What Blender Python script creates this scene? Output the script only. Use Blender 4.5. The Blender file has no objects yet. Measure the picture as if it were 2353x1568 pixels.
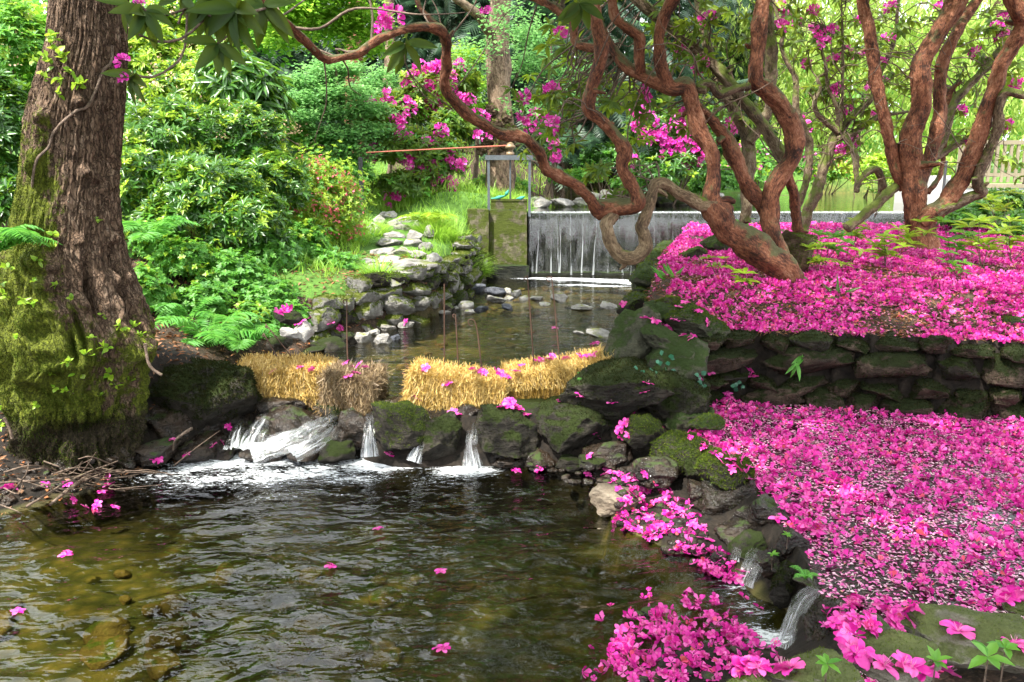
import bpy, math, random
import numpy as np
from mathutils import Vector

rng = np.random.default_rng(11)
random.seed(5)
S = bpy.context.scene

# ------------------------------------------------------------------ camera, sky, sun, exposure
PITCH = 11.7
CAM = np.array([0.0, 0.0, 2.2])
cd = bpy.data.cameras.new("camera"); cam = bpy.data.objects.new("camera", cd)
S.collection.objects.link(cam); S.camera = cam
cam.location = CAM; cam.rotation_euler = (math.radians(90 - PITCH), 0, 0)
cd.sensor_width = 36; cd.lens = 28.12; cd.clip_start = 0.05; cd.clip_end = 1000
SUN_EL, SUN_AZ = 58.0, -138.0         # azimuth from +Y towards +X, degrees: high on the left, between bright clouds
W = bpy.data.worlds.new("World"); S.world = W; W.use_nodes = True
wn = W.node_tree; bg = wn.nodes["Background"]
sky = wn.nodes.new("ShaderNodeTexSky"); sky.sky_type = 'NISHITA'; sky.sun_disc = False
sky.sun_elevation = math.radians(SUN_EL); sky.sun_rotation = math.radians(SUN_AZ)
sky.dust_density = 6.0; sky.air_density = .8; sky.ozone_density = 1.0
# a bright, nearly closed cloud cover over that sky
tcw = wn.nodes.new("ShaderNodeTexCoord"); cn = wn.nodes.new("ShaderNodeTexNoise"); cn.inputs['Scale'].default_value = 2.6; cn.inputs['Detail'].default_value = 5; wn.links.new(tcw.outputs[0], cn.inputs['Vector'])
cr_ = wn.nodes.new("ShaderNodeMapRange"); cr_.inputs[1].default_value = .30; cr_.inputs[2].default_value = .52; cr_.inputs[3].default_value = .45; cr_.inputs[4].default_value = 1.0; wn.links.new(cn.outputs[0], cr_.inputs[0])
cm = wn.nodes.new("ShaderNodeMix"); cm.data_type = 'RGBA'; wn.links.new(cr_.outputs[0], cm.inputs[0]); wn.links.new(sky.outputs[0], cm.inputs[6]); cm.inputs[7].default_value = (6.2, 6.4, 6.6, 1)
wn.links.new(cm.outputs[2], bg.inputs[0]); bg.inputs[1].default_value = 0.15
sl = bpy.data.lights.new("sun", 'SUN'); so = bpy.data.objects.new("sun", sl); S.collection.objects.link(so)
sl.energy = 3.3; sl.angle = math.radians(1.5); sl.color = (1, .95, .86)
_e, _a = math.radians(SUN_EL), math.radians(SUN_AZ)
sd = Vector((math.sin(_a) * math.cos(_e), math.cos(_a) * math.cos(_e), math.sin(_e)))
so.rotation_euler = sd.to_track_quat('Z', 'Y').to_euler()
S.view_settings.view_transform = 'Standard'; S.view_settings.look = 'None'
S.view_settings.exposure = 2.15; S.view_settings.gamma = 1.0
S.cycles.max_bounces = 7; S.cycles.transparent_max_bounces = 24
S.cycles.diffuse_bounces = 4; S.cycles.glossy_bounces = 3; S.cycles.transmission_bounces = 4
S.cycles.sample_clamp_indirect = 6.0; S.cycles.caustics_reflective = False; S.cycles.caustics_refractive = False
S.cycles.use_denoising = True

# ------------------------------------------------------------------ photograph to place (2353 x 1568 reading of the picture)
FP = 1838.0
_s, _c = math.sin(math.radians(PITCH)), math.cos(math.radians(PITCH))
def ray(u, v):
    x = (u - 1176.5) / FP; y = -(v - 784) / FP
    return np.array([x, _c + y * _s, -_s + y * _c])
def atY(u, v, Y):
    d = ray(u, v); return CAM + d * (Y / d[1])
def onz(u, v, z):
    d = ray(u, v); return CAM + d * ((z - CAM[2]) / d[2])
def depth(p):
    return (p[1]) * _c - (p[2] - CAM[2]) * _s
def project(P):
    P = np.asarray(P, float); r = P - CAM
    d = r[:, 1] * _c - r[:, 2] * _s; up = r[:, 1] * _s + r[:, 2] * _c
    return 1176.5 + r[:, 0] / d * FP, 784 - up / d * FP, d

# ------------------------------------------------------------------ noise
_pr = np.random.default_rng(3)
_perm = np.tile(_pr.permutation(256), 3)
_grad = _pr.normal(size=(256, 3)); _grad /= np.linalg.norm(_grad, axis=1)[:, None]
def perlin(P):
    P = np.asarray(P, float); i = np.floor(P).astype(int); f = P - i; i &= 255
    w = f * f * f * (f * (f * 6 - 15) + 10); out = np.zeros(len(P))
    for dx in (0, 1):
        wx = w[:, 0] if dx else 1 - w[:, 0]
        for dy in (0, 1):
            wy = w[:, 1] if dy else 1 - w[:, 1]
            for dz in (0, 1):
                wz = w[:, 2] if dz else 1 - w[:, 2]
                h = _perm[_perm[_perm[i[:, 0] + dx] + i[:, 1] + dy] + i[:, 2] + dz]
                out += wx * wy * wz * np.einsum('ij,ij->i', _grad[h], f - (dx, dy, dz))
    return out * 1.6
def fbm(P, o=3, g=.5):
    P = np.asarray(P, float); a = 1; r = np.zeros(len(P)); k = 0
    for _ in range(o):
        r += a * perlin(P + k * 17.3); P = P * 2.03; a *= g; k += 1
    return r
def nrm(v):
    return v / np.maximum(np.linalg.norm(v, axis=-1, keepdims=True), 1e-9)
def sm(a, b, x):
    t = np.clip((x - a) / (b - a), 0, 1); return t * t * (3 - 2 * t)
def U(lo, hi, n=None): return rng.uniform(lo, hi, n)

# ------------------------------------------------------------------ mesh building
class Geo:
    def __init__(s): s.V = []; s.T = []; s.Q = []; s.mt = []; s.mq = []; s.n = 0; s.at = {}
    def add(s, V, F, m=0, **at):
        V = np.asarray(V, float).reshape(-1, 3); F = np.asarray(F, int)
        for k in set(s.at) | set(at):
            if k not in s.at: s.at[k] = [np.zeros((s.n,) + np.asarray(at[k]).shape[1:])]
            s.at[k].append(np.asarray(at[k], float) if k in at else np.zeros((len(V),) + s.at[k][0].shape[1:]))
        s.V.append(V)
        if F.shape[1] == 3: s.T.append(F + s.n); s.mt.append(np.full(len(F), m))
        else: s.Q.append(F + s.n); s.mq.append(np.full(len(F), m))
        s.n += len(V)
        return s
    def build(s, name, mats, parent=None, smooth=True, label=None, loc=None):
        V = np.concatenate(s.V); me = bpy.data.meshes.new(name)
        if loc is not None: V = V - np.asarray(loc)
        T = np.concatenate(s.T) if s.T else np.zeros((0, 3), int); Q = np.concatenate(s.Q) if s.Q else np.zeros((0, 4), int)
        me.vertices.add(len(V)); me.vertices.foreach_set('co', V.astype(np.float32).ravel())
        loops = np.concatenate([T.ravel(), Q.ravel()]).astype(np.int32)
        me.loops.add(len(loops)); me.loops.foreach_set('vertex_index', loops)
        n = len(T) + len(Q); st = np.concatenate([np.arange(len(T)) * 3, len(T) * 3 + np.arange(len(Q)) * 4]).astype(np.int32)
        me.polygons.add(n); me.polygons.foreach_set('loop_start', st)
        mi = np.concatenate(([np.concatenate(s.mt)] if s.mt else []) + ([np.concatenate(s.mq)] if s.mq else [])).astype(np.int32)
        if not isinstance(mats, (list, tuple)): mats = [mats]
        for m in mats: me.materials.append(m)
        me.polygons.foreach_set('material_index', mi)
        me.polygons.foreach_set('use_smooth', np.full(n, bool(smooth)))
        for k, L in s.at.items():
            A = np.concatenate(L).astype(np.float32)
            a = me.attributes.new(k, 'FLOAT' if A.ndim == 1 else 'FLOAT_VECTOR', 'POINT')
            a.data.foreach_set('value' if A.ndim == 1 else 'vector', A.ravel())
        me.update(calc_edges=True); me.validate()
        o = bpy.data.objects.new(name, me); S.collection.objects.link(o)
        if loc is not None: o.location = tuple(float(q) for q in loc)
        if parent is not None:
            o.parent = parent
            o.matrix_parent_inverse = parent.matrix_basis.inverted()
        if label: o['label'] = label
        return o
def tag(o, label=None, cat=None, group=None, kind=None):
    if label: o['label'] = label
    if cat: o['category'] = cat
    if group: o['group'] = group
    if kind: o['kind'] = kind
    return o
def thing(name, loc, label, cat, group=None):
    o = bpy.data.objects.new(name, None); S.collection.objects.link(o); o.empty_display_size = .1
    o.location = tuple(float(q) for q in loc)
    return tag(o, label, cat, group)
def dup(o, parent=None):
    c = o.copy(); S.collection.objects.link(c)
    if parent is not None: c.parent = parent
    for ch in list(o.children): dup(ch, c)
    return c

# templates: x across, y along, z up (unit length, unit width)
def tmpl_leaf(n=3, droop=.12, fold=.1, pw=.75, tip=.9):
    V = [(0, 0, 0)]; 
    ys = np.linspace(0, 1, n + 2)[1:-1]
    for y in ys:
        w = .5 * math.sin(math.pi * y ** pw) ** .8
        V += [(-w, y, fold * w - droop * y * y), (0, y, -droop * y * y), (w, y, fold * w - droop * y * y)]
    V.append((0, 1, -droop)); F = [(0, 2, 1), (0, 3, 2)]
    for i in range(n - 1):
        a = 1 + i * 3; b = a + 3
        F += [(a, a + 1, b + 1), (a, b + 1, b), (a + 1, a + 2, b + 2), (a + 1, b + 2, b + 1)]
    a = 1 + (n - 1) * 3; e = len(V) - 1; F += [(a, a + 1, e), (a + 1, a + 2, e)]
    return np.array(V), np.array(F)
LEAF1 = tmpl_leaf(1, .1, .25, .9); LEAF2 = tmpl_leaf(2, .16, .2, .85); LEAF4 = tmpl_leaf(4, .2, .22, .8)
ROUND = tmpl_leaf(2, .08, .2, .7)
BLADE = (np.array([(-.5, 0, 0), (.5, 0, 0), (.32, .55, -.06), (-.32, .55, -.06), (0, 1, -.3)]), np.array([(0, 1, 2), (0, 2, 3), (3, 2, 4)]))
BLADE2 = (np.array([(-.5, 0, 0), (.5, 0, 0), (.42, .35, .0), (-.42, .35, .0), (.3, .7, -.12), (-.3, .7, -.12), (0, 1, -.4)]), np.array([(0, 1, 2), (0, 2, 3), (3, 2, 4), (3, 4, 5), (5, 4, 6)]))
STRAW = (np.array([(-.5, 0, 0), (.5, 0, 0), (.5, 1, 0), (-.5, 1, 0), (0, 0, .012), (0, 1, .012)]), np.array([(0, 3, 2), (0, 2, 1), (0, 5, 3), (0, 4, 5), (1, 2, 5), (1, 5, 4)]))
def _frond():
    V, F = [], []
    for i in range(9):
        y = .1 + i * .1; l = .5 * math.sin(math.pi * min(1, y * .75 + .2)) ** .7
        for s_ in (-1, 1):
            k = len(V); V += [(0, y - .05, 0), (0, y + .05, 0), (s_ * l, y + .16, -.06 - .1 * y * y)]; F.append((k, k + 1, k + 2) if s_ < 0 else (k, k + 2, k + 1))
    return np.array(V), np.array(F)
FROND = _frond()
def tmpl_blossom(cup=.5, n=5, sd=1):
    r = np.random.default_rng(sd); V, F = [], []
    for j in range(n):
        o = len(V); V.append((0, 0, 0)); a = 2 * math.pi * j / n + r.uniform(-.12, .12); w = .52 * r.uniform(.85, 1.15); L = .5 * r.uniform(.85, 1.1); c = cup * r.uniform(.6, 1.3)
        k = len(V)
        for (rr, aa, hz) in ((.4, -w * .7, .55), (.4, w * .7, .55), (.82, -w, .9), (.85, 0, .78), (.82, w, .9), (1.0, -w * .4, .85 + r.uniform(-.2, .25)), (1.0, w * .45, .85 + r.uniform(-.25, .2))):
            V.append((L * rr * math.cos(a + aa), L * rr * math.sin(a + aa), L * c * hz * rr + .03 * r.uniform(-1, 1)))
        F += [(o, k, k + 1), (k, k + 2, k + 3), (k, k + 3, k + 1), (k + 1, k + 3, k + 4), (k + 2, k + 5, k + 3), (k + 3, k + 5, k + 6), (k + 3, k + 6, k + 4)]
    return np.array(V), np.array(F)
BLOOMS = [tmpl_blossom(c, 5, i) for i, c in enumerate((.25, .5, .8, 1.3, .1))]
def tmpl_lowbloom(cup, sd):
    r = np.random.default_rng(sd); V, F = [], []
    for j in range(5):
        a = 2 * math.pi * j / 5 + r.uniform(-.2, .2); o = len(V); V.append((0, 0, 0)); k = len(V); rs = r.uniform(.75, 1.15)
        for aa, rr in ((-.5, .42), (0, .52), (.5, .42)):
            V.append((rs * rr * math.cos(a + aa), rs * rr * math.sin(a + aa), cup * r.uniform(.0, .6)))
        F += [(o, k, k + 1), (o, k + 1, k + 2)]
    return np.array(V), np.array(F)
LOWB = [tmpl_lowbloom(c, i) for i, c in enumerate((.3, .6, 1.0, .1))]

def inst(G, T, O, D, N, L, Wd, m=0, **at):
    O = np.asarray(O, float); n = len(O)
    if n == 0: return G
    D = nrm(np.asarray(D, float)); N = nrm(N - D * np.einsum('ij,ij->i', N, D)[:, None]); X = np.cross(D, N)
    L = np.broadcast_to(L, n); Wd = np.broadcast_to(Wd, n); Tv, Tf = T; k = len(Tv)
    V = O[:, None] + (Tv[None, :, 0] * Wd[:, None])[..., None] * X[:, None] + (Tv[None, :, 1] * L[:, None])[..., None] * D[:, None] + (Tv[None, :, 2] * L[:, None])[..., None] * N[:, None]
    F = Tf[None] + (np.arange(n) * k)[:, None, None]
    a2 = {q: np.repeat(np.broadcast_to(w, n), k) for q, w in at.items()}
    return G.add(V.reshape(-1, 3), F.reshape(-1, Tf.shape[1]), m, **a2)
def perp(A):
    h = np.where(np.abs(A[:, 2:3]) < .9, np.array([[0, 0, 1.]]), np.array([[1., 0, 0]]))
    P = nrm(np.cross(A, h)); return P, np.cross(A, P)
def whorl(C, A, k, lo, hi):
    C = np.repeat(C, k, 0); A = nrm(np.repeat(A, k, 0)); n = len(C)
    az = np.tile(np.arange(k) * 2 * math.pi / k, n // k) + U(-.35, .35, n) + np.repeat(U(0, 6.3, n // k), k)
    e = U(lo, hi, n); P1, P2 = perp(A)
    R = np.cos(az)[:, None] * P1 + np.sin(az)[:, None] * P2
    D = np.cos(e)[:, None] * A + np.sin(e)[:, None] * R
    N = np.sin(e)[:, None] * A - np.cos(e)[:, None] * R
    return C, D, N
def rdir(n):
    return nrm(rng.normal(size=(n, 3)))
def shell(lobes, n, rmin=.75, up=-.35, front=True):
    """points in the outer part of a set of ellipsoid clumps, with the outward direction"""
    L = np.array(lobes, float); w = (L[:, 3] * L[:, 4] * L[:, 5]) ** (2 / 3); out, dirs = [], []
    i = rng.choice(len(L), size=n * 3, p=w / w.sum()); d = rdir(n * 3); ok = d[:, 2] > up
    i, d = i[ok], d[ok]; r = U(rmin, 1.0, len(d)) * (1 + .36 * perlin(d * 2.6 + i[:, None] * 3.7))
    P = L[i, :3] + d * L[i, 3:6] * r[:, None]
    keep = np.ones(len(P), bool)
    for j in range(len(L)):
        q = np.linalg.norm((P - L[j, :3]) / L[j, 3:6], axis=1); keep &= ~((q < .68) & (i != j))
    P, d, i = P[keep][:n], d[keep][:n], i[keep][:n]
    return P, nrm(d / L[i, 3:6])

def spline(pts, step):
    """Catmull-Rom through rows (x, y, z, r ...) resampled at about the given step"""
    P = np.asarray(pts, float); P = np.vstack([2 * P[0] - P[1], P, 2 * P[-1] - P[-2]]); out = []
    for i in range(1, len(P) - 2):
        n = max(2, int(np.linalg.norm(P[i + 1, :3] - P[i, :3]) / step)); t = np.linspace(0, 1, n, endpoint=False)[:, None]
        a, b, c, d = P[i - 1], P[i], P[i + 1], P[i + 2]
        out.append(.5 * ((2 * b) + (c - a) * t + (2 * a - 5 * b + 4 * c - d) * t ** 2 + (3 * b - a - 3 * c + d) * t ** 3))
    out.append(P[-2:-1]); return np.vstack(out)
def tube(G, pts, segs=14, step=.05, bark=.0, m=0, gnarl=0., seed=0, raw=False):
    """a limb along points with radii; bark ridges run along it; attribute 'bk' carries (around, along) for the bark shader"""
    Q = np.asarray(pts, float) if raw else spline(pts, step); P, R = Q[:, :3], np.maximum(Q[:, 3], .001); n = len(P)
    T = nrm(np.gradient(P, axis=0)); nv = np.cross(T[0], (0.3, .2, 1)); nv /= np.linalg.norm(nv); fr = []
    for i in range(n):
        nv = nv - T[i] * nv.dot(T[i]); nv /= np.linalg.norm(nv) + 1e-9; fr.append(nv.copy())
    fr = np.array(fr); br = np.cross(T, fr); a = np.linspace(0, 2 * math.pi, segs, endpoint=False)
    ln = np.concatenate([[0], np.cumsum(np.linalg.norm(np.diff(P, axis=0), axis=1))])
    ca, sa = np.cos(a)[None, :], np.sin(a)[None, :]
    rr = R[:, None] * np.ones((1, segs))
    bk = np.stack([ca * R[:, None], sa * R[:, None], np.repeat(ln[:, None], segs, 1) * .42 + seed * 3.1], -1)
    if bark or gnarl:
        q = np.stack([ca * np.ones((n, 1)) * 2.2, sa * np.ones((n, 1)) * 2.2, np.repeat(ln[:, None] / R.mean() * .16, segs, 1) + seed * 5.3], -1).reshape(-1, 3)
        rr = rr * (1 + bark * (1 - 2 * np.abs(perlin(q))).reshape(n, segs) - bark * .4)
        q2 = np.stack([ca * np.ones((n, 1)) * .8, sa * np.ones((n, 1)) * .8, np.repeat(ln[:, None] / R.mean() * .35, segs, 1) + seed * 9.1], -1).reshape(-1, 3)
        rr = rr * (1 + gnarl * perlin(q2).reshape(n, segs))
        if segs >= 12: q3 = np.stack([ca * np.ones((n, 1)) * 1.7, sa * np.ones((n, 1)) * 1.7, np.repeat(ln[:, None] / R.mean() * .9, segs, 1) + seed * 4.7], -1).reshape(-1, 3); rr = rr * (1 + .10 * fbm(q3, 3, .6).reshape(n, segs))
    V = P[:, None] + rr[..., None] * (ca[..., None] * fr[:, None] + sa[..., None] * br[:, None])
    i = np.arange(n - 1)[:, None] * segs; j = np.arange(segs)[None]; j2 = (j + 1) % segs
    F = np.stack([i + j, i + j2, i + segs + j2, i + segs + j], -1).reshape(-1, 4)
    k0 = G.n; G.add(V.reshape(-1, 3), F, m, bk=bk.reshape(-1, 3))
    for e, q in ((0, P[0] - T[0] * R[0] * .4), (n - 1, P[-1] + T[-1] * R[-1] * .4)):
        c = np.vstack([V[e], q[None]]); f = np.array([(x, (x + 1) % segs, segs) if e else ((x + 1) % segs, x, segs) for x in range(segs)])
        G.add(c, f, m, bk=np.vstack([bk[e], bk[e][:1]]))
    return P, R
_ico = {}
def ico(sub):
    if sub not in _ico:
        import bmesh
        b = bmesh.new(); bmesh.ops.create_icosphere(b, subdivisions=sub, radius=1)
        _ico[sub] = (np.array([v.co[:] for v in b.verts]), np.array([[v.index for v in f.verts] for f in b.faces])); b.free()
    return _ico[sub]
def rock_geo(G, c, size, rz=0, seed=0, sub=4, cuts=11, rough=.035, tilt=(0, 0), m=0, lo=.55, hi=.92, box=.8):
    V, F = ico(sub); r = np.random.default_rng(seed); V = np.sign(V) * np.abs(V) ** box
    for _ in range(cuts):
        n = r.normal(size=3); n /= np.linalg.norm(n); d = r.uniform(lo, hi); V = V - n * np.maximum(0, V @ n - d)[:, None]
    V = V / np.abs(V).max(0)
    nn = nrm(V); V = V + nn * (rough * fbm(V * 2.2 + seed * 7.1, 4, .6))[:, None] * 2
    V = V * (np.asarray(size, float) / 2)
    for ax, an in ((0, tilt[0]), (1, tilt[1]), (2, rz)):
        ca, sa = math.cos(an), math.sin(an); a, b = [(1, 2), (2, 0), (0, 1)][ax]
        V[:, [a, b]] = np.stack([V[:, a] * ca - V[:, b] * sa, V[:, a] * sa + V[:, b] * ca], 1)
    V = V + np.asarray(c)
    G.add(V, F, m); return V, F
def fuzz(G, V, F, n, L, seed=0, thr=.15, m=0, wd=.16, lim=None, droop=.5):
    """short moss shoots on the upward faces, in patches"""
    A, B, C = V[F[:, 0]], V[F[:, 1]], V[F[:, 2]]; cr = np.cross(B - A, C - A); ar = np.linalg.norm(cr, axis=1); nn = cr / np.maximum(ar, 1e-12)[:, None]
    ce = (A + B + C) / 3; w = ar * (nn[:, 2] + .5 * fbm(ce * 6 + seed, 3) > thr)
    if lim is not None: w = w * lim(ce)
    if w.sum() <= 0: return
    i = rng.choice(len(F), n, p=w / w.sum()); a, b = U(0, 1, n), U(0, 1, n); sw = a + b > 1; a[sw], b[sw] = 1 - a[sw], 1 - b[sw]
    P = A[i] + (B - A)[i] * a[:, None] + (C - A)[i] * b[:, None]
    D = nn[i] + rng.normal(size=(n, 3)) * .55 - np.array([0, 0, droop * .5]); N = rng.normal(size=(n, 3))
    l = U(.5, 1.3, n) * L
    inst(G, BLADE, P, D, N, l, l * wd * 2, m)
# ------------------------------------------------------------------ materials
class Mt:
    def __init__(s, name):
        s.m = bpy.data.materials.new(name); s.m.use_nodes = True; s.t = s.m.node_tree
        s.t.nodes.clear(); s.out = s.t.nodes.new("ShaderNodeOutputMaterial")
    def n(s, typ, **kw):
        x = s.t.nodes.new("ShaderNode" + typ)
        for k, v in kw.items():
            if k.startswith('i_'):
                q = k[2:]; q = int(q) if q.isdigit() else q.replace('_', ' '); s.set(x.inputs[q], v)
            else: setattr(x, k, v)
        return x
    def set(s, inp, v):
        if isinstance(v, bpy.types.NodeSocket): s.t.links.new(v, inp)
        elif isinstance(v, bpy.types.Node): s.t.links.new(v.outputs[0], inp)
        elif isinstance(v, (tuple, list)) and inp.type == 'RGBA' and len(v) == 3: inp.default_value = (*v, 1)
        else: inp.default_value = v
    def math(s, op, a, b=None, clamp=False):
        x = s.n("Math", operation=op); x.use_clamp = clamp; s.set(x.inputs[0], a)
        if b is not None: s.set(x.inputs[1], b)
        return x.outputs[0]
    def ramp(s, fac, stops):
        x = s.n("ValToRGB"); e = x.color_ramp.elements
        while len(e) < len(stops): e.new(.5)
        for q, (p, c) in zip(e, stops): q.position = p; q.color = (*c, 1) if len(c) == 3 else c
        s.set(x.inputs[0], fac); return x.outputs[0]
    def step(s, fac, a, b):
        x = s.n("MapRange"); x.interpolation_type = 'SMOOTHSTEP'; s.set(x.inputs[0], fac); x.inputs[1].default_value = a; x.inputs[2].default_value = b; return x.outputs[0]
    def mix(s, f, a, b, typ='RGBA', blend='MIX'):
        x = s.n("Mix", data_type=typ); x.blend_type = blend
        s.set(x.inputs[0], f); ia, ib = (6, 7) if typ == 'RGBA' else (2, 3); s.set(x.inputs[ia], a); s.set(x.inputs[ib], b)
        return x.outputs[2 if typ == 'RGBA' else 0]
    def co(s, scale=(1, 1, 1), rot=(0, 0, 0), attr=None, kind=3):
        c = s.n("Attribute", attribute_name=attr).outputs[1] if attr else s.n("NewGeometry").outputs[0] if kind == 0 else s.n("TexCoord").outputs[kind]
        mp = s.n("Mapping"); s.set(mp.inputs[0], c); mp.inputs[2].default_value = rot; mp.inputs[3].default_value = scale; return mp.outputs[0]
    def noise(s, co, scale, det=4, rough=.55, dist=0, out=0):
        x = s.n("TexNoise"); s.set(x.inputs['Vector'], co); x.inputs['Scale'].default_value = scale; x.inputs['Detail'].default_value = det
        x.inputs['Roughness'].default_value = rough; x.inputs['Distortion'].default_value = dist; return x.outputs[out]
    def vor(s, co, scale, feat='F1', out=0):
        x = s.n("TexVoronoi", feature=feat); s.set(x.inputs['Vector'], co); x.inputs['Scale'].default_value = scale; return x.outputs[out]
    def bump(s, h, strength=.5, dist=.02, nrm_=None):
        x = s.n("Bump"); s.set(x.inputs['Height'], h); x.inputs['Strength'].default_value = strength; x.inputs['Distance'].default_value = dist
        if nrm_ is not None: s.set(x.inputs['Normal'], nrm_)
        return x.outputs[0]
    def bsdf(s, col, rough=.6, normal=None, spec=.5, **kw):
        x = s.n("BsdfPrincipled"); s.set(x.inputs['Base Color'], col); s.set(x.inputs['Roughness'], rough); s.set(x.inputs['Specular IOR Level'], spec)
        if normal is not None: s.set(x.inputs['Normal'], normal)
        for k, v in kw.items(): s.set(x.inputs[k.replace('_', ' ')], v)
        return x.outputs[0]
    def end(s, sh):
        s.t.links.new(sh, s.out.inputs[0]); return s.m
    def mixsh(s, f, a, b):
        x = s.n("MixShader"); s.set(x.inputs[0], f); s.set(x.inputs[1], a); s.set(x.inputs[2], b); return x.outputs[0]

def leafmat(name, cols, trans, tw=.4, rough=.4, spec=.5):
    """leaves that differ one from the next; part of the light passes through them"""
    M = Mt(name); g = M.n("NewGeometry"); rnd = g.outputs['Random Per Island']
    c = M.ramp(rnd, [(i / max(1, len(cols) - 1), q) for i, q in enumerate(cols)])
    v = M.math('ADD', M.math('MULTIPLY', M.noise(M.co((1, 1, 1), kind=0), 1.7, 2), .7), .65)
    hs = M.n("HueSaturation"); M.set(hs.inputs['Value'], v); M.set(hs.inputs['Color'], c)
    p = M.bsdf(hs.outputs[0], rough, spec=spec)
    t = M.n("BsdfTranslucent"); tc = M.mix(.5, hs.outputs[0], trans); M.set(t.inputs[0], tc)
    return M.end(M.mixsh(tw, p, t.outputs[0]))
def petalmat(name, cols, tw=.22):
    M = Mt(name); rnd = M.n("NewGeometry").outputs['Random Per Island']
    c = M.ramp(rnd, cols); v = M.noise(M.co(kind=0), 60, 2)
    hs = M.n("HueSaturation"); M.set(hs.inputs['Value'], M.math('ADD', M.math('MULTIPLY', v, .5), .75)); M.set(hs.inputs['Color'], c)
    p = M.bsdf(hs.outputs[0], .45, spec=.35); t = M.n("BsdfTranslucent"); M.set(t.inputs[0], hs.outputs[0])
    return M.end(M.mixsh(tw, p, t.outputs[0]))
PINKS = [(0, (.42, .006, .18)), (.28, (.58, .012, .28)), (.55, (.68, .035, .36)), (.82, (.76, .15, .46)), (.92, (.62, .03, .24)), (.97, (.72, .10, .16)), (1, (.36, .06, .05))]
M_petal = petalmat("magenta_petal", PINKS)
M_bloom = petalmat("fresh_bloom", [(0, (.60, .012, .33)), (.5, (.72, .05, .45)), (1, (.80, .18, .55))])
M_azalea = petalmat("coral_bloom", [(0, (.75, .05, .12)), (.5, (.85, .14, .22)), (1, (.9, .3, .4))])
M_pale = petalmat("cream_bloom", [(0, (.62, .42, .26)), (.5, (.75, .55, .38)), (1, (.6, .3, .2))])
M_rhodo = leafmat("rhododendron_leaf", [(.045, .10, .016), (.065, .14, .02), (.11, .18, .02)], (.38, .46, .03), .45, .45, .3)
M_glossy = leafmat("pieris_leaf", [(.022, .085, .014), (.042, .135, .016), (.065, .18, .018)], (.28, .5, .04), .3, .33)
M_lime = leafmat("young_leaf", [(.22, .36, .02), (.32, .46, .03), (.15, .33, .02)], (.45, .6, .06), .45, .4)
M_herb = leafmat("herb_leaf", [(.06, .22, .025), (.09, .28, .03), (.13, .32, .03)], (.28, .55, .05), .45, .5)
M_mint = leafmat("pale_beech_leaf", [(.10, .27, .08), (.14, .33, .09), (.20, .38, .09)], (.3, .6, .2), .45, .5)
M_beech = leafmat("bright_beech_leaf", [(.14, .34, .03), (.2, .42, .04), (.28, .48, .05)], (.5, .75, .08), .5, .5)
M_conif = leafmat("conifer_needles", [(.010, .035, .016), (.018, .052, .022), (.03, .075, .03)], (.05, .13, .05), .2, .5)
M_willow = leafmat("willow_leaf", [(.18, .32, .05), (.34, .48, .09), (.46, .56, .14)], (.7, .85, .25), .55, .5)
M_fern = leafmat("fern_leaf", [(.06, .25, .03), (.09, .30, .04), (.13, .34, .05)], (.25, .6, .08), .45, .5)
M_grass = leafmat("grass_blade", [(.16, .34, .03), (.22, .42, .04), (.32, .48, .07)], (.45, .7, .08), .45, .5)
M_ivy = leafmat("ivy_leaf", [(.02, .10, .06), (.03, .14, .08)], (.1, .3, .12), .25, .35)
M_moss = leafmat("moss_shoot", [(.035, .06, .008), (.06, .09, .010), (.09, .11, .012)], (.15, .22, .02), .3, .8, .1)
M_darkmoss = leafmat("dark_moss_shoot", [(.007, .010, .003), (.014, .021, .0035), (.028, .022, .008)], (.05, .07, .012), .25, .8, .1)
M_litter = leafmat("dead_leaf", [(.10, .045, .022), (.16, .08, .04), (.24, .14, .08), (.32, .10, .03)], (.2, .1, .04), .15, .7, .2)

def barkmat(name, cols, moss=.0, mossc=(.09, .13, .012), sc=1., bumpd=.012, rough=.75, mtop=.45):
    M = Mt(name); c = M.co((1, 1, 1), attr='bk')
    n1 = M.noise(c, 46 * sc, 7, .7, .9); n2 = M.noise(c, 9 * sc, 4, .6); n3 = M.vor(c, 60 * sc)
    h = M.math('ADD', n1, M.math('MULTIPLY', n3, .35))
    n4 = M.noise(M.co(kind=0), 3.5, 3, .6)
    base = M.ramp(M.math('ADD', M.math('MULTIPLY', n1, .55), M.math('ADD', M.math('MULTIPLY', n2, .3), M.math('MULTIPLY', n4, .25))), [(.45, cols[0]), (.525, cols[1]), (.585, cols[2]), (.67, cols[3])])
    o = M.co(kind=0); nz = M.n("SeparateXYZ"); M.set(nz.inputs[0], M.n("NewGeometry").outputs['Normal'])
    ms = M.math('ADD', M.math('MULTIPLY', nz.outputs[2], mtop), M.math('ADD', M.math('MULTIPLY', M.noise(o, 5.5, 5, .65), 1.3), moss - .95))
    col = M.mix(M.step(ms, .0, .25), base, M.mix(M.noise(o, 40, 3), tuple(q * .6 for q in mossc), tuple(q * 1.3 for q in mossc)))
    return M.end(M.bsdf(col, rough, M.bump(h, .8, bumpd), .3))
M_rbark = barkmat("red_peeling_bark", [(.020, .008, .005), (.10, .036, .018), (.195, .074, .036), (.30, .155, .098)], .20, (.085, .085, .035), bumpd=.022)
M_rbark2 = barkmat("grey_mossy_bark", [(.025, .018, .010), (.09, .06, .036), (.16, .12, .075), (.24, .20, .14)], .28, (.085, .11, .014), bumpd=.025)
M_gbark = barkmat("furrowed_grey_bark", [(.03, .02, .015), (.13, .085, .055), (.22, .155, .105), (.30, .23, .17)], -.1, sc=.6, bumpd=.03)
M_twig = barkmat("twig_bark", [(.05, .035, .025), (.10, .07, .05), (.17, .12, .09), (.22, .17, .13)], -.2, sc=2.)

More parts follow.
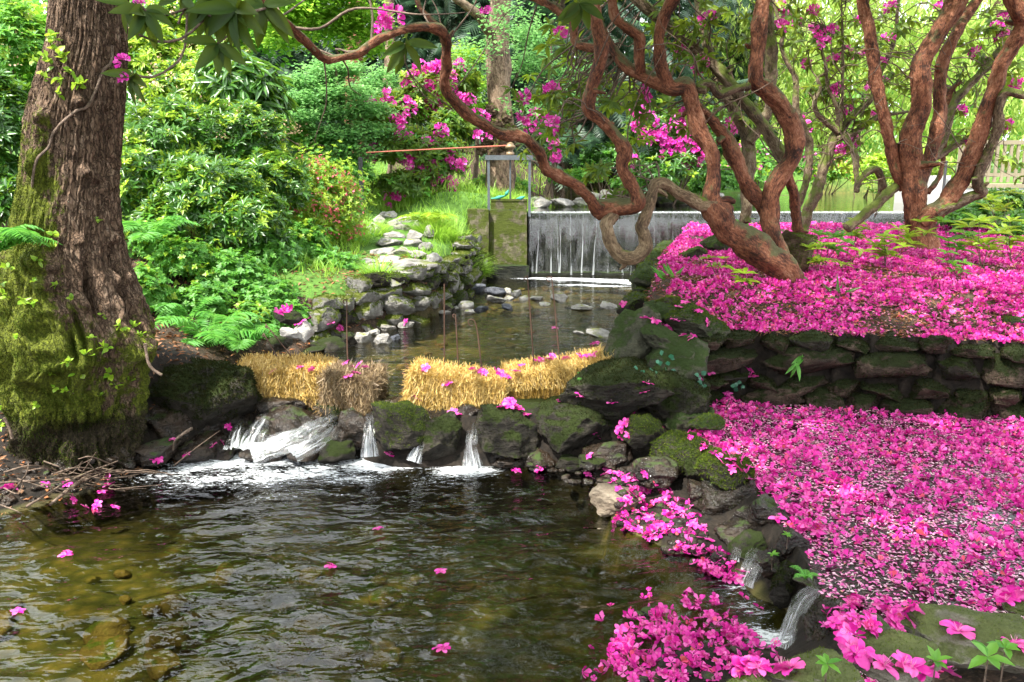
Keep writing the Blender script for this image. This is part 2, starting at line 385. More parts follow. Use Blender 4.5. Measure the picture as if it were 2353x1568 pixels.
def rockmat(name, cols, moss=.0, mossc=(.06, .09, .01), rough=.75, wet=0., bumpd=.02, sc=1.):
    M = Mt(name); o = M.co(kind=0); n1 = M.noise(o, 9 * sc, 7, .62, .3); n2 = M.noise(o, 2.3 * sc, 3); n3 = M.noise(o, 55 * sc, 4, .7)
    st = M.noise(M.co((3, 3, 14), (.5, .3, 0), kind=0), 3 * sc, 4, .6)
    base = M.ramp(M.math('ADD', M.math('MULTIPLY', n1, .7), M.math('MULTIPLY', n2, .35)), [(.28, cols[0]), (.5, cols[1]), (.68, cols[2])])
    base = M.mix(M.math('MULTIPLY', M.step(n3, .55, .75), .35), base, tuple(min(1, q * 1.8) for q in cols[2]))
    nz = M.n("SeparateXYZ"); M.set(nz.inputs[0], M.n("NewGeometry").outputs['Normal'])
    ms = M.math('ADD', M.math('MULTIPLY', nz.outputs[2], .42), M.math('ADD', M.math('MULTIPLY', M.noise(o, 6 * sc, 6, .65), 1.5), moss - 1.0))
    mk = M.step(ms, .0, .2); col = M.mix(mk, base, M.mix(M.noise(o, 70, 3), tuple(q * .55 for q in mossc), tuple(q * 1.35 for q in mossc)))
    h = M.math('ADD', M.math('MULTIPLY', n1, 1.), M.math('ADD', M.math('MULTIPLY', n3, .35), M.math('MULTIPLY', st, .6)))
    rg = M.mix(mk, rough, .95, 'FLOAT') if not wet else M.mix(mk, M.ramp(n1, [(.4, (wet,) * 3), (.65, (rough,) * 3)]), .9, 'FLOAT')
    return M.end(M.bsdf(col, rg, M.bump(h, 1., bumpd * 1.5), .38 if wet else .2))
M_rock = rockmat("mossy_dark_rock", [(.005, .0045, .004), (.015, .013, .010), (.042, .036, .028)], .14, (.016, .024, .004))
M_wet = rockmat("wet_black_rock", [(.004, .0035, .003), (.014, .010, .007), (.040, .025, .015)], -.12, (.03, .05, .008), .5, .08)
M_green = rockmat("green_slate_rock", [(.010, .011, .008), (.036, .037, .024), (.085, .083, .055)], .2, (.022, .038, .008), .7, 0, .03)
M_olive = rockmat("olive_flat_rock", [(.055, .052, .04), (.12, .112, .085), (.21, .195, .155)], .20, (.07, .082, .028), .8)
M_stone = rockmat("pale_grey_stone", [(.08, .075, .068), (.21, .20, .185), (.36, .35, .33)], -.14, (.16, .18, .05), .7)
M_slate = rockmat("grey_wall_stone", [(.045, .042, .038), (.14, .135, .125), (.29, .28, .26)], .14, (.07, .085, .014), .8)
M_brown = rockmat("brown_wall_stone", [(.010, .007, .005), (.032, .022, .016), (.085, .060, .044)], .2, (.013, .019, .004), .75, 0, .03)
M_bed = rockmat("stream_bed_stone", [(.07, .05, .02), (.16, .11, .04), (.26, .19, .08)], -.1, (.08, .11, .02), .6)
M_tan = rockmat("smooth_brown_boulder", [(.13, .10, .075), (.21, .165, .12), (.29, .24, .18)], -.3, rough=.6)
M_slateblue = rockmat("blue_black_slate", [(.02, .022, .028), (.05, .055, .07), (.12, .125, .14)], -.35, rough=.45)

def groundmat():
    M = Mt("earth_and_litter"); o = M.co(kind=0); n1 = M.noise(o, 14, 7, .7); n2 = M.noise(o, 1.3, 3); v = M.noise(M.co((1, 1.6, 1), kind=0), 60, 3, .6)
    soil = M.ramp(n1, [(.35, (.010, .007, .005)), (.5, (.030, .020, .013)), (.68, (.085, .055, .038))])
    soil = M.mix(M.math("MULTIPLY", M.step(v, .5, .7), .5), soil, (.20, .12, .075))
    gr = M.ramp(n1, [(.3, (.03, .08, .012)), (.7, (.10, .20, .03))])
    a = M.n("Attribute", attribute_name='green'); f = M.step(M.math('ADD', a.outputs[2], M.math('MULTIPLY', M.math('SUBTRACT', n2, .5), .8)), .35, .65)
    b = M.n("Attribute", attribute_name='bed'); bn = M.noise(o, 5, 6, .65); vv = M.vor(M.co((1, 1.3, 1), kind=0), 9)
    bed = M.ramp(M.math('ADD', M.math('MULTIPLY', bn, .7), M.math('MULTIPLY', vv, .35)), [(.28, (.20, .15, .05)), (.45, (.11, .095, .028)), (.6, (.055, .058, .016)), (.8, (.02, .026, .008))])
    wt = M.n("Attribute", attribute_name='wet').outputs[2]; soil = M.mix(wt, soil, M.ramp(n1, [(.35, (.004, .003, .002)), (.6, (.018, .013, .009)), (.75, (.05, .035, .025))]))
    col = M.mix(b.outputs[2], M.mix(f, soil, gr), bed)
    return M.end(M.bsdf(col, .85, M.bump(M.math('ADD', n1, M.math('MULTIPLY', vv, .5)), .8, .03), .25))
M_ground = groundmat()

def watermat(name, tint, waves, foamy=True, strength=1., dist=.02, film=0.):
    """a clear surface: what lies below shows through, tinted, and the sky and trees mirror in the ripples"""
    M = Mt(name); h = None
    for (sx, sy, rot, scale, amp, det) in waves:
        c = M.co((sx, sy, 1), (0, 0, rot), kind=0); q = M.math('MULTIPLY', M.noise(c, scale, det, .5, .8), amp); h = q if h is None else M.math('ADD', h, q)
    nb = M.bump(h, strength, dist)
    g = M.n("BsdfGlossy"); g.inputs['Roughness'].default_value = .015; M.set(g.inputs['Normal'], nb); g.inputs[0].default_value = (1, 1, 1, 1)
    t = M.n("BsdfTransparent"); t.inputs[0].default_value = (*tint, 1)
    f = M.n("Fresnel"); f.inputs[0].default_value = 1.38; M.set(f.inputs['Normal'], nb)
    sh = M.mixsh(f.outputs[0], t.outputs[0], g.outputs[0])
    if film:
        fn = M.noise(M.co((1, 1, 1), kind=0), 3, 5, .6)
        d = M.bsdf(M.ramp(fn, [(.35, (.55, .18, .35)), (.65, (.75, .5, .62))]), .3)
        sh = M.mixsh(M.math('MULTIPLY', M.step(fn, .38, .62), film), sh, d)
    if foamy:
        a = M.n("Attribute", attribute_name='foam'); c = M.co((1, 2.6, 1), (0, 0, -.3), kind=0)
        fo = M.noise(c, 13, 7, .68, 1.6); fo2 = M.noise(c, 55, 4, .6, .6)
        k = M.math('ADD', M.math('MULTIPLY', fo, .75), M.math('MULTIPLY', fo2, .25))
        lo_ = M.math('ADD', .55, M.math('MULTIPLY', M.noise(c, 3.2, 3, .6), .9)); av = M.math('MULTIPLY', a.outputs[2], lo_)
        fm = M.step(M.math('ADD', k, M.math('MULTIPLY', M.math('SUBTRACT', av, 1.), .27)), .41, .58)
        fm = M.math('MULTIPLY', fm, M.math('MULTIPLY', M.step(a.outputs[2], .06, .4), .9))
        d = M.bsdf((.80, .84, .88), .6, M.bump(k, .6, .03), .3)
        sh = M.mixsh(fm, sh, d)
    return M.end(sh)
M_pool = watermat("clear_brown_water", (.60, .60, .38), [(1, 2.0, -.5, 3.6, 1., 1.5), (1, 1.8, -.25, 9, .28, 2), (1, 1.4, .3, 1.3, 1.4, 0)], True, .9, .036)
M_mid = watermat("shallow_stream_water", (.74, .70, .55), [(.55, 3.2, .05, 4.0, 1., 3), (.6, 2.6, -.1, 11, .35, 2)], True, .55, .03)
M_pondw = watermat("petal_pond_water", (.45, .35, .27), [(1, 2.6, .2, 9, 1., 3), (1, 1.5, -.3, 26, .4, 2)], False, .6, .02, .0)
M_upper = watermat("still_pond_water", (.35, .38, .25), [(.5, 2.2, 0, 4, 1., 2)], False, .25, .02)

def fallmat(name, sx, dens, op=.9, sy=1.6, col=(.85, .9, .95), gl=.012):
    """falling water: white threads with clear gaps, along the flow"""
    M = Mt(name); a = M.n("Attribute", attribute_name='fl'); mp = M.n("Mapping"); M.set(mp.inputs[0], a.outputs[1]); mp.inputs[3].default_value = (sx, sy, 1)
    n1 = M.noise(mp.outputs[0], 1., 5, .65, .4); sp = M.n("SeparateXYZ"); M.set(sp.inputs[0], a.outputs[1])
    k = M.step(M.math('ADD', n1, M.math('MULTIPLY', sp.outputs[2], .5)), .62 - dens, .92 - dens)
    nb = M.bump(n1, .7, .02); t = M.n("BsdfTransparent"); t.inputs[0].default_value = (.93, .95, .95, 1)
    g = M.n("BsdfGlossy"); g.inputs['Roughness'].default_value = .08; M.set(g.inputs['Normal'], nb)
    clear = M.mixsh(.12, t.outputs[0], g.outputs[0]); d = M.bsdf(col, .4, nb, .5); tr = M.n("BsdfTranslucent"); M.set(tr.inputs[0], col)
    return M.end(M.mixsh(M.math('MULTIPLY', k, op), clear, M.mixsh(.4, d, tr.outputs[0])))
M_fall = fallmat("falling_water", 16, .08, .78)
M_veil = fallmat("thin_water_veil", 34, .06, .07, .9, (.30, .38, .34), .0)
M_thread = fallmat("water_thread", 40, .10, .8, 5, (.85, .9, .95), .002)

def plain(name, col, rough=.6, metal=0., nz=.25, sc=20, bumpd=.004, stretch=(1, 1, 1)):
    M = Mt(name); n = M.noise(M.co(stretch), sc, 5, .65); n2 = M.noise(M.co(), sc * .18, 3)
    c = M.ramp(M.math('ADD', M.math('MULTIPLY', n, .6), M.math('MULTIPLY', n2, .4)), [(.3, tuple(q * (1 - nz) for q in col)), (.7, tuple(min(1, q * (1 + nz)) for q in col))])
    return M.end(M.bsdf(c, rough, M.bump(n, .5, bumpd), .5, Metallic=metal))
M_steel = plain("galvanised_steel", (.10, .115, .13), .5, .4, .3)
M_rust = plain("rusty_iron", (.055, .026, .015), .8, .3, .5, 60)
M_iron = plain("dark_iron", (.05, .05, .055), .6, .4, .3)
M_redpole = plain("red_brown_pole", (.32, .085, .05), .5, 0, .3)
M_wood = plain("weathered_wood", (.20, .165, .11), .75, 0, .25, 8, .006, (6, 6, .6))
M_brass = plain("tan_gearbox", (.16, .11, .06), .5, .2, .3)
M_pale_c = plain("pale_concrete", (.40, .40, .38), .8, 0, .12)
M_net = plain("green_netting", (.02, .22, .16), .7)
M_conc = rockmat("mossy_concrete", [(.03, .028, .018), (.085, .076, .048), (.18, .16, .11)], .40, (.055, .07, .012), .8, 0, .01)
M_weir = rockmat("wet_weir_wall", [(.004, .005, .004), (.012, .014, .011), (.03, .032, .022)], .12, (.02, .034, .008), .75, 0, .02)
def strawmat(name, cols):
    M = Mt(name); rnd = M.n("NewGeometry").outputs['Random Per Island']
    c = M.ramp(rnd, [(i / (len(cols) - 1), q) for i, q in enumerate(cols)]); return M.end(M.bsdf(c, .5, spec=.4))
M_straw = strawmat("golden_straw", [(.24, .14, .025), (.40, .25, .05), (.52, .35, .09), (.60, .45, .18), (.30, .18, .035)])
M_straw2 = strawmat("grey_brown_straw", [(.05, .03, .016), (.14, .09, .045), (.25, .175, .09), (.34, .26, .15)])
M_strawcore = plain("straw_core", (.16, .09, .02), .9, 0, .5, 30)

M_root = barkmat("wet_root_bark", [(.012, .010, .009), (.035, .028, .024), (.07, .06, .05), (.13, .11, .09)], -.05)

M_near = leafmat("backlit_olive_leaf", [(.022, .055, .010), (.035, .075, .012), (.055, .085, .014)], (.22, .28, .02), .40, .5, .2)  # darker copy of the rhododendron leaf, backlit shade put into the colour
M_burr = rockmat("burr_bark", [(.03, .02, .013), (.09, .06, .04), (.18, .13, .09)], .12, (.07, .085, .012), .85, 0, .03)
M_straw3 = strawmat("wet_straw", [(.09, .055, .02), (.20, .12, .04), (.30, .19, .07), (.14, .09, .03)])
M_tanbark = barkmat("pale_tan_bark", [(.04, .025, .014), (.12, .08, .045), (.21, .15, .088), (.31, .24, .155)], .0, bumpd=.022)
M_stamen = plain("pale_stamen_thread", (.75, .35, .5), .5, 0, .1)
# ------------------------------------------------------------------ the lie of the land
Z_MID, Z_POND, Z_PINK = .45, 1.56, .25
YL = [-4, 0, 3, 4.9, 5.7, 6.2, 7, 8.1, 9.2, 10.2, 12, 13.8, 14.4, 14.7, 18, 24, 29, 31]
XL = [-5.6, -5.0, -4.3, -3.4, -2.8, -2.5, -2.4, -2.15, -1.5, -1.0, -.75, -.6, -.35, .3, .6, 1.2, 3, 9]
YR = [-4, 2.4, 2.9, 3.35, 3.55, 3.8, 4.1, 4.6, 5.2, 5.7, 6.2, 7, 8.1, 10.9, 13.2, 14.4, 14.6, 15, 20, 29, 31]
XR = [.3, .38, .42, .55, 1.15, 1.3, 1.2, .76, .55, .6, .8, 1.0, 1.14, 1.7, 2.45, 2.7, 9, 9, 13, 13, 10]
YD = [2.6, 3.2, 3.63, 4.35, 4.9, 6.0, 6.7, 7.2]; XD = [1.3, 1.38, 1.47, 1.53, 1.42, 1.18, 1.2, 1.3]
YB = [0, 4, 5.5, 6.5, 7.6, 8.2, 9, 10.5, 12, 13, 14.3, 14.7, 30]; HB = [.1, .1, .12, .3, .2, .3, .55, .6, .62, .72, 1.05, .12, .2]
def yw(x): return np.interp(x, [1.2, 1.85, 4.2, 6.5, 12, 20], [7.0, 6.95, 6.35, 5.85, 5.0, 4.6])
def yedge(x): return np.interp(x, [-9, .35, .5, .95, 1.25, 3, 9], [1.0, 1.15, 1.5, 1.74, 1.95, 2.1, 2.2])
def H(x, y):
    x = np.asarray(x, float); y = np.asarray(y, float)
    xl = np.interp(y, YL, XL) + .06 * np.sin(y * 5.1); xr = np.interp(y, YR, XR) + .05 * np.sin(y * 6.3)
    wl = np.interp(y, [5.9, 6.4, 14.4, 14.6], [0, Z_MID, Z_MID, Z_POND])
    bed = np.interp(y, [4.6, 5.6, 6.1, 6.5, 7.1, 14.42, 14.6, 29, 31], [-.22, -.3, .32, .36, .2, .24, 1.2, 1.3, 1.7])
    bed = np.interp(y - .42 * sm(-.9, -1.5, x), [4.6, 5.6, 6.1, 6.5, 7.1, 14.02], [-.22, -.3, .32, .36, .2, .24]) * (y < 13) + bed * (y >= 13)
    dl = xl - x; dr = x - xr
    slope = np.interp(y, [0, 5, 8, 9.5, 12, 16], [.25, .28, .30, .2, .18, .10]); dd = np.clip(dl - .35, 0, 9)
    back = 1.45 * sm(17, 26, y) * sm(9, 4, x)
    left = wl + np.interp(y, YB, HB) * sm(-.05, .38, dl) + slope * dd * np.exp(-dd * .06) + back
    wp = np.exp(-((x - np.interp(y, [9.6, 11.2, 12.25, 14, 15.5], [-1.6, -1.65, -1.8, -2.1, -2.3])) / .6) ** 2) * sm(9.2, 9.8, y) * sm(16.4, 15.2, y)
    left = left * (1 - wp) + (np.interp(y, [9.4, 9.9, 11.2, 12.25, 13.9, 14.3, 16], [1.0, 1.04, 1.14, 1.27, 1.41, 1.5, 1.6])) * wp
    s_ = y - yw(x)
    isl = .86 + .26 * sm(0, 1.5, s_) + .12 * sm(1.4, 4, s_) + .12 * sm(4, 8, s_)
    isl = np.where(y > 14.2, np.where(dr > 0, 1.7 + .06 * np.clip(y - 15, 0, 9), bed), bed + (isl - bed) * sm(-.05, .5, dr))
    isl = np.where((y > 14.2) & (y < 14.6), np.minimum(isl, bed + 0 * x), isl)
    div = np.interp(y, YD, XD)
    marg = np.interp(np.clip((x - xr) / np.maximum(div - xr, .05), 0, 1), [0, .15, .8, 1], [-.04, .05, .12, .27])
    marg -= .3 * np.exp(-(((x - 1.22) / .22) ** 2 + ((y - 3.62) / .22) ** 2))
    low = np.where(x < xr, np.minimum(bed, -.04 - .25 * sm(0, .5, -dr)), np.where(x < div, marg, .27 - .15 * sm(0, .25, x - div)))
    right = np.where(s_ > 0, isl, np.maximum(low, np.where(y > 5.7, np.where(x > div, .12, bed), -9)))
    z = np.where(dl > -.05, left, np.where(dr > 0, right, bed))
    z = np.where((dl < -.05) & (dr <= 0) & (s_ < 0) & (y < 5.7), bed, z)
    front = .93 * sm(.45, 0, y - yedge(x)) + .02 * np.sin(x * 9)
    z = np.where(y < yedge(x) + .6, np.maximum(z, front), z)
    far = sm(40, 110, np.hypot(x, y)); z = z * (1 - far) + 4.5 * far
    return z
def Hp(x, y):
    P = np.stack([np.asarray(x, float), np.asarray(y, float), np.zeros(np.shape(x))], -1)
    return H(x, y) + .02 * fbm(P * 4, 3)
def build_ground():
    xs = np.unique(np.concatenate([np.linspace(-90, -12, 27), np.arange(-12, -5, .25), np.arange(-5, 6, .065), np.arange(6, 14, .25), np.linspace(14, 90, 27)]))
    ys = np.unique(np.concatenate([np.linspace(-40, -1, 14), np.arange(-1, .8, .3), np.arange(.8, 15, .065), np.arange(15, 34, .25), np.linspace(34, 160, 30)]))
    X, Y = np.meshgrid(xs, ys); nx, ny = len(xs), len(ys); x, y = X.ravel(), Y.ravel(); z = Hp(x, y)
    i = np.arange(ny - 1)[:, None] * nx; j = np.arange(nx - 1)[None]
    F = np.stack([i + j, i + j + 1, i + nx + j + 1, i + nx + j], -1).reshape(-1, 4)
    wl = np.interp(y, [5.9, 6.4, 14.4, 14.6], [0, Z_MID, Z_MID, Z_POND])
    bed = (((z < wl - .01) & ((y > 6.6) | (y < 5.5))) | ((y < 5.5) & (z < .02))).astype(float)
    xl = np.interp(y, YL, XL); grn = np.where((x < xl - .15) & (y > 8.6), 1., np.where(y > 14.6, 1., 0.))
    grn = np.where((y > 17.5) & (x < 4.2) & (x > -3), .0, grn)
    bed = bed * np.where((x > np.interp(y, YD, XD) - .1) & (y < yw(x) + .4) & (y < 7.2), 0., 1.)
    bed = bed * np.where(y < 5.95, sm(5.6, 4.6, y), 1.)
    wet = np.maximum(((y > 2.6) & (y < 6.75) & (x < 2.0)).astype(float), ((y > 6) & (x > -.5) & (y < yw(x) + .3) & (x > np.interp(y, YR, XR))).astype(float))  # near-black soil at the dam, the left shore and behind the pond wall
    g = Geo(); g.add(np.stack([x, y, z], -1), F, 0, green=grn, bed=bed, wet=wet)
    tag(g.build("ground", M_ground), kind='structure')
build_ground()

def sheet(name, x0, x1, y0, y1, z, step, mat, keep=None, foam=None, rip=0.):
    xs = np.arange(x0, x1 + step, step); ys = np.arange(y0, y1 + step, step); X, Y = np.meshgrid(xs, ys); nx = len(xs); x, y = X.ravel(), Y.ravel()
    i = np.arange(len(ys) - 1)[:, None] * nx; j = np.arange(nx - 1)[None]
    F = np.stack([i + j, i + j + 1, i + nx + j + 1, i + nx + j], -1).reshape(-1, 4)
    P = np.stack([x, y, np.full(len(x), z)], -1)
    if keep is not None:
        k = keep(x, y)[F].all(1); F = F[k]
    if rip:
        c, s_ = math.cos(-.45), math.sin(-.45); q = np.stack([(x * c - y * s_) * 1.6, (x * s_ + y * c) * 4.6, np.zeros(len(x))], -1)
        P[:, 2] += rip * fbm(q, 3, .5)
    g = Geo()
    if foam is not None: g.add(P, F, 0, foam=foam(x, y))
    else: g.add(P, F, 0)
    return tag(g.build(name, mat), kind='structure')
def blobs(x, y, L):
    f = np.zeros(len(x))
    for (u, v, z, ru, rv, rot, a) in L:
        c = onz(u, v, z); t = depth(c) / FP; ca, sa = math.cos(rot), math.sin(rot); dx, dy = x - c[0], y - c[1]
        f = np.maximum(f, a * np.exp(-((dx * ca + dy * sa) / (ru * t)) ** 2 - ((-dx * sa + dy * ca) / (rv * t * 1.9)) ** 2))
    return f
POOL_FOAM = [(640, 1048, 0, 190, 42, .05, 1.45), (740, 1035, 0, 100, 34, .1, 1.4), (520, 1062, 0, 170, 44, .25, 1.25), (400, 1090, 0, 150, 40, .3, .85), (850, 1068, 0, 110, 34, 0, 1.4), (800, 1100, 0, 150, 34, 0, .85), (930, 1066, 0, 80, 28, 0, 1.25), (1065, 1082, 0, 100, 30, 0, 1.35), (1000, 1104, 0, 120, 30, 0, .75), (600, 1095, 0, 280, 50, .1, .95), (480, 1104, 0, 180, 46, .3, .82), (720, 1085, 0, 140, 42, .1, 1.05), (650, 1140, 0, 260, 40, .15, .55),
             (1730, 1400, 0, 70, 40, .6, .85), (1775, 1470, 0, 60, 50, .9, 1.3), (1690, 1345, 0, 80, 34, .3, .75), (560, 1030, 0, 80, 40, 0, 1.2), (1640, 1380, 0, 90, 50, .3, .45)]
sheet("near_pool_water", -7, 1.75, .9, 6.15, 0, .03, M_pool, lambda x, y: (x > np.interp(y, YL, XL) - .6) & (x < np.minimum(np.interp(y, YR, XR) + .55, np.interp(y, YD, XD))), lambda x, y: blobs(x, y, POOL_FOAM), .010)
MID_FOAM = [(u, v, .45, 80, 11, 0, a * 1.3) for u, v, a in ((1235, 640, .9), (1290, 641, 1.3), (1340, 643, 1.5), (1390, 645, 1.5), (1440, 648, 1.5), (1490, 652, 1.4), (1530, 655, 1.3), (1400, 658, .9), (1330, 655, .8), (1480, 664, .8), (1360, 668, .5))]
sheet("shallow_stream_water", -3.2, 3.6, 6.2, 14.5, Z_MID, .05, M_mid, lambda x, y: (y > 6.2 + .42 * sm(-.9, -1.5, x)) & (x > np.interp(y, YL, XL) - .3) & (x < np.interp(y, YR, XR) + .4), lambda x, y: blobs(x, y, MID_FOAM), .004)
sheet("petal_pond_water", 1.1, 7.5, 2.0, 7.0, Z_PINK, .06, M_pondw, lambda x, y: (x > np.interp(y, YD, XD) - .02) & (y < yw(x) + .12), None, .002)
sheet("upper_pond_water", -.2, 14.5, 14.42, 31, Z_POND, .25, M_upper, None, None, 0.)

# ------------------------------------------------------------------ the weir, its falls and the sluice
def slab(G, x0, x1, y0, y1, z0, z1, m=0, nx=1, nz=1, rough=0., bev=.0):
    """a box; with divisions it gets a worn, uneven face"""
    def face(o, a, b, na, nb):
        s_, t_ = np.meshgrid(np.linspace(0, 1, na + 1), np.linspace(0, 1, nb + 1)); P = np.asarray(o) + s_.ravel()[:, None] * np.asarray(a) + t_.ravel()[:, None] * np.asarray(b)
        if rough: P = P + (rough * fbm(P * 3.1, 4))[:, None] * np.array([.6, 1, .6])
        i = np.arange(nb)[:, None] * (na + 1); j = np.arange(na)[None]
        G.add(P, np.stack([i + j, i + j + 1, i + na + j + 2, i + na + j + 1], -1).reshape(-1, 4), m)
    dx, dy, dz = x1 - x0, y1 - y0, z1 - z0; ny = max(1, nx // 8)
    face((x0, y0, z0), (dx, 0, 0), (0, 0, dz), nx, nz); face((x1, y1, z0), (-dx, 0, 0), (0, 0, dz), nx, nz)
    face((x1, y0, z0), (0, dy, 0), (0, 0, dz), ny, nz); face((x0, y1, z0), (0, -dy, 0), (0, 0, dz), ny, nz)
    face((x0, y0, z1), (dx, 0, 0), (0, dy, 0), nx, ny); face((x0, y1, z0), (dx, 0, 0), (0, -dy, 0), nx, ny)
wr = thing("weir", (3.4, 14.4, .2), "dark wet weir wall across the stream with water running over its lip", "weir")
g = Geo(); slab(g, .29, 7.2, 14.42, 14.75, .1, 1.53, 0, 140, 28, .02); g.build("wall", M_weir, wr)
g = Geo(); slab(g, .2, 6.0, 14.2, 14.40, .1, .50, 0, 100, 4, .03); g.build("apron_ledge", M_weir, wr)
for x in (.52, 1.08, 1.86, 2.62, 3.5):
    g = Geo(); slab(g, x - .05, x + .05, 14.385, 14.43, .4, 1.50, 0, 2, 16, .012); g.build("rib", M_weir, wr)
def curtain(name, x0, x1, y, ztop, zbot, mat, out=.05, nx=40, parent=None, wob=0.):
    s_, t_ = np.meshgrid(np.linspace(0, 1, nx + 1), np.linspace(0, 1, 15)); s_, t_ = s_.ravel(), t_.ravel(); x = x0 + (x1 - x0) * s_
    P = np.stack([x + wob * np.sin(t_ * 9 + x * 3) * (t_), y - out * np.sqrt(t_) - .02 * perlin(np.stack([x * 9, t_ * 2, 0 * x], -1)), ztop + (zbot - ztop) * t_], -1)
    i = np.arange(14)[:, None] * (nx + 1); j = np.arange(nx)[None]; g = Geo()
    g.add(P, np.stack([i + j, i + j + 1, i + nx + j + 2, i + nx + j + 1], -1).reshape(-1, 4), 0, fl=np.stack([x * .9, t_ * .9, np.where(t_ < .05, .9, .08 * np.sin(x * 5))], -1))
    return g.build(name, mat, parent)
fl = thing("waterfall", (3, 14.3, .45), "thin white veil of water falling over the dark weir wall", "waterfall")
curtain("veil", .3, 7.1, 14.40, 1.575, .48, M_veil, .09, 200, fl)
g = Geo(); g.add(np.array([(.3, 14.385, 1.574), (7.1, 14.385, 1.574), (7.1, 14.50, 1.576), (.3, 14.50, 1.576), (.3, 14.365, 1.545), (7.1, 14.365, 1.545)]), np.array([(0, 1, 2, 3), (4, 5, 1, 0)]), 0, fl=np.array([(0, 0, .22), (60, 0, .22), (60, .3, .0), (0, .3, .0), (0, .6, .3), (60, .6, .3)], float)); g.build("lip_sheet", M_fall, fl)
for (u0, u1, w) in ((1218, 1224, 9), (1240, 1232, 6), (1266, 1266, 8), (1278, 1284, 7), (1372, 1362, 8), (1340, 1336, 7), (1400, 1396, 8), (1455, 1448, 5), (1484, 1480, 5), (1548, 1538, 4), (1502, 1504, 8), (1310, 1312, 8), (1290, 1286, 6), (1420, 1430, 7), (1596, 1590, 5)):
    a, b = atY(u0, 495, 14.3), atY(u1, 634, 14.25); z0 = 1.56 if w < 10 else 1.05; hw = w * 14.4 / FP / 4
    P = []; A = []
    for k in range(12):
        t = k / 11; x = a[0] + (b[0] - a[0]) * t; ww = hw * (.4 + .7 * t)
        for q in (-1, 1): P.append((x + q * ww, 14.33 - .13 * math.sqrt(t), z0 + (.46 - z0) * t)); A.append((q * .06 + u0 * .37, t * .6, -.25 + .55 * t + .18 * math.sin(u0)))
    g = Geo(); g.add(np.array(P), np.array([(2 * k, 2 * k + 1, 2 * k + 3, 2 * k + 2) for k in range(11)]), 0, fl=np.array(A, float)); g.build("stream_thread", M_thread, fl)

pr = thing("sluice_pier", (-.2, 14.2, .4), "mossy concrete pier left of the weir carrying the sluice frame", "pier")
g = Geo(); slab(g, -.40, .26, 14.10, 14.9, .1, 1.60, 0, 24, 40, .012); g.build("pier_block", M_conc, pr)
g = Geo(); slab(g, -.78, -.405, 14.0, 15.0, .1, 1.62, 0, 14, 40, .02); g.build("wing_wall", M_conc, pr)
g = Geo(); slab(g, -.6, .3, 13.86, 14.09, .1, .66, 0, 24, 6, .03); g.build("plinth", M_weir, pr)
sg = thing("sluice_gate", (-.06, 14.2, 1.62), "grey steel sluice frame with screw rod and gate plate on the concrete pier", "sluice gate")
for x in (-.405, .305):
    g = Geo(); slab(g, x - .022, x + .022, 14.12, 14.13, 1.5, 2.50); slab(g, x - .022, x - .014, 14.13, 14.20, 1.5, 2.50); slab(g, x + .014, x + .022, 14.13, 14.20, 1.5, 2.50); g.build("post", M_steel, sg, False)
g = Geo(); slab(g, -.46, .36, 14.10, 14.115, 2.46, 2.54); slab(g, -.46, .36, 14.115, 14.24, 2.532, 2.54); slab(g, -.46, .36, 14.115, 14.24, 2.46, 2.468); slab(g, -.44, .34, 14.245, 14.26, 2.46, 2.54); g.build("top_beam", M_steel, sg, False)
g = Geo(); tube(g, [(-.03, 14.18, 1.6, .016), (-.03, 14.18, 2.6, .016)], 10, .2); g.build("screw_rod", M_steel, sg)
g = Geo(); slab(g, -.37, .27, 14.13, 14.16, 1.62, 1.80, 0, 12, 4, .004); slab(g, -.37, .27, 14.118, 14.13, 1.76, 1.80); g.build("gate_plate", M_conc, sg)
g = Geo(); tube(g, [(-.03, 14.18, 2.55, .07), (-.03, 14.18, 2.59, .07), (-.03, 14.18, 2.60, .04), (-.03, 14.18, 2.65, .04), (-.03, 14.18, 2.655, .09), (-.03, 14.18, 2.70, .09), (-.03, 14.18, 2.71, .06), (-.03, 14.18, 2.74, .06)], 18, raw=True); g.build("gear_head", M_brass, sg)
g = Geo()
for i, (x0, z0, x1, z1) in enumerate(((-.36, 1.80, -.10, 1.86), (-.12, 1.86, -.06, 1.95), (.08, 1.80, .22, 1.84))):
    tube(g, [(x0, 14.15, z0, .012), ((x0 + x1) / 2, 14.13, (z0 + z1) / 2 - .01, .03), (x1, 14.15, z1, .01)], 7, .05, gnarl=.5, seed=i)
tag(g.build("torn_net", M_net), "torn green netting caught on top of the sluice gate plate", "netting")
a, b = atY(842, 351, 13.7), np.array([-.10, 14.16, 2.70])
g = Geo(); tube(g, [(*a, .011), (*(a * .5 + b * .5), .012), (*b, .014)], 10, .3); tag(g.build("capstan_pole", M_redpole), "long red-brown pole running level from the sluice gear to the post", "pole")
a = atY(828, 366, 13.75); zb = float(H(a[0], a[1]))
g = Geo(); tube(g, [(a[0], a[1], zb - .1, .042), (a[0], a[1], a[2] + .02, .042)], 4, .4, raw=False); tag(g.build("post", M_iron), "short dark square post at the free end of the red pole", "post")

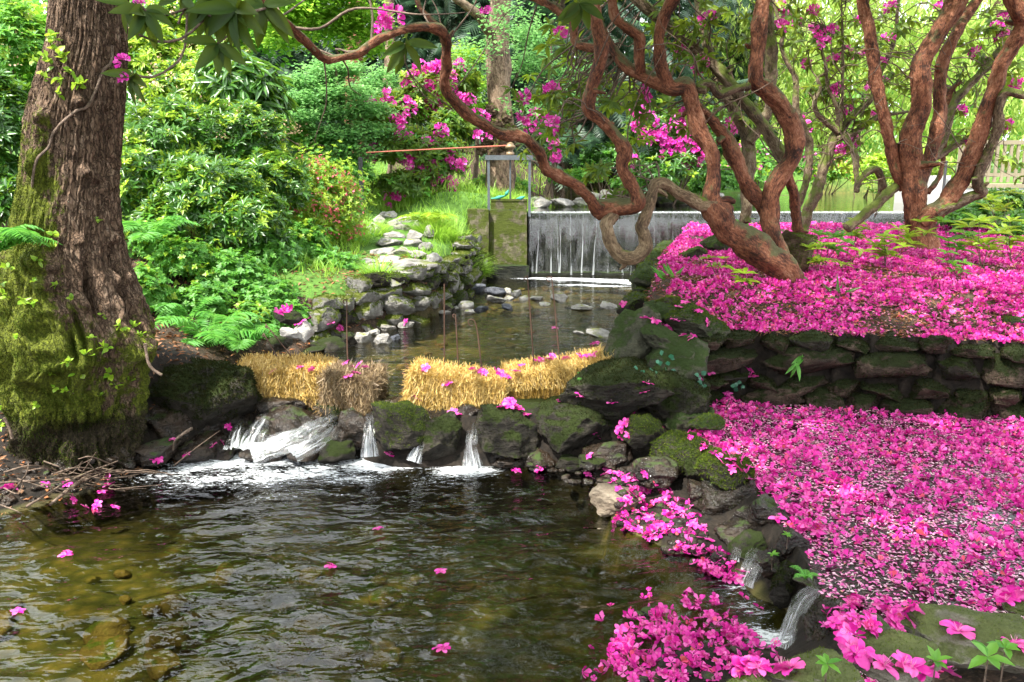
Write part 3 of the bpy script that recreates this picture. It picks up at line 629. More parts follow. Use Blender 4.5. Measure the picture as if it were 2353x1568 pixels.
# ------------------------------------------------------------------ rocks
def moss_part(o, V, F, n, L, seed, mat, thr=.15, lim=None, wd=.16):
    g = Geo(); fuzz(g, V, F, int(n * 1.6), L * .55 if L > .02 else L, seed, thr, 0, wd, lim)
    if g.n: g.build("moss", mat, o)
RG = .05
def boulder(name, u, v, w, h, Y, mat, label, seed, rz=0., tilt=(0, 0), dep=.9, moss=0, mm=None, ml=.013, cat="boulder", group=None, cuts=11, sub=5, base=None, thr=.15, wd=.16):
    c = atY(u, v, Y); t = depth(c) / FP; sz = (w * t, w * t * dep, h * t)
    g = Geo(); V, F = rock_geo(g, c, sz, rz, seed, sub, cuts + 5, RG, tilt=tilt); loc = (c[0], c[1], V[:, 2].min())
    o = g.build(name, mat, loc=loc); tag(o, label, cat, group)
    if moss: moss_part(o, V, F, moss, ml, seed, mm or M_moss, thr, None, wd)
    return o, V, F
BL = []
def B(*a, **k): BL.append(boulder(*a, **k)); return BL[-1]
DG = "boulders of the low dam"
B("boulder", 917, 985, 148, 128, 6.0, M_rock, "mossy black boulder between the two middle spouts of the dam", 1, moss=2500, mm=M_moss, group=DG)
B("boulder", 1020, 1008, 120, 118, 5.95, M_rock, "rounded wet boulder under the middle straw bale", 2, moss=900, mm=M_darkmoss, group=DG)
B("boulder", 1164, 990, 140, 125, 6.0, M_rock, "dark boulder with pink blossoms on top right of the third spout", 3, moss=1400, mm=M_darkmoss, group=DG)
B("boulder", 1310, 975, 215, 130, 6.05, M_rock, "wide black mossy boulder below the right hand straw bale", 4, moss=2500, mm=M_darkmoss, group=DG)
B("boulder", 815, 995, 95, 105, 6.1, M_wet, "narrow wet black boulder left of the thin central spout", 5, group=DG)
B("boulder", 667, 975, 165, 92, 6.25, M_wet, "flat wet slab the left cascade slides around", 6, tilt=(0, .3), group=DG)
B("boulder", 575, 995, 90, 70, 6.35, M_wet, "small wet stone under the far left spill", 7, group=DG)
B("boulder", 745, 1000, 100, 70, 6.2, M_wet, "low wet stone under the big white chute", 71, group=DG)
for i, (u, v, w, h, Y) in enumerate(((560, 1020, 80, 60, 6.2), (620, 1015, 90, 50, 6.15), (700, 1045, 80, 40, 5.95), (780, 1035, 90, 60, 6.0), (855, 1010, 70, 100, 6.2), (970, 1050, 70, 60, 5.98), (1085, 1050, 60, 70, 6.05), (1160, 1060, 90, 50, 5.9), (1240, 1060, 110, 60, 5.9), (1310, 1065, 80, 40, 5.8), (480, 1015, 110, 60, 6.15), (640, 930, 140, 60, 6.5), (760, 940, 120, 60, 6.45), (900, 935, 100, 50, 6.4), (1080, 950, 120, 60, 6.3), (1210, 945, 120, 60, 6.3))):
    B("boulder", u, v, w, h, Y, M_wet if i % 3 else M_rock, "wet black stone packed between the big boulders of the dam", 400 + i, group="packing stones of the dam", sub=4, cuts=14)
for i, (u, v, w, h, Y, ti) in enumerate(((520, 960, 120, 70, 6.45, .2), (600, 955, 110, 60, 6.45, -.2), (690, 960, 120, 50, 6.4, .3), (545, 1000, 90, 60, 6.25, 0), (640, 1000, 100, 60, 6.2, .3), (600, 1035, 110, 46, 6.02, .1), (505, 1035, 90, 46, 6.1, -.1), (680, 1030, 90, 50, 6.0, .3), (740, 985, 80, 60, 6.3, .2), (790, 1010, 80, 70, 6.1, 0), (450, 1030, 100, 50, 6.0, 0), (350, 1040, 120, 50, 5.85, 0), (280, 1045, 110, 50, 5.75, 0))):
    B("boulder", u, v, w, h, Y, M_wet, "black wet stone in the broken water at the left of the dam", 450 + i, group="wet stones under the left cascade", sub=4, cuts=14, tilt=(.2, ti))
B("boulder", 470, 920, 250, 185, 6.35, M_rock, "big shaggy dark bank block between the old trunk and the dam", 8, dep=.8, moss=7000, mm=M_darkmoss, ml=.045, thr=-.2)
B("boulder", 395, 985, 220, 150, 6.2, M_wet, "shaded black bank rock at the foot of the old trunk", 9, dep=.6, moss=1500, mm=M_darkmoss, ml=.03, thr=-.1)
B("boulder", 1440, 800, 110, 215, 6.7, M_green, "tall leaning green slate slab at the end of the bales", 10, tilt=(-.15, .55), dep=.8, cuts=14)
B("boulder", 1553, 822, 165, 110, 6.55, M_green, "broad grey-green slab with a red broken edge", 11, tilt=(.25, -.1), cuts=14, dep=1.)
B("boulder", 1522, 772, 120, 48, 6.65, M_green, "small flat wedge of slate lying on the broad green slab", 12, tilt=(.2, .25), cuts=14)
B("boulder", 1600, 738, 150, 85, 6.95, M_green, "mossy humped rock at the corner of the blossom bank", 13, tilt=(.2, .15), moss=2500, thr=.5)
B("boulder", 1535, 725, 80, 45, 7.3, M_green, "grey slate fragment behind the leaning slab", 14, tilt=(.2, .3))
B("boulder", 1545, 698, 78, 38, 7.6, M_rock, "bright mossy cushion stone at the water edge of the bank", 15, moss=1800, ml=.03, thr=-.1)
B("boulder", 1505, 706, 60, 34, 7.9, M_green, "small round stone beside the stream below the hart's tongue", 16)
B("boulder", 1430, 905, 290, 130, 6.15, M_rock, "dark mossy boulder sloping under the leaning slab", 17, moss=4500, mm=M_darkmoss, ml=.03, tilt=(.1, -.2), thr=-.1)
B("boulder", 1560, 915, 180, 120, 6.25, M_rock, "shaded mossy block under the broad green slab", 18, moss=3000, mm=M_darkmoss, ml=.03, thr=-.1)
B("boulder", 1575, 965, 130, 70, 6.1, M_green, "low greenish stone at the corner of the blossom pond", 19)
B("boulder", 1468, 1000, 105, 95, 5.75, M_rock, "flat-topped mossy stone above the pool edge", 20, moss=1500, thr=.1)
B("boulder", 1622, 975, 85, 42, 5.85, M_green, "half-sunk mossy stone among floating blossoms", 21, moss=700, thr=.2)
B("boulder", 1572, 1048, 150, 100, 5.35, M_rock, "round cushion-mossed boulder at the pond outlet", 22, moss=3200, mm=M_moss, ml=.03, thr=0.)
B("boulder", 1405, 1050, 130, 75, 5.75, M_wet, "black stone at the right end of the dam foot", 23)
B("boulder", 1355, 1060, 70, 40, 5.6, M_rock, "small wet stone with a petal beside the pool", 24)
B("boulder", 1515, 1085, 120, 70, 5.2, M_wet, "dark flat stone below the cushion-mossed boulder", 25)
B("boulder", 1680, 1085, 150, 95, 4.85, M_rock, "shaggy mossy boulder in front of the floating petals", 26, moss=3500, mm=M_moss, ml=.03, thr=-.05)
B("boulder", 1680, 1165, 160, 160, 4.75, M_wet, "tall wet black rock face above the petal drift", 27, dep=.7, moss=900, mm=M_darkmoss, thr=.1)
B("boulder", 1610, 1130, 90, 55, 4.9, M_wet, "dark blue slab leaning against the wet rock face", 28, tilt=(0, .4))
B("boulder", 1410, 1148, 118, 84, 5.0, M_tan, "smooth brown boulder standing in the pool edge", 29, cuts=6)
B("boulder", 1765, 1185, 110, 110, 4.45, M_wet, "wet brown-black rock left of the small cascade", 30)
B("boulder", 1815, 1258, 100, 105, 4.0, M_wet, "black glistening rock between the two little cascades", 31)
B("boulder", 1725, 1258, 100, 55, 4.25, M_rock, "dark mossy ledge over the upper little cascade", 32, tilt=(0, -.4))
B("boulder", 1800, 1345, 62, 120, 3.75, M_rock, "thin upright mossy rock beside the lower cascade", 33, moss=700, mm=M_darkmoss)
B("boulder", 1905, 1445, 110, 135, 3.2, M_wet, "wet dark rock right of the lower cascade", 34, moss=400, mm=M_darkmoss)
B("boulder", 1725, 1205, 100, 80, 4.5, M_wet, "angular wet stone below the tall black rock face", 51)
B("boulder", 1745, 1150, 90, 70, 4.75, M_rock, "mossy stone tucked behind the tall black rock face", 52, moss=900, mm=M_darkmoss)
B("boulder", 1690, 1225, 90, 60, 4.4, M_wet, "low wet stone at the top of the petal drift", 53)
B("boulder", 1770, 1300, 70, 80, 3.95, M_wet, "small black stone behind the upper little cascade", 54)
B("boulder", 1620, 1075, 90, 60, 5.15, M_rock, "dark mossy stone between the two cushioned boulders", 55, moss=900, mm=M_darkmoss)
B("boulder", 1870, 1330, 110, 36, 3.68, M_wet, "flat wet stone at the lip of the petal pond", 35)
B("boulder", 1990, 1455, 130, 70, 2.75, M_wet, "dark stone under the drift of blossoms by the lower cascade", 36)
B("boulder", 1560, 1215, 40, 26, 4.6, M_wet, "black pebble among the petals beside the brown boulder", 37)
B("boulder", 1445, 1222, 34, 20, 4.72, M_wet, "small black pebble at the water edge of the petal drift", 38)
for (u, v, w, h, Y, lab, sd) in ((1880, 1558, 250, 92, 1.62, "long olive stepping stone nearest the lower cascade", 40), (2060, 1516, 260, 100, 1.76, "wide olive coping stone under the big fallen blossoms", 41),
                                 (2250, 1460, 340, 150, 1.90, "large grey-green coping stone at the right edge of the bank", 42), (2345, 1395, 110, 42, 2.08, "small coping stone at the far right with red petals", 43), (1722, 1572, 120, 50, 1.60, "half-hidden olive stone at the bottom of the bank", 44)):
    B("coping_stone", u, v, w, h, Y, M_olive, lab, sd, dep=.62, cuts=12, rz=-.1, moss=300, ml=.006, thr=.3, cat="stone", group="coping stones on the near bank")
B("boulder", 2130, 590 + 128, 50, 38, 7.3, M_brown, "dark brown stone half buried in the pink carpet", 45) if False else None
for (u, v, w, h, Y, lab, sd) in ((2297, 735, 66, 60, 7.3, "dark pointed stone standing in the pink carpet", 46), (2330, 750, 90, 50, 6.95, "mossy stone on the wall edge at the far right", 47), (1645, 560, 70, 50, 10.4, "mossy stone at the tip of the blossom bank by the weir", 48), (1600, 590, 80, 46, 10.0, "flat lichened stone below the twisted loop branch", 49), (1575, 640, 60, 60, 9.3, "grey stone in the bank edge beside the stream", 50)):
    B("boulder", u, v, w, h, Y, M_green, lab, sd, moss=900, thr=.2)

# stones lying in the shallow stream and on its shore: (u, v of the foot, width, height)
ST = [(1101, 672, 42, 34, 'd', "blue-black slate stone at the corner of the stone wall"), (1137, 678, 52, 30, 'd', "long dark slate stone pointing at the weir"), (1166, 676, 26, 20, 'p', ""), (1186, 682, 24, 22, 'p', ""),
      (1143, 695, 46, 17, 'p', "flat white stone in the middle of the gravel spit"), (1170, 690, 22, 14, 'p', ""), (1205, 690, 26, 14, 'p', ""), (1232, 690, 30, 14, 'p', ""), (1288, 692, 46, 26, 'p', "white triangular stone alone at the end of the spit"),
      (1338, 713, 52, 20, 'p', "sandy stone alone in mid stream"), (1400, 710, 40, 18, 'p', "left of two white stones near the far shore"), (1448, 710, 38, 14, 'p', "right of two white stones near the far shore"),
      (1436, 760, 52, 38, 'p', "cream stone with a dark foot beside the leaning slab"), (1382, 772, 66, 20, 'p', "flat white stone awash in ripples"), (1330, 768, 26, 12, 'p', ""), (1071, 706, 36, 18, 'p', ""), (1104, 716, 36, 20, 'd', "flat dark slate awash near the spit"),
      (1168, 712, 30, 16, 'd', "small dark stone below the spit"), (1080, 722, 28, 16, 'p', ""), (931, 754, 44, 20, 'p', "white stone with a pink blossom on it"), (888, 760, 42, 24, 'p', "grey-white stone under the mossy wall"), (878, 790, 44, 32, 'p', "pale upright stone in the water left of the bales"),
      (907, 782, 26, 18, 'd', "dark wet stone beside the pale upright one"), (832, 788, 44, 34, 'p', "white jagged stone at the left shore"), (1017, 722, 44, 12, 'p', ""), (1024, 718, 42, 28, 'w', "brown slab at the foot of the wall"), (800, 790, 40, 40, 'w', "dark mossy stone on the left shore"),
      (698, 775, 50, 52, 'p', "big pale pointed boulder above the straw bale"), (645, 800, 60, 40, 'w', "dull brown stone behind the rods"), (670, 775, 50, 30, 'p', ""), (760, 800, 80, 30, 'w', "long dark stone awash above the left bale"), (860, 770, 36, 22, 'p', ""), (1128, 688, 24, 12, 'p', ""), (1250, 702, 30, 10, 'p', ""), (1060, 690, 28, 16, 'p', ""), (1046, 712, 22, 12, 'p', ""), (720, 812, 60, 22, 'w', "low wet stone at the back of the left bale"), (660, 735, 60, 30, 'w', "mossy stone half under the ferns")]
for i, (u, v, w, h, k, lab) in enumerate(ST):
    z = Z_MID - .01; p = onz(u, v, z)
    if p[0] < np.interp(p[1], YL, XL): z = float(H(p[0], p[1])); p = onz(u, v, z)
    m = {'p': M_stone, 'd': M_slateblue, 'w': M_rock}[k]
    B("stone", u, v - h * .25, w * 1.05, h * .95, p[1], m, lab or "small pale stone in the gravel spit of the stream", 100 + i, cat="stone", group="loose stones along the stream", sub=4, moss=0, rz=U(-.5, .5), tilt=(U(-.3, .3), U(-.3, .3)), cuts=18)

# the rough pale steps up the left bank
SP = [(895, 497, 46, 26, 15.0), (940, 507, 52, 26, 14.8), (870, 512, 38, 34, 14.5), (905, 517, 36, 26, 14.4), (925, 525, 40, 24, 14.2), (970, 518, 40, 22, 14.4), (860, 535, 44, 44, 13.9), (905, 542, 56, 22, 13.7), (955, 545, 46, 28, 13.6), (985, 537, 26, 34, 13.7), (888, 560, 76, 24, 13.2), (945, 562, 54, 22, 13.2), (975, 568, 40, 20, 13.1), (880, 580, 56, 24, 12.8), (925, 582, 70, 32, 12.6), (962, 588, 48, 22, 12.5), (993, 598, 44, 32, 12.3), (890, 602, 60, 26, 12.2), (950, 610, 110, 22, 11.9), (870, 622, 62, 34, 11.7), (915, 628, 70, 30, 11.5), (855, 648, 70, 24, 11.2), (905, 652, 60, 22, 11.1), (880, 497, 30, 18, 15.2), (845, 605, 40, 22, 12.3)]
for i, (u, v, w, h, Y) in enumerate(SP):
    Y = float(np.interp(v, [497, 512, 545, 580, 622, 655], [14.2, 13.8, 12.25, 11.2, 9.95, 9.45]))
    p = atY(u, v, Y); 
    lab = ["top", "upper", "middle", "lower", "bottom"][min(4, i // 5)]
    B("step_stone", u, v, w * 1.0, h * 1.15, Y, M_stone, f"rough white stone in the {lab} flight of the bank steps", 200 + i, cat="step stone", group="rough stone steps on the left bank", sub=4, cuts=16, rz=U(-.4, .4), dep=1.0)

# dry stone walls: each stone a part
def drywall(name, label, path, z0, tops, mat, n, hs, sd, moss=M_moss, mn=260, dep=.3, mlen=.02, lean=.0, thr=.2, jit=.2):
    P = np.array(path, float); seg = np.linalg.norm(np.diff(P, axis=0), axis=1); s_ = np.concatenate([[0], np.cumsum(seg)]); L = s_[-1]
    o = thing(name, (P[:, 0].mean(), P[:, 1].mean(), z0), label, "wall"); r = np.random.default_rng(sd); gm = Geo(); k = 0; z = z0; row = 0
    while z < max(tops) - .03:
        h = hs[row % len(hs)]; x = -r.uniform(0, .2)
        while x < L:
            w = h * r.uniform(1.2, 3.0); h_ = h; h = h * r.uniform(.8, 1.25); c = min(L, max(0, x + w / 2)); px, py = np.interp(c, s_, P[:, 0]), np.interp(c, s_, P[:, 1])
            top = np.interp(c, s_, np.interp(np.linspace(0, L, len(P)), np.linspace(0, L, len(tops)), tops))
            if z + h * .5 < top and k < 98:
                e = .05; dx = np.interp(min(L, c + e), s_, P[:, 0]) - np.interp(max(0, c - e), s_, P[:, 0]); dy = np.interp(min(L, c + e), s_, P[:, 1]) - np.interp(max(0, c - e), s_, P[:, 1]); a = math.atan2(dy, dx)
                nx_, ny_ = -math.sin(a), math.cos(a); of = lean * (z - z0) + r.uniform(-.05, .05)
                g = Geo(); V, F = rock_geo(g, (px + nx_ * of, py + ny_ * of, z + h / 2 + r.uniform(-.03, .03)), (w * 1.08, dep, h * 1.12), a + r.uniform(-.08, .08), int(sd * 100 + k), 4, 22, .06, (r.uniform(-.1, .1), r.uniform(-jit, jit) * .5), lo=.62, hi=.95, box=.5)
                g.build("stone", mat if r.random() > .2 else M_rock, o); fuzz(gm, V, F, mn, mlen, k * 3.7, thr + r.uniform(-.25, .3)); k += 1
            x += w; h = h_
        z += h * .93; row += 1
    if gm.n: gm.build("moss", moss, o)
    return o
drywall("dry_stone_wall", "mossy dry stone wall along the far side of the petal pond", [(1.62, 6.75), (1.95, 6.93), (3.1, 6.66), (4.2, 6.36), (6.3, 5.9)], .16, [.86, .88, .85, .84, .84], M_brown, 0, [.20, .15, .26, .13], 1, M_darkmoss, 1100, .40, .018, .04, -.45, .5)
drywall("dry_stone_wall", "grey and mossy retaining wall on the left bank of the stream", [(-2.15, 8.35), (-1.75, 8.95), (-1.22, 9.75), (-.98, 10.5), (-.78, 11.6), (-.68, 12.6), (-.60, 13.8)], .38, [.74, .98, 1.08, 1.12, 1.1, 1.15, 1.32], M_slate, 0, [.17, .21, .18, .15], 2, M_moss, 260, .34, .03, .12, .25, .5)
drywall("dry_stone_wall", "low rough stone edging on the right bank below the weir", [(1.38, 9.0), (1.75, 10.6), (2.1, 12.0), (2.55, 13.6)], .36, [.85, .95, 1.0, 1.05], M_green, 0, [.24, .22, .25], 3, M_moss, 200, .4, .03, -.1, .1, .4)
drywall("stone_coping", "line of pale coping stones along the far pond edge", [(.55, 16.6), (2.2, 17.4), (4.6, 18.0)], 1.5, [1.78, 1.78, 1.78], M_stone, 0, [.2], 4, M_moss, 30, .5, .02, 0, .4)

# little falls
def cascade(label, pts, seed, mat=None, name="cascade"):
    """pts: (x, y, z, half width) down the flow"""
    Q = spline(pts, .03); n = len(Q); P, Wd = Q[:, :3], Q[:, 3]; T = nrm(np.gradient(P, axis=0)); X = nrm(np.cross(T, np.array([0, -.5, .87]))); N = np.cross(X, T); k = 15; g = Geo()
    s_ = np.linspace(-1, 1, k); t = np.linspace(0, 1, n)
    bul = .35 * (1 - s_[None, :] ** 2) * Wd[:, None]
    wob = .38 * Wd[:, None] * fbm(np.stack([np.repeat(s_[None] * 2.5, n, 0).ravel() + seed, np.repeat(t[:, None] * 6, k, 1).ravel(), np.zeros(n * k) + seed], -1), 3).reshape(n, k)
    V = P[:, None] + (s_[None] * Wd[:, None])[..., None] * X[:, None] + (bul + wob)[..., None] * N[:, None]
    i = np.arange(n - 1)[:, None] * k; j = np.arange(k - 1)[None]
    L = np.cumsum(np.concatenate([[0], np.linalg.norm(np.diff(P, axis=0), axis=1)]))
    fl_ = np.stack([np.repeat(s_[None] * .35, n, 0) * (Wd[:, None] / .06) ** .5 + seed * 3, np.repeat(L[:, None] * 2.2, k, 1), np.repeat((-.12 + .55 * t ** 1.5)[:, None], k, 1) - .35 * np.abs(s_[None]) ** 3], -1)
    g.add(V.reshape(-1, 3), np.stack([i + j, i + j + 1, i + k + j + 1, i + k + j], -1).reshape(-1, 4), 0, fl=fl_.reshape(-1, 3))
    o = g.build(name, mat or M_fall); tag(o, label, "cascade", "small falls of water")
    return o
def cas(label, L, seed):
    cascade(label, [(*atY(u, v, Y), w * Y / FP) for (u, v, Y, w) in L], seed)
cas("broad white chute rushing down between the slab and the dam boulders", [(805, 946, 6.3, 14), (768, 966, 6.1, 22), (720, 990, 5.92, 28), (660, 1016, 5.82, 34), (580, 1046, 5.74, 40)], 1)
cas("lower strand of the broad white chute", [(800, 970, 6.2, 14), (762, 996, 6.0, 20), (722, 1020, 5.88, 25), (670, 1048, 5.76, 34)], 11)
cas("thin upper strand of the broad white chute", [(775, 950, 6.25, 10), (735, 970, 6.1, 13), (680, 995, 5.98, 16), (620, 1022, 5.88, 22)], 12)
cas("broken spill at the left end of the dam", [(640, 936, 6.45, 18), (612, 962, 6.2, 24), (588, 996, 6.02, 28), (570, 1040, 5.85, 36)], 2)
cas("second thin spill beside the left bank of the dam", [(575, 940, 6.4, 12), (550, 980, 6.15, 16), (535, 1035, 5.92, 24)], 3)
cas("narrow straight spout in the middle of the dam", [(852, 940, 6.25, 12), (850, 965, 6.02, 13), (848, 1005, 5.9, 15), (850, 1050, 5.85, 24)], 4)
cas("slanting spout between the two middle dam boulders", [(1000, 945, 6.2, 18), (980, 975, 5.95, 14), (966, 1015, 5.85, 13), (950, 1062, 5.78, 20)], 5)
cas("short spout under the right end of the middle bale", [(1094, 968, 6.15, 16), (1086, 1000, 5.85, 15), (1082, 1035, 5.8, 16), (1086, 1075, 5.75, 28)], 6)
cas("upper little cascade below the mossy ledge", [(1748, 1270, 4.05, 22), (1735, 1290, 3.95, 26), (1722, 1320, 3.9, 24), (1712, 1345, 3.88, 26)], 7)
cas("lower cascade pouring from the petal pond", [(1880, 1362, 3.5, 20), (1848, 1375, 3.42, 24), (1828, 1410, 3.34, 20), (1812, 1450, 3.3, 20), (1800, 1490, 3.27, 32)], 8)
cas("trickle beside the tall wet rock face", [(1695, 1262, 4.1, 10), (1688, 1290, 4.0, 12)], 9)
# ------------------------------------------------------------------ the old tree on the left bank
def big_tree():
    TY = 5.75
    prof = [(0, 110, 296), (100, 103, 295), (200, 72, 292), (270, 52, 286), (335, 47, 281), (433, 36, 275), (523, 16, 282), (556, 2, 288), (623, -20, 306), (690, -30, 332), (756, -35, 356), (805, -30, 362), (850, -15, 345), (923, 8, 342), (985, 20, 335), (1040, 15, 320), (1090, 20, 300)]
    zs, cx, rr = [], [], []
    for v, l, r_ in prof:
        a, b = atY(l, v, TY), atY(r_, v, TY); zs.append(a[2]); cx.append((a[0] + b[0]) / 2); rr.append((b[0] - a[0]) / 2)
    zs, cx, rr = map(np.array, (zs[::-1], cx[::-1], rr[::-1]))
    zt = np.concatenate([zs, [4.5, 6.0, 8.0, 10.5]]); ct = np.concatenate([cx, [cx[-1] + .1, cx[-1] + .3, cx[-1] + .3, cx[-1] + .5]]); rt = np.concatenate([rr, [.48, .42, .33, .2]])
    nz, na = 560, 420
    z = np.concatenate([np.linspace(zt[0] - .15, 3.6, nz - 60), np.linspace(3.6, 10.5, 61)[1:]]); a = np.linspace(0, 2 * math.pi, na, endpoint=False)
    C = np.interp(z, zt, ct); R = np.interp(z, zt, rt); k = np.ones(25) / 25
    C = np.convolve(np.pad(C, 12, 'edge'), k, 'valid'); R = np.convolve(np.pad(R, 12, 'edge'), k, 'valid'); n = len(z)
    A, Z = np.meshgrid(a, z); c0, s0 = np.cos(A), np.sin(A); RR = np.repeat(R[:, None], na, 1)
    q = lambda f, fz, o=0: np.stack([c0.ravel() * f, s0.ravel() * f, Z.ravel() * fz + o], -1)
    low = sm(1.9, .3, Z)
    flute = perlin(q(2.2, .55)).reshape(n, na); rid = 1 - 2 * np.abs(perlin(q(7, 1.1, 3) + .35 * perlin(q(3, 2))[:, None])).reshape(n, na)
    fine = (1 - 2 * np.abs(perlin(q(16, 3.2, 8) + .5 * perlin(q(6, 4, 1))[:, None]))).reshape(n, na); lump = fbm(q(3.2, 2.6, 5), 4, .55).reshape(n, na)
    D = RR + .10 * low * flute + (.035 + .075 * low) * lump * sm(3.2, .8, Z) + .012 * rid + .010 * fine + .01 * fbm(q(26, 9, 2), 2).reshape(n, na)
    # deep folds between the root buttresses on the stream side
    for (u, v, w, h, d) in ((195, 690, 14, 60, -.16), (250, 720, 12, 80, -.13), (170, 770, 10, 60, -.14), (290, 700, 8, 90, -.08), (148, 800, 9, 50, -.12), (225, 640, 10, 40, -.1), (195, 250, 14, 10, -.07), (110, 880, 20, 16, -.08), (280, 880, 30, 24, -.10), (175, 425, 14, 8, -.05),
                            (150, 950, 60, 30, -.06), (270, 960, 50, 40, -.2), (180, 1020, 120, 25, -.16),
                            (55, 262, 16, 20, .10), (40, 380, 12, 34, .09), (140, 225, 16, 12, .06), (215, 400, 12, 12, .07), (150, 395, 14, 12, .07), (225, 425, 14, 14, .07), (65, 600, 26, 22, .10), (108, 618, 18, 14, .1), (240, 655, 26, 18, .10), (120, 720, 26, 22, .10), (180, 705, 22, 16, .08), (90, 660, 20, 16, .09), (150, 560, 16, 12, .07), (215, 560, 14, 16, .08), (60, 880, 30, 24, .1), (225, 810, 26, 16, .08), (130, 760, 18, 20, .07), (300, 820, 22, 26, .08), (40, 740, 24, 20, .09), (120, 850, 40, 16, .06), (80, 800, 22, 16, .08)):
        p = atY(u, v, TY - .5); zi = p[2]; t = depth(p) / FP; Ci, Ri = np.interp(zi, z, C), np.interp(zi, z, R); sx = np.clip((p[0] - Ci) / Ri, -.98, .98); ai = -math.acos(sx)
        da = (A - ai + math.pi) % (2 * math.pi) - math.pi; amp = math.exp(0)
        D += d * amp * np.exp(-(da * Ri / (w * t)) ** 2 - ((Z - zi) / (h * t)) ** 2) * (1 + .5 * lump)
    pv = np.array([q_[0] for q_ in prof], float); pl = np.array([q_[1] for q_ in prof], float); prr = np.array([q_[2] for q_ in prof], float); D0 = D - RR; kk = np.ones(15) / 15
    for _ in range(4):      # fit the outline to the measured one
        V = np.stack([C[:, None] + (R[:, None] + D0) * c0, TY + (R[:, None] + D0) * s0 * np.clip(.8 + .1 * Z, .7, 1.), Z], -1)
        pu, pv2, pd = project(V.reshape(-1, 3)); pu, pv2, pd = pu.reshape(n, na), pv2.reshape(n, na), pd.reshape(n, na)
        vm = pv2.mean(1); l_, r_ = np.interp(vm, pv, pl), np.interp(vm, pv, prr); u0, u1 = pu.min(1), pu.max(1); tt = pd.mean(1) / FP; g_ = (vm > -60) & (vm < 1100)
        dC = np.where(g_, ((l_ + r_) - (u0 + u1)) / 2 * tt, 0); dR = np.where(g_, ((r_ - l_) - (u1 - u0)) / 2 * tt, 0); f0 = np.nonzero(g_)[0][[0, -1]]
        dC[:f0[0]] = dC[f0[0]]; dR[:f0[0]] = dR[f0[0]]; dC[f0[1]:] = dC[f0[1]]; dR[f0[1]:] = dR[f0[1]]
        C = C + np.convolve(np.pad(dC, 7, 'edge'), kk, 'valid') * .8; R = np.maximum(.12, R + np.convolve(np.pad(dR, 7, 'edge'), kk, 'valid') * .8)
    RR = np.repeat(R[:, None], na, 1); V = np.stack([C[:, None] + (RR + D0) * c0, TY + (RR + D0) * s0 * np.clip(.8 + .1 * Z, .7, 1.), Z], -1)
    i = np.arange(n - 1)[:, None] * na; j = np.arange(na)[None]; F = np.stack([i + j, i + (j + 1) % na, i + na + (j + 1) % na, i + na + j], -1).reshape(-1, 4)
    M = Mt("furrowed_old_bark"); o = M.co(kind=0); c = M.co((1, 1, .3), kind=0); n1 = M.noise(c, 34, 7, .65, .5); wv = M.n('VectorMath', operation='ADD'); M.set(wv.inputs[0], M.co((1, 1, .26), kind=0)); wn_ = M.n('VectorMath', operation='SCALE'); M.set(wn_.inputs[0], M.noise(o, 9, 4, .6, out=1)); wn_.inputs['Scale'].default_value = .10; M.set(wv.inputs[1], wn_); vv = M.vor(wv.outputs[0], 34, 'DISTANCE_TO_EDGE'); n3 = M.noise(o, 7, 5, .6); cr = M.step(vv, .0, .16)
    base = M.ramp(M.math('ADD', M.math('MULTIPLY', n1, .7), M.math('MULTIPLY', n3, .35)), [(.36, (.035, .022, .014)), (.5, (.11, .070, .045)), (.6, (.19, .13, .09)), (.75, (.30, .24, .18))])
    base = M.mix(M.math('MULTIPLY', M.math('SUBTRACT', 1., cr), .6), base, (.022, .013, .009))
    ms = M.n("Attribute", attribute_name='moss').outputs[2]; mn = M.noise(o, 11, 6, .7); mk = M.step(M.math('ADD', M.math('MULTIPLY', ms, .95), M.math('MULTIPLY', M.math('SUBTRACT', mn, .5), 1.6)), .36, .56); fn = M.noise(o, 60, 4, .7)
    col = M.mix(mk, base, M.ramp(fn, [(.3, (.028, .036, .005)), (.55, (.095, .115, .010)), (.75, (.17, .19, .018))]))
    dk = M.n("Attribute", attribute_name='soil').outputs[2]; col = M.mix(M.step(M.math('ADD', dk, M.math('SUBTRACT', mn, .5)), .4, .7), col, M.ramp(fn, [(.35, (.012, .009, .005)), (.7, (.055, .042, .022))]))
    hh = M.math('ADD', M.math('MULTIPLY', n1, .8), M.math('ADD', M.math('MULTIPLY', cr, .7), M.math('MULTIPLY', fn, .4)))
    mat = M.end(M.bsdf(col, .85, M.bump(hh, 1., .02), .2))
    uu, v2, _ = project(V.reshape(-1, 3))
    x01 = ((V[..., 0] - C[:, None]) / RR).ravel(); zz = Z.ravel(); Av = A.ravel()
    moss = np.clip(sm(.85, -.15, x01) * sm(3.3, 1.7, zz) * (.85 + .4 * lump.ravel()) + sm(1.6, .9, zz) * .46 + .2 * sm(0, .1, lump.ravel()) * low.ravel(), 0, 1) * sm(-.1, .5, zz)
    soil = sm(.75, .25, zz) * .9  # bark colour darkens towards the trunk foot
    g = Geo(); g.add(V.reshape(-1, 3), F, 0, moss=moss, soil=soil)
    t = thing("old_tree", (C[0], TY, .1), "massive old tree with mossy burred trunk on the left bank", "tree")
    g.build("trunk", mat, t)
    T3 = np.concatenate([F[:, [0, 1, 2]], F[:, [0, 2, 3]]]); VV = V.reshape(-1, 3); s_ = (Av > math.pi) | (Av < .5)
    mf = moss[T3[:, 0]] * s_[T3[:, 0]] * (zz[T3[:, 0]] < 2.8)
    g = Geo(); A_, B_, C_ = VV[T3[:, 0]], VV[T3[:, 1]], VV[T3[:, 2]]; cr_ = np.cross(B_ - A_, C_ - A_); ar = np.linalg.norm(cr_, axis=1)
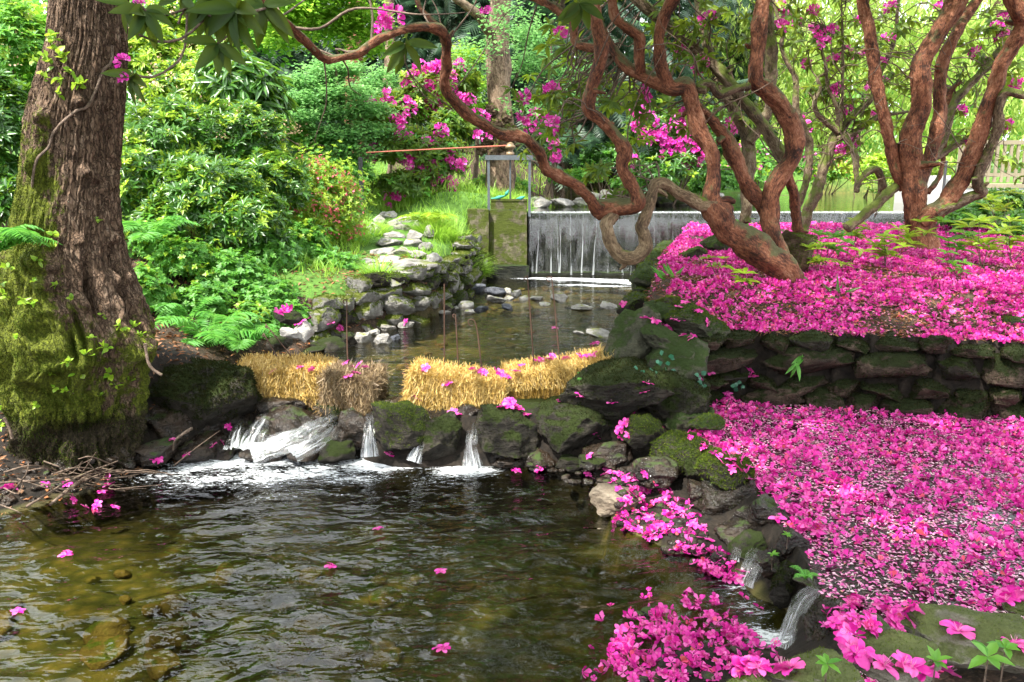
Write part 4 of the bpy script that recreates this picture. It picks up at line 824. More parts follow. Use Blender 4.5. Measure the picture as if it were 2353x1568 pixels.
    w = ar * np.clip(mf * (.5 + 1.2 * fbm(A_ * 7, 3)) - .25, 0, 1) ; idx = rng.choice(len(T3), 26000, p=w / w.sum()); nn = cr_[idx] / ar[idx][:, None]; P = A_[idx]
    inst(g, BLADE, P, nn + rng.normal(size=P.shape) * .6 + (0, 0, -.4), rng.normal(size=P.shape), U(.006, .017, len(P)), U(.002, .006, len(P)), 0); g.build("moss", M_moss, t)
    w = ar * (soil[T3[:, 0]] > .25) * s_[T3[:, 0]]; idx = rng.choice(len(T3), 6000, p=w / w.sum()); nn = cr_[idx] / ar[idx][:, None]; P = A_[idx]
    g = Geo(); inst(g, BLADE, P, nn + rng.normal(size=P.shape) * .7 + (0, 0, -.7), rng.normal(size=P.shape), U(.012, .05, len(P)), U(.003, .006, len(P)), 0); g.build("dark_moss", M_darkmoss, t)
    # epicormic shoots: (u, v, size)
    def surf(u, v):
        d2 = (uu - u) ** 2 + (v2 - v) ** 2 + 1e6 * (~s_); k = d2.argmin(); return VV[k]
    for (u, v, s2) in ((145, 95, 1.2), (125, 120, 1.1), (130, 160, 1), (155, 150, 1.2), (110, 190, 1), (155, 190, 1), (185, 200, 1.1), (205, 205, 1.2), (135, 225, .9), (165, 175, .9), (120, 140, 1), (95, 150, .9), (138, 550, 1), (128, 575, 1), (232, 512, .8), (100, 610, 1), (85, 650, .8), (140, 660, .8), (30, 620, 1), (60, 700, 1), (95, 700, .8), (178, 690, .8), (165, 840, 1.1), (215, 820, 1), (255, 800, 1.1), (290, 760, 1.1), (320, 755, 1), (275, 715, .9), (245, 735, .8), (335, 770, 1.1), (352, 800, 1), (262, 870, 1.1), (195, 865, 1), (308, 875, 1), (170, 905, .9), (135, 895, .8), (275, 890, .8), (90, 930, .9), (20, 950, 1.3), (12, 975, 1.2), (65, 975, 1.2), (120, 860, .8), (240, 910, .7), (25, 690, 1), (10, 660, 1.2), (45, 780, .9), (210, 780, .8)):
        p = surf(u, v); sd = nrm(np.array([[U(-.5, .5), -1, U(.2, .9)]]))[0]; g = Geo(); l = .085 * s2
        q = p + sd * l; tube(g, [(*p, .003), (*(p * .5 + q * .5 + (0, 0, .006)), .0025), (*q, .0015)], 5, .03, m=1)
        nl = int(6 * s2) + 2; tt = U(.2, 1.05, nl); O = p + sd * (l * tt)[:, None]; D = rdir(nl) * .8 + sd * .45 + (0, 0, .25); N = rdir(nl) * .5 + (0, -.4, .8)
        inst(g, LEAF2, O, D, N, U(.03, .058, nl) * s2, U(.02, .04, nl) * s2, 0); g.build("leafy_shoot", [M_lime, M_twig], t)
    # the bare root vine crossing the trunk
    vine = [(262, 108), (258, 145), (240, 165), (225, 205), (205, 245), (180, 255), (150, 280), (125, 310), (115, 340), (88, 365), (80, 395), (78, 430)]
    g = Geo(); tube(g, [(*(surf(u, v) + (0, -.02, 0)), .011 - .0003 * i) for i, (u, v) in enumerate(vine)], 8, .02, .1, gnarl=.3); g.build("clinging_root", M_twig, t)
    for L_ in ([(333, 790), (340, 830), (352, 850), (372, 862)], [(28, 1008), (22, 985), (10, 960)]):
        g = Geo(); tube(g, [(*(atY(u, v, 5.3 if u > 300 else 5.2)), .010) for u, v in L_], 7, .03, .1, gnarl=.3); g.build("bare_root", M_twig, t)
    # crown above, unseen: clumps added even behind the camera to shade the pool
    tp = np.array([C[-1], TY + .2, 9.0]); g = Geo()
    for k in range(9):
        an = k * .7; b0 = np.array([np.interp(4.6 + k * .5, z, C), TY + .25, 4.6 + k * .55]); e = b0 + np.array([math.cos(an) * U(2.5, 4.5), math.sin(an) * U(2.5, 4.0), U(1, 2.6)])
        tube(g, [(*b0, .14), (*(b0 * .55 + e * .45 + (0, 0, .3)), .08), (*e, .02)], 8, .2)
    g.build("limb", M_gbark, t)
    L = [(-3.2, 1.6, 6.0, 1.8, 1.7, .8), (-2.4, -1.4, 5.8, 1.9, 1.6, .8), (-1.6, 5.9, 6.8, 1.7, 1.5, .9), (-.2, 3.9, 6.2, 1.7, 1.6, .8), (.6, 1.8, 5.6, 1.8, 1.6, .8), (-1.0, .2, 5.4, 1.9, 1.6, .8), (-2.6, 7.2, 8.2, 1.5, 1.4, .8)]
    P, A = shell(L, 2300, .5, -1); g = Geo(); O, D, N = whorl(P, A + (0, 0, .4), 7, .9, 1.8); l = U(.14, .24, len(O)); inst(g, LEAF1, O, D, N, l, l * .6); g.build("crown", M_herb, t)
    return t
OLD = big_tree()

# ------------------------------------------------------------------ rhododendrons
OX = {1: (0, 0), 2: (784.3, 0), 3: (1568.7, 0), 5: (784.3, 522.9), 6: (1568.7, 522.9), 0: (0, 0)}
def stem(reg, pts, Y0, Y1, sc=1.0):
    k = 1.0 if reg == 0 else 2.9985; ox, oy = OX[reg]; n = len(pts); out = []
    for i, p in enumerate(pts):
        x, y, w = p[:3]; f = i / max(1, n - 1); Y = p[3] if len(p) > 3 else Y0 + (Y1 - Y0) * f
        q = atY(ox + x / k, oy + y / k, Y); out.append((*q, w / k / 2 * depth(q) / FP * sc))
    return out
def limb(parent, name, segs, mat, seed, bark=.10, gnarl=.28, sg=26):
    P = [q for s_ in segs for q in s_]; g = Geo()
    P = [(*p[:3], p[3] * .94) for p in P]
    cl, R = tube(g, P, sg, .022, bark, gnarl=gnarl, seed=seed); r = np.random.default_rng(seed + 70)
    for _ in range(2 if len(cl) > 60 else 0):
        i = int(r.uniform(.15, .85) * len(cl)); dv = r.normal(size=3) * (1, .5, 1); dv -= dv @ (cl[i + 1] - cl[i]) / ((cl[i + 1] - cl[i]) @ (cl[i + 1] - cl[i])) * (cl[i + 1] - cl[i]); dv /= np.linalg.norm(dv); q = R[i]
        tube(g, [(*(cl[i] + dv * q * .6), q * .5), (*(cl[i] + dv * q * 1.25), q * .36), (*(cl[i] + dv * q * r.uniform(1.6, 2.6) + r.normal(size=3) * q * .3), q * .2)], 14, .02, .1, gnarl=.3, seed=seed)
    g.build(name, mat, parent); return cl, R
SK = []   # centre lines, for twigs to grow from
ra = thing("rhododendron_tree", atY(1770, 630, 8.25), "old rhododendron with twisting red-brown stems and a looped branch over the weir pool", "tree")
def la(name, segs, mat=M_rbark, seed=0, **k):
    c, r = limb(ra, name, segs, mat, seed, **k); SK.append((ra, c)); return c
la("trunk", [stem(6, [(790, 420, 190), (700, 300, 205), (560, 195, 225), (420, 90, 195), (300, 5, 190)], 8.3, 8.15), stem(3, [(245, 1475, 185), (205, 1405, 165), (200, 1330, 120), (215, 1230, 105), (205, 1090, 105), (165, 980, 112), (110, 880, 120), (70, 750, 112), (50, 650, 120), (20, 590, 125)], 8.12, 8.0), stem(2, [(2290, 605, 110), (2190, 570, 100), (2090, 525, 92), (1990, 480, 82), (1910, 405, 80), (1850, 310, 75), (1800, 210, 55), (1770, 100, 45), (1700, -60, 40)], 8.0, 8.3)], seed=1)
la("branch", [stem(3, [(215, 1410, 110), (130, 1405, 105), (40, 1362, 88), (-20, 1335, 80)], 8.1, 8.0), stem(2, [(2290, 1305, 74), (2225, 1265, 80), (2165, 1275, 90), (2140, 1340, 80), (2118, 1430, 84), (2085, 1510, 90)], 8.0, 7.85), stem(5, [(2062, 0, 92), (2088, 60, 96), (2096, 140, 104), (2030, 205, 98), (1935, 200, 94), (1860, 120, 92), (1830, 20, 82)], 7.83, 7.75), stem(2, [(1825, 1545, 92), (1850, 1500, 96), (1890, 1470, 90)], 7.76, 7.8)], M_tanbark, 2)
la("branch", [stem(2, [(1745, 1480, 90), (1790, 1445, 140), (1890, 1425, 130), (1980, 1430, 125), (2040, 1405, 110), (2035, 1340, 95), (1985, 1250, 85), (1942, 1150, 90), (1950, 1040, 100), (1885, 930, 80), (1785, 830, 85), (1702, 755, 95), (1725, 600, 90), (1772, 450, 95), (1790, 330, 108), (1765, 200, 90), (1738, 80, 95), (1725, -60, 100)], 7.85, 7.4)], seed=3)
la("branch", [stem(2, [(1800, 1450, 100), (1745, 1425, 84), (1690, 1340, 75), (1590, 1262, 78), (1480, 1205, 85), (1405, 1160, 78), (1370, 1060, 78), (1295, 972, 75), (1205, 930, 88), (1110, 930, 80), (1000, 868, 75), (872, 790, 80), (770, 690, 75), (712, 590, 76), (724, 450, 75), (725, 330, 70), (712, 245, 82), (650, 198, 82), (520, 190, 60), (380, 225, 60), (240, 282, 65), (110, 372, 60), (0, 398, 52)], 7.8, 5.6), stem(1, [(2240, 405, 60), (2100, 285, 64), (1980, 165, 58), (1870, 75, 52), (1760, -40, 46), (1600, -200, 40)], 5.5, 4.2)], seed=4, sg=18)
la("branch", [stem(2, [(700, 230, 55), (610, 125, 42), (540, 50, 36), (500, -80, 34)], 6.45, 6.6)], seed=5, sg=12)
la("branch", [stem(2, [(2060, 500, 80), (2058, 430, 76), (2050, 330, 76), (2048, 250, 82), (1965, 190, 72), (1885, 120, 66), (1868, 0, 66), (1860, -140, 64)], 8.05, 7.8)], seed=6)
la("branch", [stem(2, [(2260, 610, 100), (2215, 500, 92), (2195, 380, 90), (2190, 250, 84), (2225, 110, 92), (2300, -30, 92), (2360, -150, 90)], 8.0, 7.8)], seed=7)
la("branch", [stem(2, [(1760, 335, 70), (1700, 325, 64), (1625, 308, 58), (1600, 230, 62), (1598, 150, 60), (1500, 72, 60), (1400, 20, 52), (1260, -40, 46)], 7.6, 7.9)], seed=8, sg=16)
la("branch", [stem(6, [(690, 250, 130), (640, 130, 140), (610, 10, 130)], 8.4, 8.4), stem(3, [(602, 1490, 128), (612, 1350, 126), (660, 1235, 126), (740, 1105, 120), (770, 985, 130), (735, 835, 130), (680, 725, 122), (575, 632, 122), (502, 560, 112), (508, 400, 106), (530, 200, 110), (558, 0, 110), (570, -160, 105)], 8.4, 8.2)], seed=9)
la("branch", [stem(3, [(590, 1500, 100), (555, 1430, 105), (480, 1320, 108), (405, 1200, 110), (345, 1065, 112), (290, 945, 100), (195, 825, 80), (110, 735, 70), (60, 680, 60)], 8.5, 8.2)], seed=10)
la("branch", [stem(3, [(720, 1160, 85), (670, 1050, 86), (600, 935, 86), (505, 800, 88), (400, 675, 84), (300, 540, 84), (200, 432, 80), (100, 345, 72), (-20, 240, 74)], 8.6, 9.0), stem(2, [(2230, 150, 78), (2060, 20, 80), (1960, -100, 76)], 9.0, 9.0)], M_rbark2, 11)
la("branch", [stem(3, [(430, 1530, 80), (440, 1400, 82), (455, 1180, 90), (452, 1000, 92), (420, 880, 82), (340, 735, 80), (262, 580, 80), (190, 380, 68), (140, 200, 60), (105, 0, 50), (90, -120, 46)], 9.2, 9.4)], M_rbark2, 12)
la("branch", [stem(3, [(455, 980, 80), (560, 830, 70), (602, 690, 74), (608, 420, 90), (592, 150, 82), (560, -60, 80)], 9.2, 9.3)], M_rbark2, 13)
la("branch", [stem(3, [(790, 1580, 84), (775, 1400, 72), (742, 1260, 62), (690, 1130, 60)], 8.9, 8.5)], seed=14)
la("branch", [stem(3, [(160, 620, 60), (110, 610, 56), (140, 580, 64), (190, 580, 58), (240, 650, 52), (290, 645, 56), (380, 610, 52), (460, 600, 50)], 8.0, 8.25)], M_rbark2, 15, sg=14)
g = Geo(); V_, F_ = rock_geo(g, atY(1835, 575, 8.9), (.45, .5, .55), 0, 77, 4, 8); o_ = g.build("stump_burr", M_burr, ra); moss_part(o_, V_, F_, 2500, .03, 3, M_moss, -.1)

rb = thing("rhododendron_tree", atY(2115, 565, 10.4), "right hand rhododendron with thick red stems rising from the pink carpet", "tree")
def lb(name, segs, mat=M_rbark, seed=0, par=None, **k):
    c, r = limb(par or rb, name, segs, mat, seed, **k); SK.append((par or rb, c)); return c
lb("trunk", [stem(6, [(1645, 190, 215), (1640, 120, 190), (1635, 0, 170)], 10.4, 10.4), stem(3, [(1622, 1500, 165), (1595, 1320, 158), (1582, 1120, 155), (1572, 970, 145), (1602, 850, 138), (1640, 735, 130), (1645, 600, 138), (1640, 455, 138), (1700, 330, 130), (1782, 200, 130), (1860, 70, 138), (1905, -60, 128)], 10.4, 10.2)], seed=21)
lb("branch", [stem(3, [(1640, 1250, 85), (1690, 1120, 90), (1740, 950, 90), (1778, 785, 94), (1772, 610, 86), (1782, 480, 86), (1830, 335, 88), (1900, 205, 84), (1972, 80, 70), (2070, -40, 60)], 10.5, 10.6)], seed=22)
lb("branch", [stem(3, [(1640, 1530, 120), (1720, 1470, 130), (1830, 1380, 122), (1920, 1230, 120), (1990, 1080, 115), (2040, 930, 112), (2082, 780, 110), (2150, 600, 110), (2192, 450, 110), (2262, 340, 112), (2332, 230, 112), (2340, 130, 110), (2275, 0, 100), (2240, -120, 95)], 10.3, 9.7)], seed=23)
lb("branch", [stem(3, [(1740, 1470, 80), (1900, 1395, 88), (2000, 1352, 66), (2068, 1325, 74), (2030, 1250, 72), (2085, 1100, 70), (2150, 960, 62), (2182, 860, 70), (2180, 750, 66), (2222, 640, 62), (2350, 660, 60), (2450, 640, 56)], 10.2, 9.8)], M_rbark2, 24, sg=16)
lb("branch", [stem(3, [(1530, 1290, 90), (1472, 1190, 88), (1440, 1050, 80), (1402, 850, 80), (1352, 650, 84), (1312, 400, 84), (1280, 200, 80), (1235, 0, 72), (1210, -120, 68)], 10.5, 10.2)], seed=25)
lb("branch", [stem(3, [(1720, 1100, 55), (1800, 950, 58), (1852, 750, 60), (1950, 612, 60), (2090, 470, 58), (2200, 320, 50), (2262, 150, 42), (2320, -40, 36)], 10.8, 11.2)], M_rbark2, 26, sg=14)
lb("branch", [stem(3, [(1700, 1110, 50), (1780, 1065, 48), (1880, 1000, 50), (2010, 925, 50), (2120, 860, 44)], 10.9, 11.2)], M_rbark2, 27, sg=14)
lb("branch", [stem(3, [(1690, 1330, 40), (1770, 1210, 36), (1800, 1060, 34), (1815, 900, 32), (1840, 650, 36), (1910, 560, 36)], 10.9, 11.2)], seed=28, sg=12)
lb("branch", [stem(3, [(1540, 1220, 60), (1440, 1310, 70), (1310, 1430, 74), (1130, 1570, 70)], 10.6, 10.2)], M_rbark2, 29, sg=14)
lb("branch", [stem(3, [(1340, 1400, 55), (1372, 1310, 58), (1368, 1230, 56), (1335, 1170, 52), (1290, 1180, 50), (1215, 1250, 42), (1198, 1325, 36)], 10.8, 10.6)], M_rbark2, 30, sg=14)
rc = thing("rhododendron_tree", atY(1845, 520, 11.6), "slender mossy rhododendron leaning between the two red stemmed ones", "tree")
lb("trunk", [stem(3, [(825, 1600, 86), (842, 1520, 80), (872, 1430, 80), (922, 1320, 80), (962, 1180, 72), (1002, 1060, 70), (1062, 930, 74), (1120, 860, 50), (1205, 770, 46), (1300, 680, 40), (1360, 500, 40), (1430, 360, 34), (1470, 200, 26), (1490, -40, 20)], 11.6, 12.2)], M_rbark2, 31, rc, sg=16)
lb("branch", [stem(3, [(1070, 950, 52), (1150, 930, 46), (1250, 872, 40), (1350, 800, 32), (1450, 785, 26), (1550, 770, 20)], 11.8, 12.2)], M_rbark2, 32, rc, sg=10)
lb("branch", [stem(3, [(1080, 910, 52), (1000, 850, 46), (925, 775, 40), (908, 690, 34), (950, 610, 26), (930, 540, 24), (985, 500, 22)], 11.8, 12.0)], M_rbark2, 33, rc, sg=10)
lb("branch", [stem(3, [(1085, 900, 30), (1098, 750, 24), (1102, 500, 20), (1100, 200, 17), (1090, -40, 14)], 11.8, 12.0)], M_rbark2, 34, rc, sg=8)
lb("branch", [stem(3, [(1110, 930, 44), (1152, 1000, 40), (1182, 1060, 44), (1196, 1200, 40), (1205, 1300, 30)], 11.7, 11.4)], M_rbark2, 35, rc, sg=10)
lb("branch", [stem(3, [(760, 1480, 44), (822, 1350, 50), (862, 1200, 55), (872, 1000, 55), (832, 880, 55), (782, 750, 50), (780, 550, 40), (722, 430, 36), (682, 330, 30), (690, 200, 28), (650, 100, 26), (600, -40, 22)], 11.4, 11.6)], M_rbark2, 36, rc, sg=12)
lb("branch", [stem(3, [(1075, 880, 34), (1060, 740, 30), (1000, 600, 24), (985, 450, 26), (960, 340, 22), (990, 200, 18)], 11.9, 12.0)], M_rbark2, 37, rc, sg=8)

# leaf whorls with their twigs: (u, v, spread u, spread v, distance, whorls, blooms)
def foliage(parent, zones, mat, size, near=False):
    gl, gt = Geo(), Geo(); blooms = []
    cl = np.vstack([c for p, c in SK if p is parent])
    for (u, v, su, sv, Y, n, nb) in zones:
        n = int(n * 1.45)
        for k in range(n):
            c = atY(u + rng.normal() * su * .6, v + rng.normal() * sv * .6, Y + U(-.5, .5)); ax = nrm(np.array([[U(-.7, .7), U(-.8, .4), U(.0, 1.)]]))
            L = size * U(.8, 1.2); O, D, N = whorl(c[None], ax, int(U(6, 10)), 1.0, 2.0); m = len(O)
            D = nrm(D + np.array([0, 0, -.35])); inst(gl, LEAF2 if not near else LEAF4, O, D, N, L * U(.75, 1.15, m), L * .34 * U(.85, 1.15, m), int(rng.random() < .14))
            # the twig back towards the nearest limb
            d = np.linalg.norm(cl - c, axis=1); j = d.argmin(); b = cl[j]
            far = d[j]
            if far > 1.1: b = c + nrm((b - c)[None])[0] * U(.5, 1.1)
            m1 = c - ax[0] * far * .25; m1 = m1 * .6 + b * .4 + rng.normal(size=3) * .06 * min(1, far); m2 = c * .35 + b * .65 + rng.normal(size=3) * .08 * min(1, far)
            tube(gt, [(*b, .009), (*m2, .007), (*m1, .005), (*c, .003)], 5, .08, gnarl=.2)
            if k < nb: blooms.append((c + ax[0] * .03, ax[0]))
    if not near:
        for k in range(46):      # bare fine branches
            b = cl[rng.integers(len(cl))]
            if b[2] < 2.0: continue
            P = [np.array(b)]; dv = nrm(np.array([[U(-1, 1), U(-.6, .6), U(-.1, 1)]]))[0]
            for _ in range(6): dv = nrm((dv + rng.normal(size=3) * .38 + (0, 0, .05))[None])[0]; P.append(P[-1] + dv * U(.12, .26))
            w_ = U(.005, .011); tube(gt, [(*p, w_ * (1 - .12 * i)) for i, p in enumerate(P)], 5, .05, gnarl=.2)
    gl.build("foliage", [mat, M_lime], parent); gt.build("twigs", M_twig, parent)
    for c, ax in blooms:
        truss(parent, c, ax, .16 if not near else .10)
def truss(parent, c, ax, s_, mat=None, n=9):
    g = Geo(); ax = nrm(np.asarray(ax, float)[None])[0]; D = rdir(n * 3); D = D[(D @ ax) > -.15][:n]; O = c + D * s_ * .33
    P1, P2 = perp(D)
    for i in range(len(D)): 
        T = BLOOMS[1 + i % 3]; inst(g, T, O[i:i + 1], P1[i:i + 1], D[i:i + 1], s_ * U(.5, .62), s_ * .56)
    return g.build("blossom", mat or M_bloom, parent)
ZA = [(1290, 90, 70, 60, 9.2, 10, 1), (1265, 200, 60, 50, 8.6, 9, 1), (1350, 160, 60, 50, 8.8, 9, 0), (1210, 235, 40, 30, 8.6, 4, 1), (1420, 215, 70, 40, 8.6, 9, 1), (1285, 270, 50, 40, 8.2, 8, 1), (1255, 325, 40, 30, 8.1, 6, 0), (1340, 240, 50, 40, 8.4, 8, 1), (1380, 395, 26, 22, 8.3, 4, 0), (1420, 430, 24, 20, 8.2, 3, 0), (1480, 250, 50, 50, 8.6, 8, 0), (1460, 330, 36, 30, 8.4, 4, 0), (1540, 130, 60, 70, 8.8, 11, 1), (1600, 60, 60, 40, 9.0, 9, 1), (1510, 50, 50, 40, 8.8, 7, 0), (1620, 170, 30, 40, 9.1, 7, 1), (1690, 90, 50, 60, 9.2, 7, 0), (1780, 60, 50, 50, 9.4, 7, 1), (1560, 280, 40, 30, 9.0, 5, 1), (1480, -60, 140, 60, 8, 14, 1), (1700, -70, 140, 60, 8.5, 14, 1), (1350, -40, 90, 50, 8, 10, 0), (1660, 265, 50, 40, 9.6, 5, 1), (1720, 250, 40, 30, 9.6, 4, 0)]
foliage(ra, ZA, M_rhodo, .13)
ZB = [(2060, 60, 40, 60, 11.5, 8, 2), (2020, 150, 40, 60, 11.5, 7, 1), (2070, 190, 40, 40, 11.2, 7, 1), (2210, 120, 50, 60, 11.4, 9, 2), (2270, 60, 50, 50, 11.2, 9, 2), (2310, 170, 40, 60, 11.2, 9, 2), (2230, 230, 50, 50, 11.4, 8, 1), (2290, 290, 50, 40, 11.2, 8, 1), (2330, 120, 30, 60, 10.8, 7, 1), (2160, 30, 40, 40, 11.5, 6, 1), (2200, 320, 40, 40, 11.4, 5, 1), (2250, -60, 120, 50, 10.6, 14, 1), (2050, -60, 120, 50, 10.6, 12, 1), (2330, 380, 30, 20, 11.2, 3, 0)]
foliage(rb, ZB, M_rhodo, .14)
ZC = [(1830, 40, 50, 50, 12.2, 9, 3), (1900, 70, 50, 40, 12.4, 8, 3), (1960, 40, 50, 40, 12.2, 8, 2), (1850, 130, 40, 40, 12.2, 7, 2), (1920, 150, 40, 40, 12.3, 7, 1), (1870, 210, 40, 30, 12.2, 6, 1), (1960, 120, 40, 40, 12.2, 7, 2), (1940, 230, 40, 30, 12.2, 5, 2), (1990, 260, 30, 40, 12.4, 4, 1), (1960, 300, 40, 30, 12.2, 5, 1), (1860, 290, 30, 30, 12.2, 4, 2), (1940, 350, 40, 40, 12.2, 8, 2), (2000, 200, 30, 50, 12.3, 5, 1), (2055, 270, 30, 30, 12.3, 4, 0), (1800, 0, 60, 40, 12, 8, 2), (1930, -50, 100, 40, 12, 12, 2)]
foliage(rc, ZC, M_rhodo, .15)
# their crowns above the picture, which keep the banks and pools in shade
for par, L in ((ra, [(.4, 7.2, 5.2, 1.8, 1.6, .8), (2.2, 7.6, 5.3, 1.8, 1.7, .9), (1.6, 5.4, 4.9, 1.8, 1.5, .7), (3.0, 5.0, 4.8, 1.7, 1.5, .7), (-.6, 9.2, 5.8, 1.4, 1.3, .7), (1.4, 9.6, 5.9, 1.6, 1.4, .8), (2.2, 3.2, 4.5, 1.6, 1.4, .6)]), (rb, [(4.2, 8.2, 5.4, 1.9, 1.8, .9), (6.2, 8.6, 5.5, 1.9, 1.8, .9), (5.0, 6.0, 5.0, 1.9, 1.6, .8), (4.2, 3.4, 4.6, 1.7, 1.5, .6), (6.6, 5.2, 5.0, 1.8, 1.6, .8), (6.6, 11, 6.0, 1.8, 1.6, .9), (4.4, 10.6, 6.0, 1.6, 1.5, .9)])):
    P, A = shell(L, 1900, .5, -1); g = Geo(); O, D, N = whorl(P, A + (0, 0, .6), 8, 1.0, 1.9); l = .15 * U(.8, 1.25, len(O)); inst(g, LEAF1, O, D, N, l, l * .34); g.build("crown", M_rhodo, par)
# the drooping leafy twigs hanging into the top left, from the reaching branch
NG = [(490, -10, .0, 2.8, 9, 170), (545, 20, 0, 2.75, 10, 190), (605, 10, 0, 2.9, 8, 170), (500, 100, 0, 2.8, 6, 150), (330, 25, 0, 2.6, 8, 150), (300, 8, 0, 2.6, 4, 120), (310, 172, 0, 2.6, 8, 120), (425, -15, 0, 2.8, 5, 140), (930, 100, 0, 5.6, 6, 130), (1330, 8, 0, 6.8, 7, 130)]
for (u, v, _, Y, n, px) in NG:
    c = atY(u, v, Y); L = px / FP * depth(c) * .56; ax = nrm(np.array([[U(-.3, .3), -.3, -.1]])); g = Geo(); O, D, N = whorl(c[None], ax, n, .9, 1.9)
    D = nrm(D + np.array([0, 0, -.75])); N = N + np.array([0, -.35, .7]); m = len(O); inst(g, LEAF4, O, D, N, L * U(.8, 1.1, m), L * .33 * U(.9, 1.1, m)); g.build("leaf_whorl", M_near, ra)
for P in ([(560, -60, 3), (500, 40, 2.8), (430, 20, 2.8), (410, 55, 2.8)], [(560, -60, 3), (470, 45, 2.8), (415, 90, 2.7), (360, 95, 2.65), (320, 80, 2.6)], [(430, 20, 2.8), (425, 110, 2.75), (400, 150, 2.7), (350, 178, 2.65), (310, 172, 2.6)], [(700, -60, 4.0), (610, 20, 2.9), (550, 10, 2.75)], [(700, 0, 4.0), (640, 40, 3.2), (560, 60, 2.9), (500, 100, 2.8)], [(430, 20, 2.8), (360, 40, 2.65), (330, 20, 2.6), (310, 0, 2.6)], [(1040, 250, 6.3), (960, 190, 5.8), (930, 140, 5.6), (930, 100, 5.6)], [(1042, 255, 6.9), (980, 225, 6.4), (935, 160, 5.7)]):
    g = Geo(); tube(g, [(*atY(u, v, Y), .004) for u, v, Y in P], 6, .05, gnarl=.3, seed=P[0][0]); g.build("twig", M_twig, ra)
for (u, v, Y, s_) in ((285, 142, 2.6, .05), (292, 178, 2.6, .045), (318, 10, 2.6, .05), (900, 45, 5.9, .16), (885, 60, 5.9, .12), (1118, 25, 6.4, .09)):
    truss(ra, atY(u, v, Y), (-.3, -.8, .4), s_, n=5 if s_ < .1 else 10)
# ------------------------------------------------------------------ shrubs, herbs and trees
def lobe(u, v, Y, ru, rv, dy=None):
    c = atY(u, v, Y); t = depth(c) / FP; return (*c, ru * t, dy or (ru + rv) * .5 * t, rv * t)
def shrub(name, label, cat, lobes, n, k, L, ratio, mat, tips=None, tipf=.25, flowers=None, T=LEAF1, lo=.8, hi=1.7, stems=6, group=None, inner=.25, upw=.6, bl=None, rmin=.72, sr=.022, jit=0.):
    b = np.array(lobes); base = (b[:, 0].mean(), b[:, 1].mean() + .2); zb = float(H(*base)); o = thing(name, (*base, zb), label, cat, group)
    P, A = shell(lobes, n, rmin); P = P + rng.normal(size=P.shape) * jit; A = nrm(A * .7 + np.array([0, -.15, upw]) + rng.normal(size=A.shape) * .3)
    g = Geo(); O, D, N = whorl(P, A, k, lo, hi); m = len(O); tip = np.repeat((rng.random(len(P)) < tipf) & (A[:, 2] > .2), k)
    l = L * U(.65, 1.2, m)
    for q, mi in ((~tip, 0), (tip, 1)): inst(g, T, O[q], D[q], N[q], l[q] * (1 if mi == 0 else .8), l[q] * ratio, mi)
    ni = int(n * inner); Pi, Ai = shell(lobes, ni, .25); O, D, N = whorl(Pi, nrm(Ai + (0, 0, .5)), k, lo, hi); l = L * U(.8, 1.3, len(O)); inst(g, T, O, D, N, l, l * ratio, 0)
    g.build("foliage", [mat, tips or mat], o)
    if stems:
        gs = Geo()
        for i in range(stems):
            q = P[rng.integers(len(P))]; s0 = np.array([base[0] + U(-.3, .3), base[1] + U(-.2, .2), zb - .05]); mid = s0 * .5 + q * .5 + rng.normal(size=3) * .12 + (0, 0, .1)
            tube(gs, [(*s0, sr), (*mid, sr * .64), (*q, sr * .2)], 6, .12, gnarl=.2)
        gs.build("stems", M_twig if sr > .01 else M_herb, o)
    if flowers:
        nf, fm, fs = flowers; Pf, Af = shell(lobes, nf * 3, .92); keep = np.argsort(Pf[:, 1] - Pf[:, 2] * .5 + rng.normal(size=len(Pf)) * .5)[:nf]; Pf, Af = Pf[keep], Af[keep]
        if bl:
            bl = [(u + rng.normal() * 9, v + rng.normal() * 8, Y) for u, v, Y in bl for _ in range(2)][:96]   # blossoms where the picture has them
            Pf = np.array([atY(u, v, Y) for u, v, Y in bl]); Af = np.tile([0, -.7, .5], (len(Pf), 1))
        for i in range(len(Pf)): truss(o, Pf[i], Af[i] + (0, -.4, .3), fs * U(.75, 1.2), fm, 7)
    return o
def dots(name, parent_lobes, parent, n, size, mat, k=7, spike=False):
    P, A = shell(parent_lobes, n, .93); g = Geo(); A = nrm(A + np.array([0, -.3, .8]))
    O = np.repeat(P, k, 0) + rng.normal(size=(len(P) * k, 3)) * size * .9; D = rdir(len(O)); N = rdir(len(O)); inst(g, LOWB[0], O, D, N, size * U(.6, 1.1, len(O)), size * U(.6, 1.1, len(O))); o = g.build(name, mat, parent); o['kind'] = 'stuff'; return o
# the pieris bank on the left
L1 = [lobe(400, 350, 10.2, 130, 110), lobe(560, 330, 10.6, 100, 90), lobe(330, 450, 9.6, 80, 120), lobe(480, 470, 9.4, 120, 100), lobe(620, 440, 10.2, 80, 90), lobe(560, 520, 9.2, 90, 70), lobe(440, 400, 9.5, 60, 40), lobe(530, 410, 9.6, 50, 40), lobe(380, 500, 9.1, 60, 40), lobe(600, 480, 9.4, 50, 40), lobe(470, 300, 10.2, 60, 40)]
s = shrub("pieris_shrub", "large glossy evergreen shrub with lime young leaves right of the old trunk", "shrub", L1, 4200, 8, .115, .29, M_glossy, M_lime, .34, inner=.4); dots("flower_spray", L1[:2], s, 60, .028, M_pale)
L2 = [lobe(350, 170, 13.2, 110, 100), lobe(440, 230, 12.6, 100, 80), lobe(380, 90, 14, 120, 80), lobe(500, 130, 14, 70, 80)]
s = shrub("pieris_shrub", "tall pale shrub with cream and salmon flower sprays behind the glossy one", "shrub", L2, 2200, 8, .13, .32, M_lime, M_glossy, .4, inner=.3); dots("flower_spray", L2, s, 330, .045, M_pale, 6)
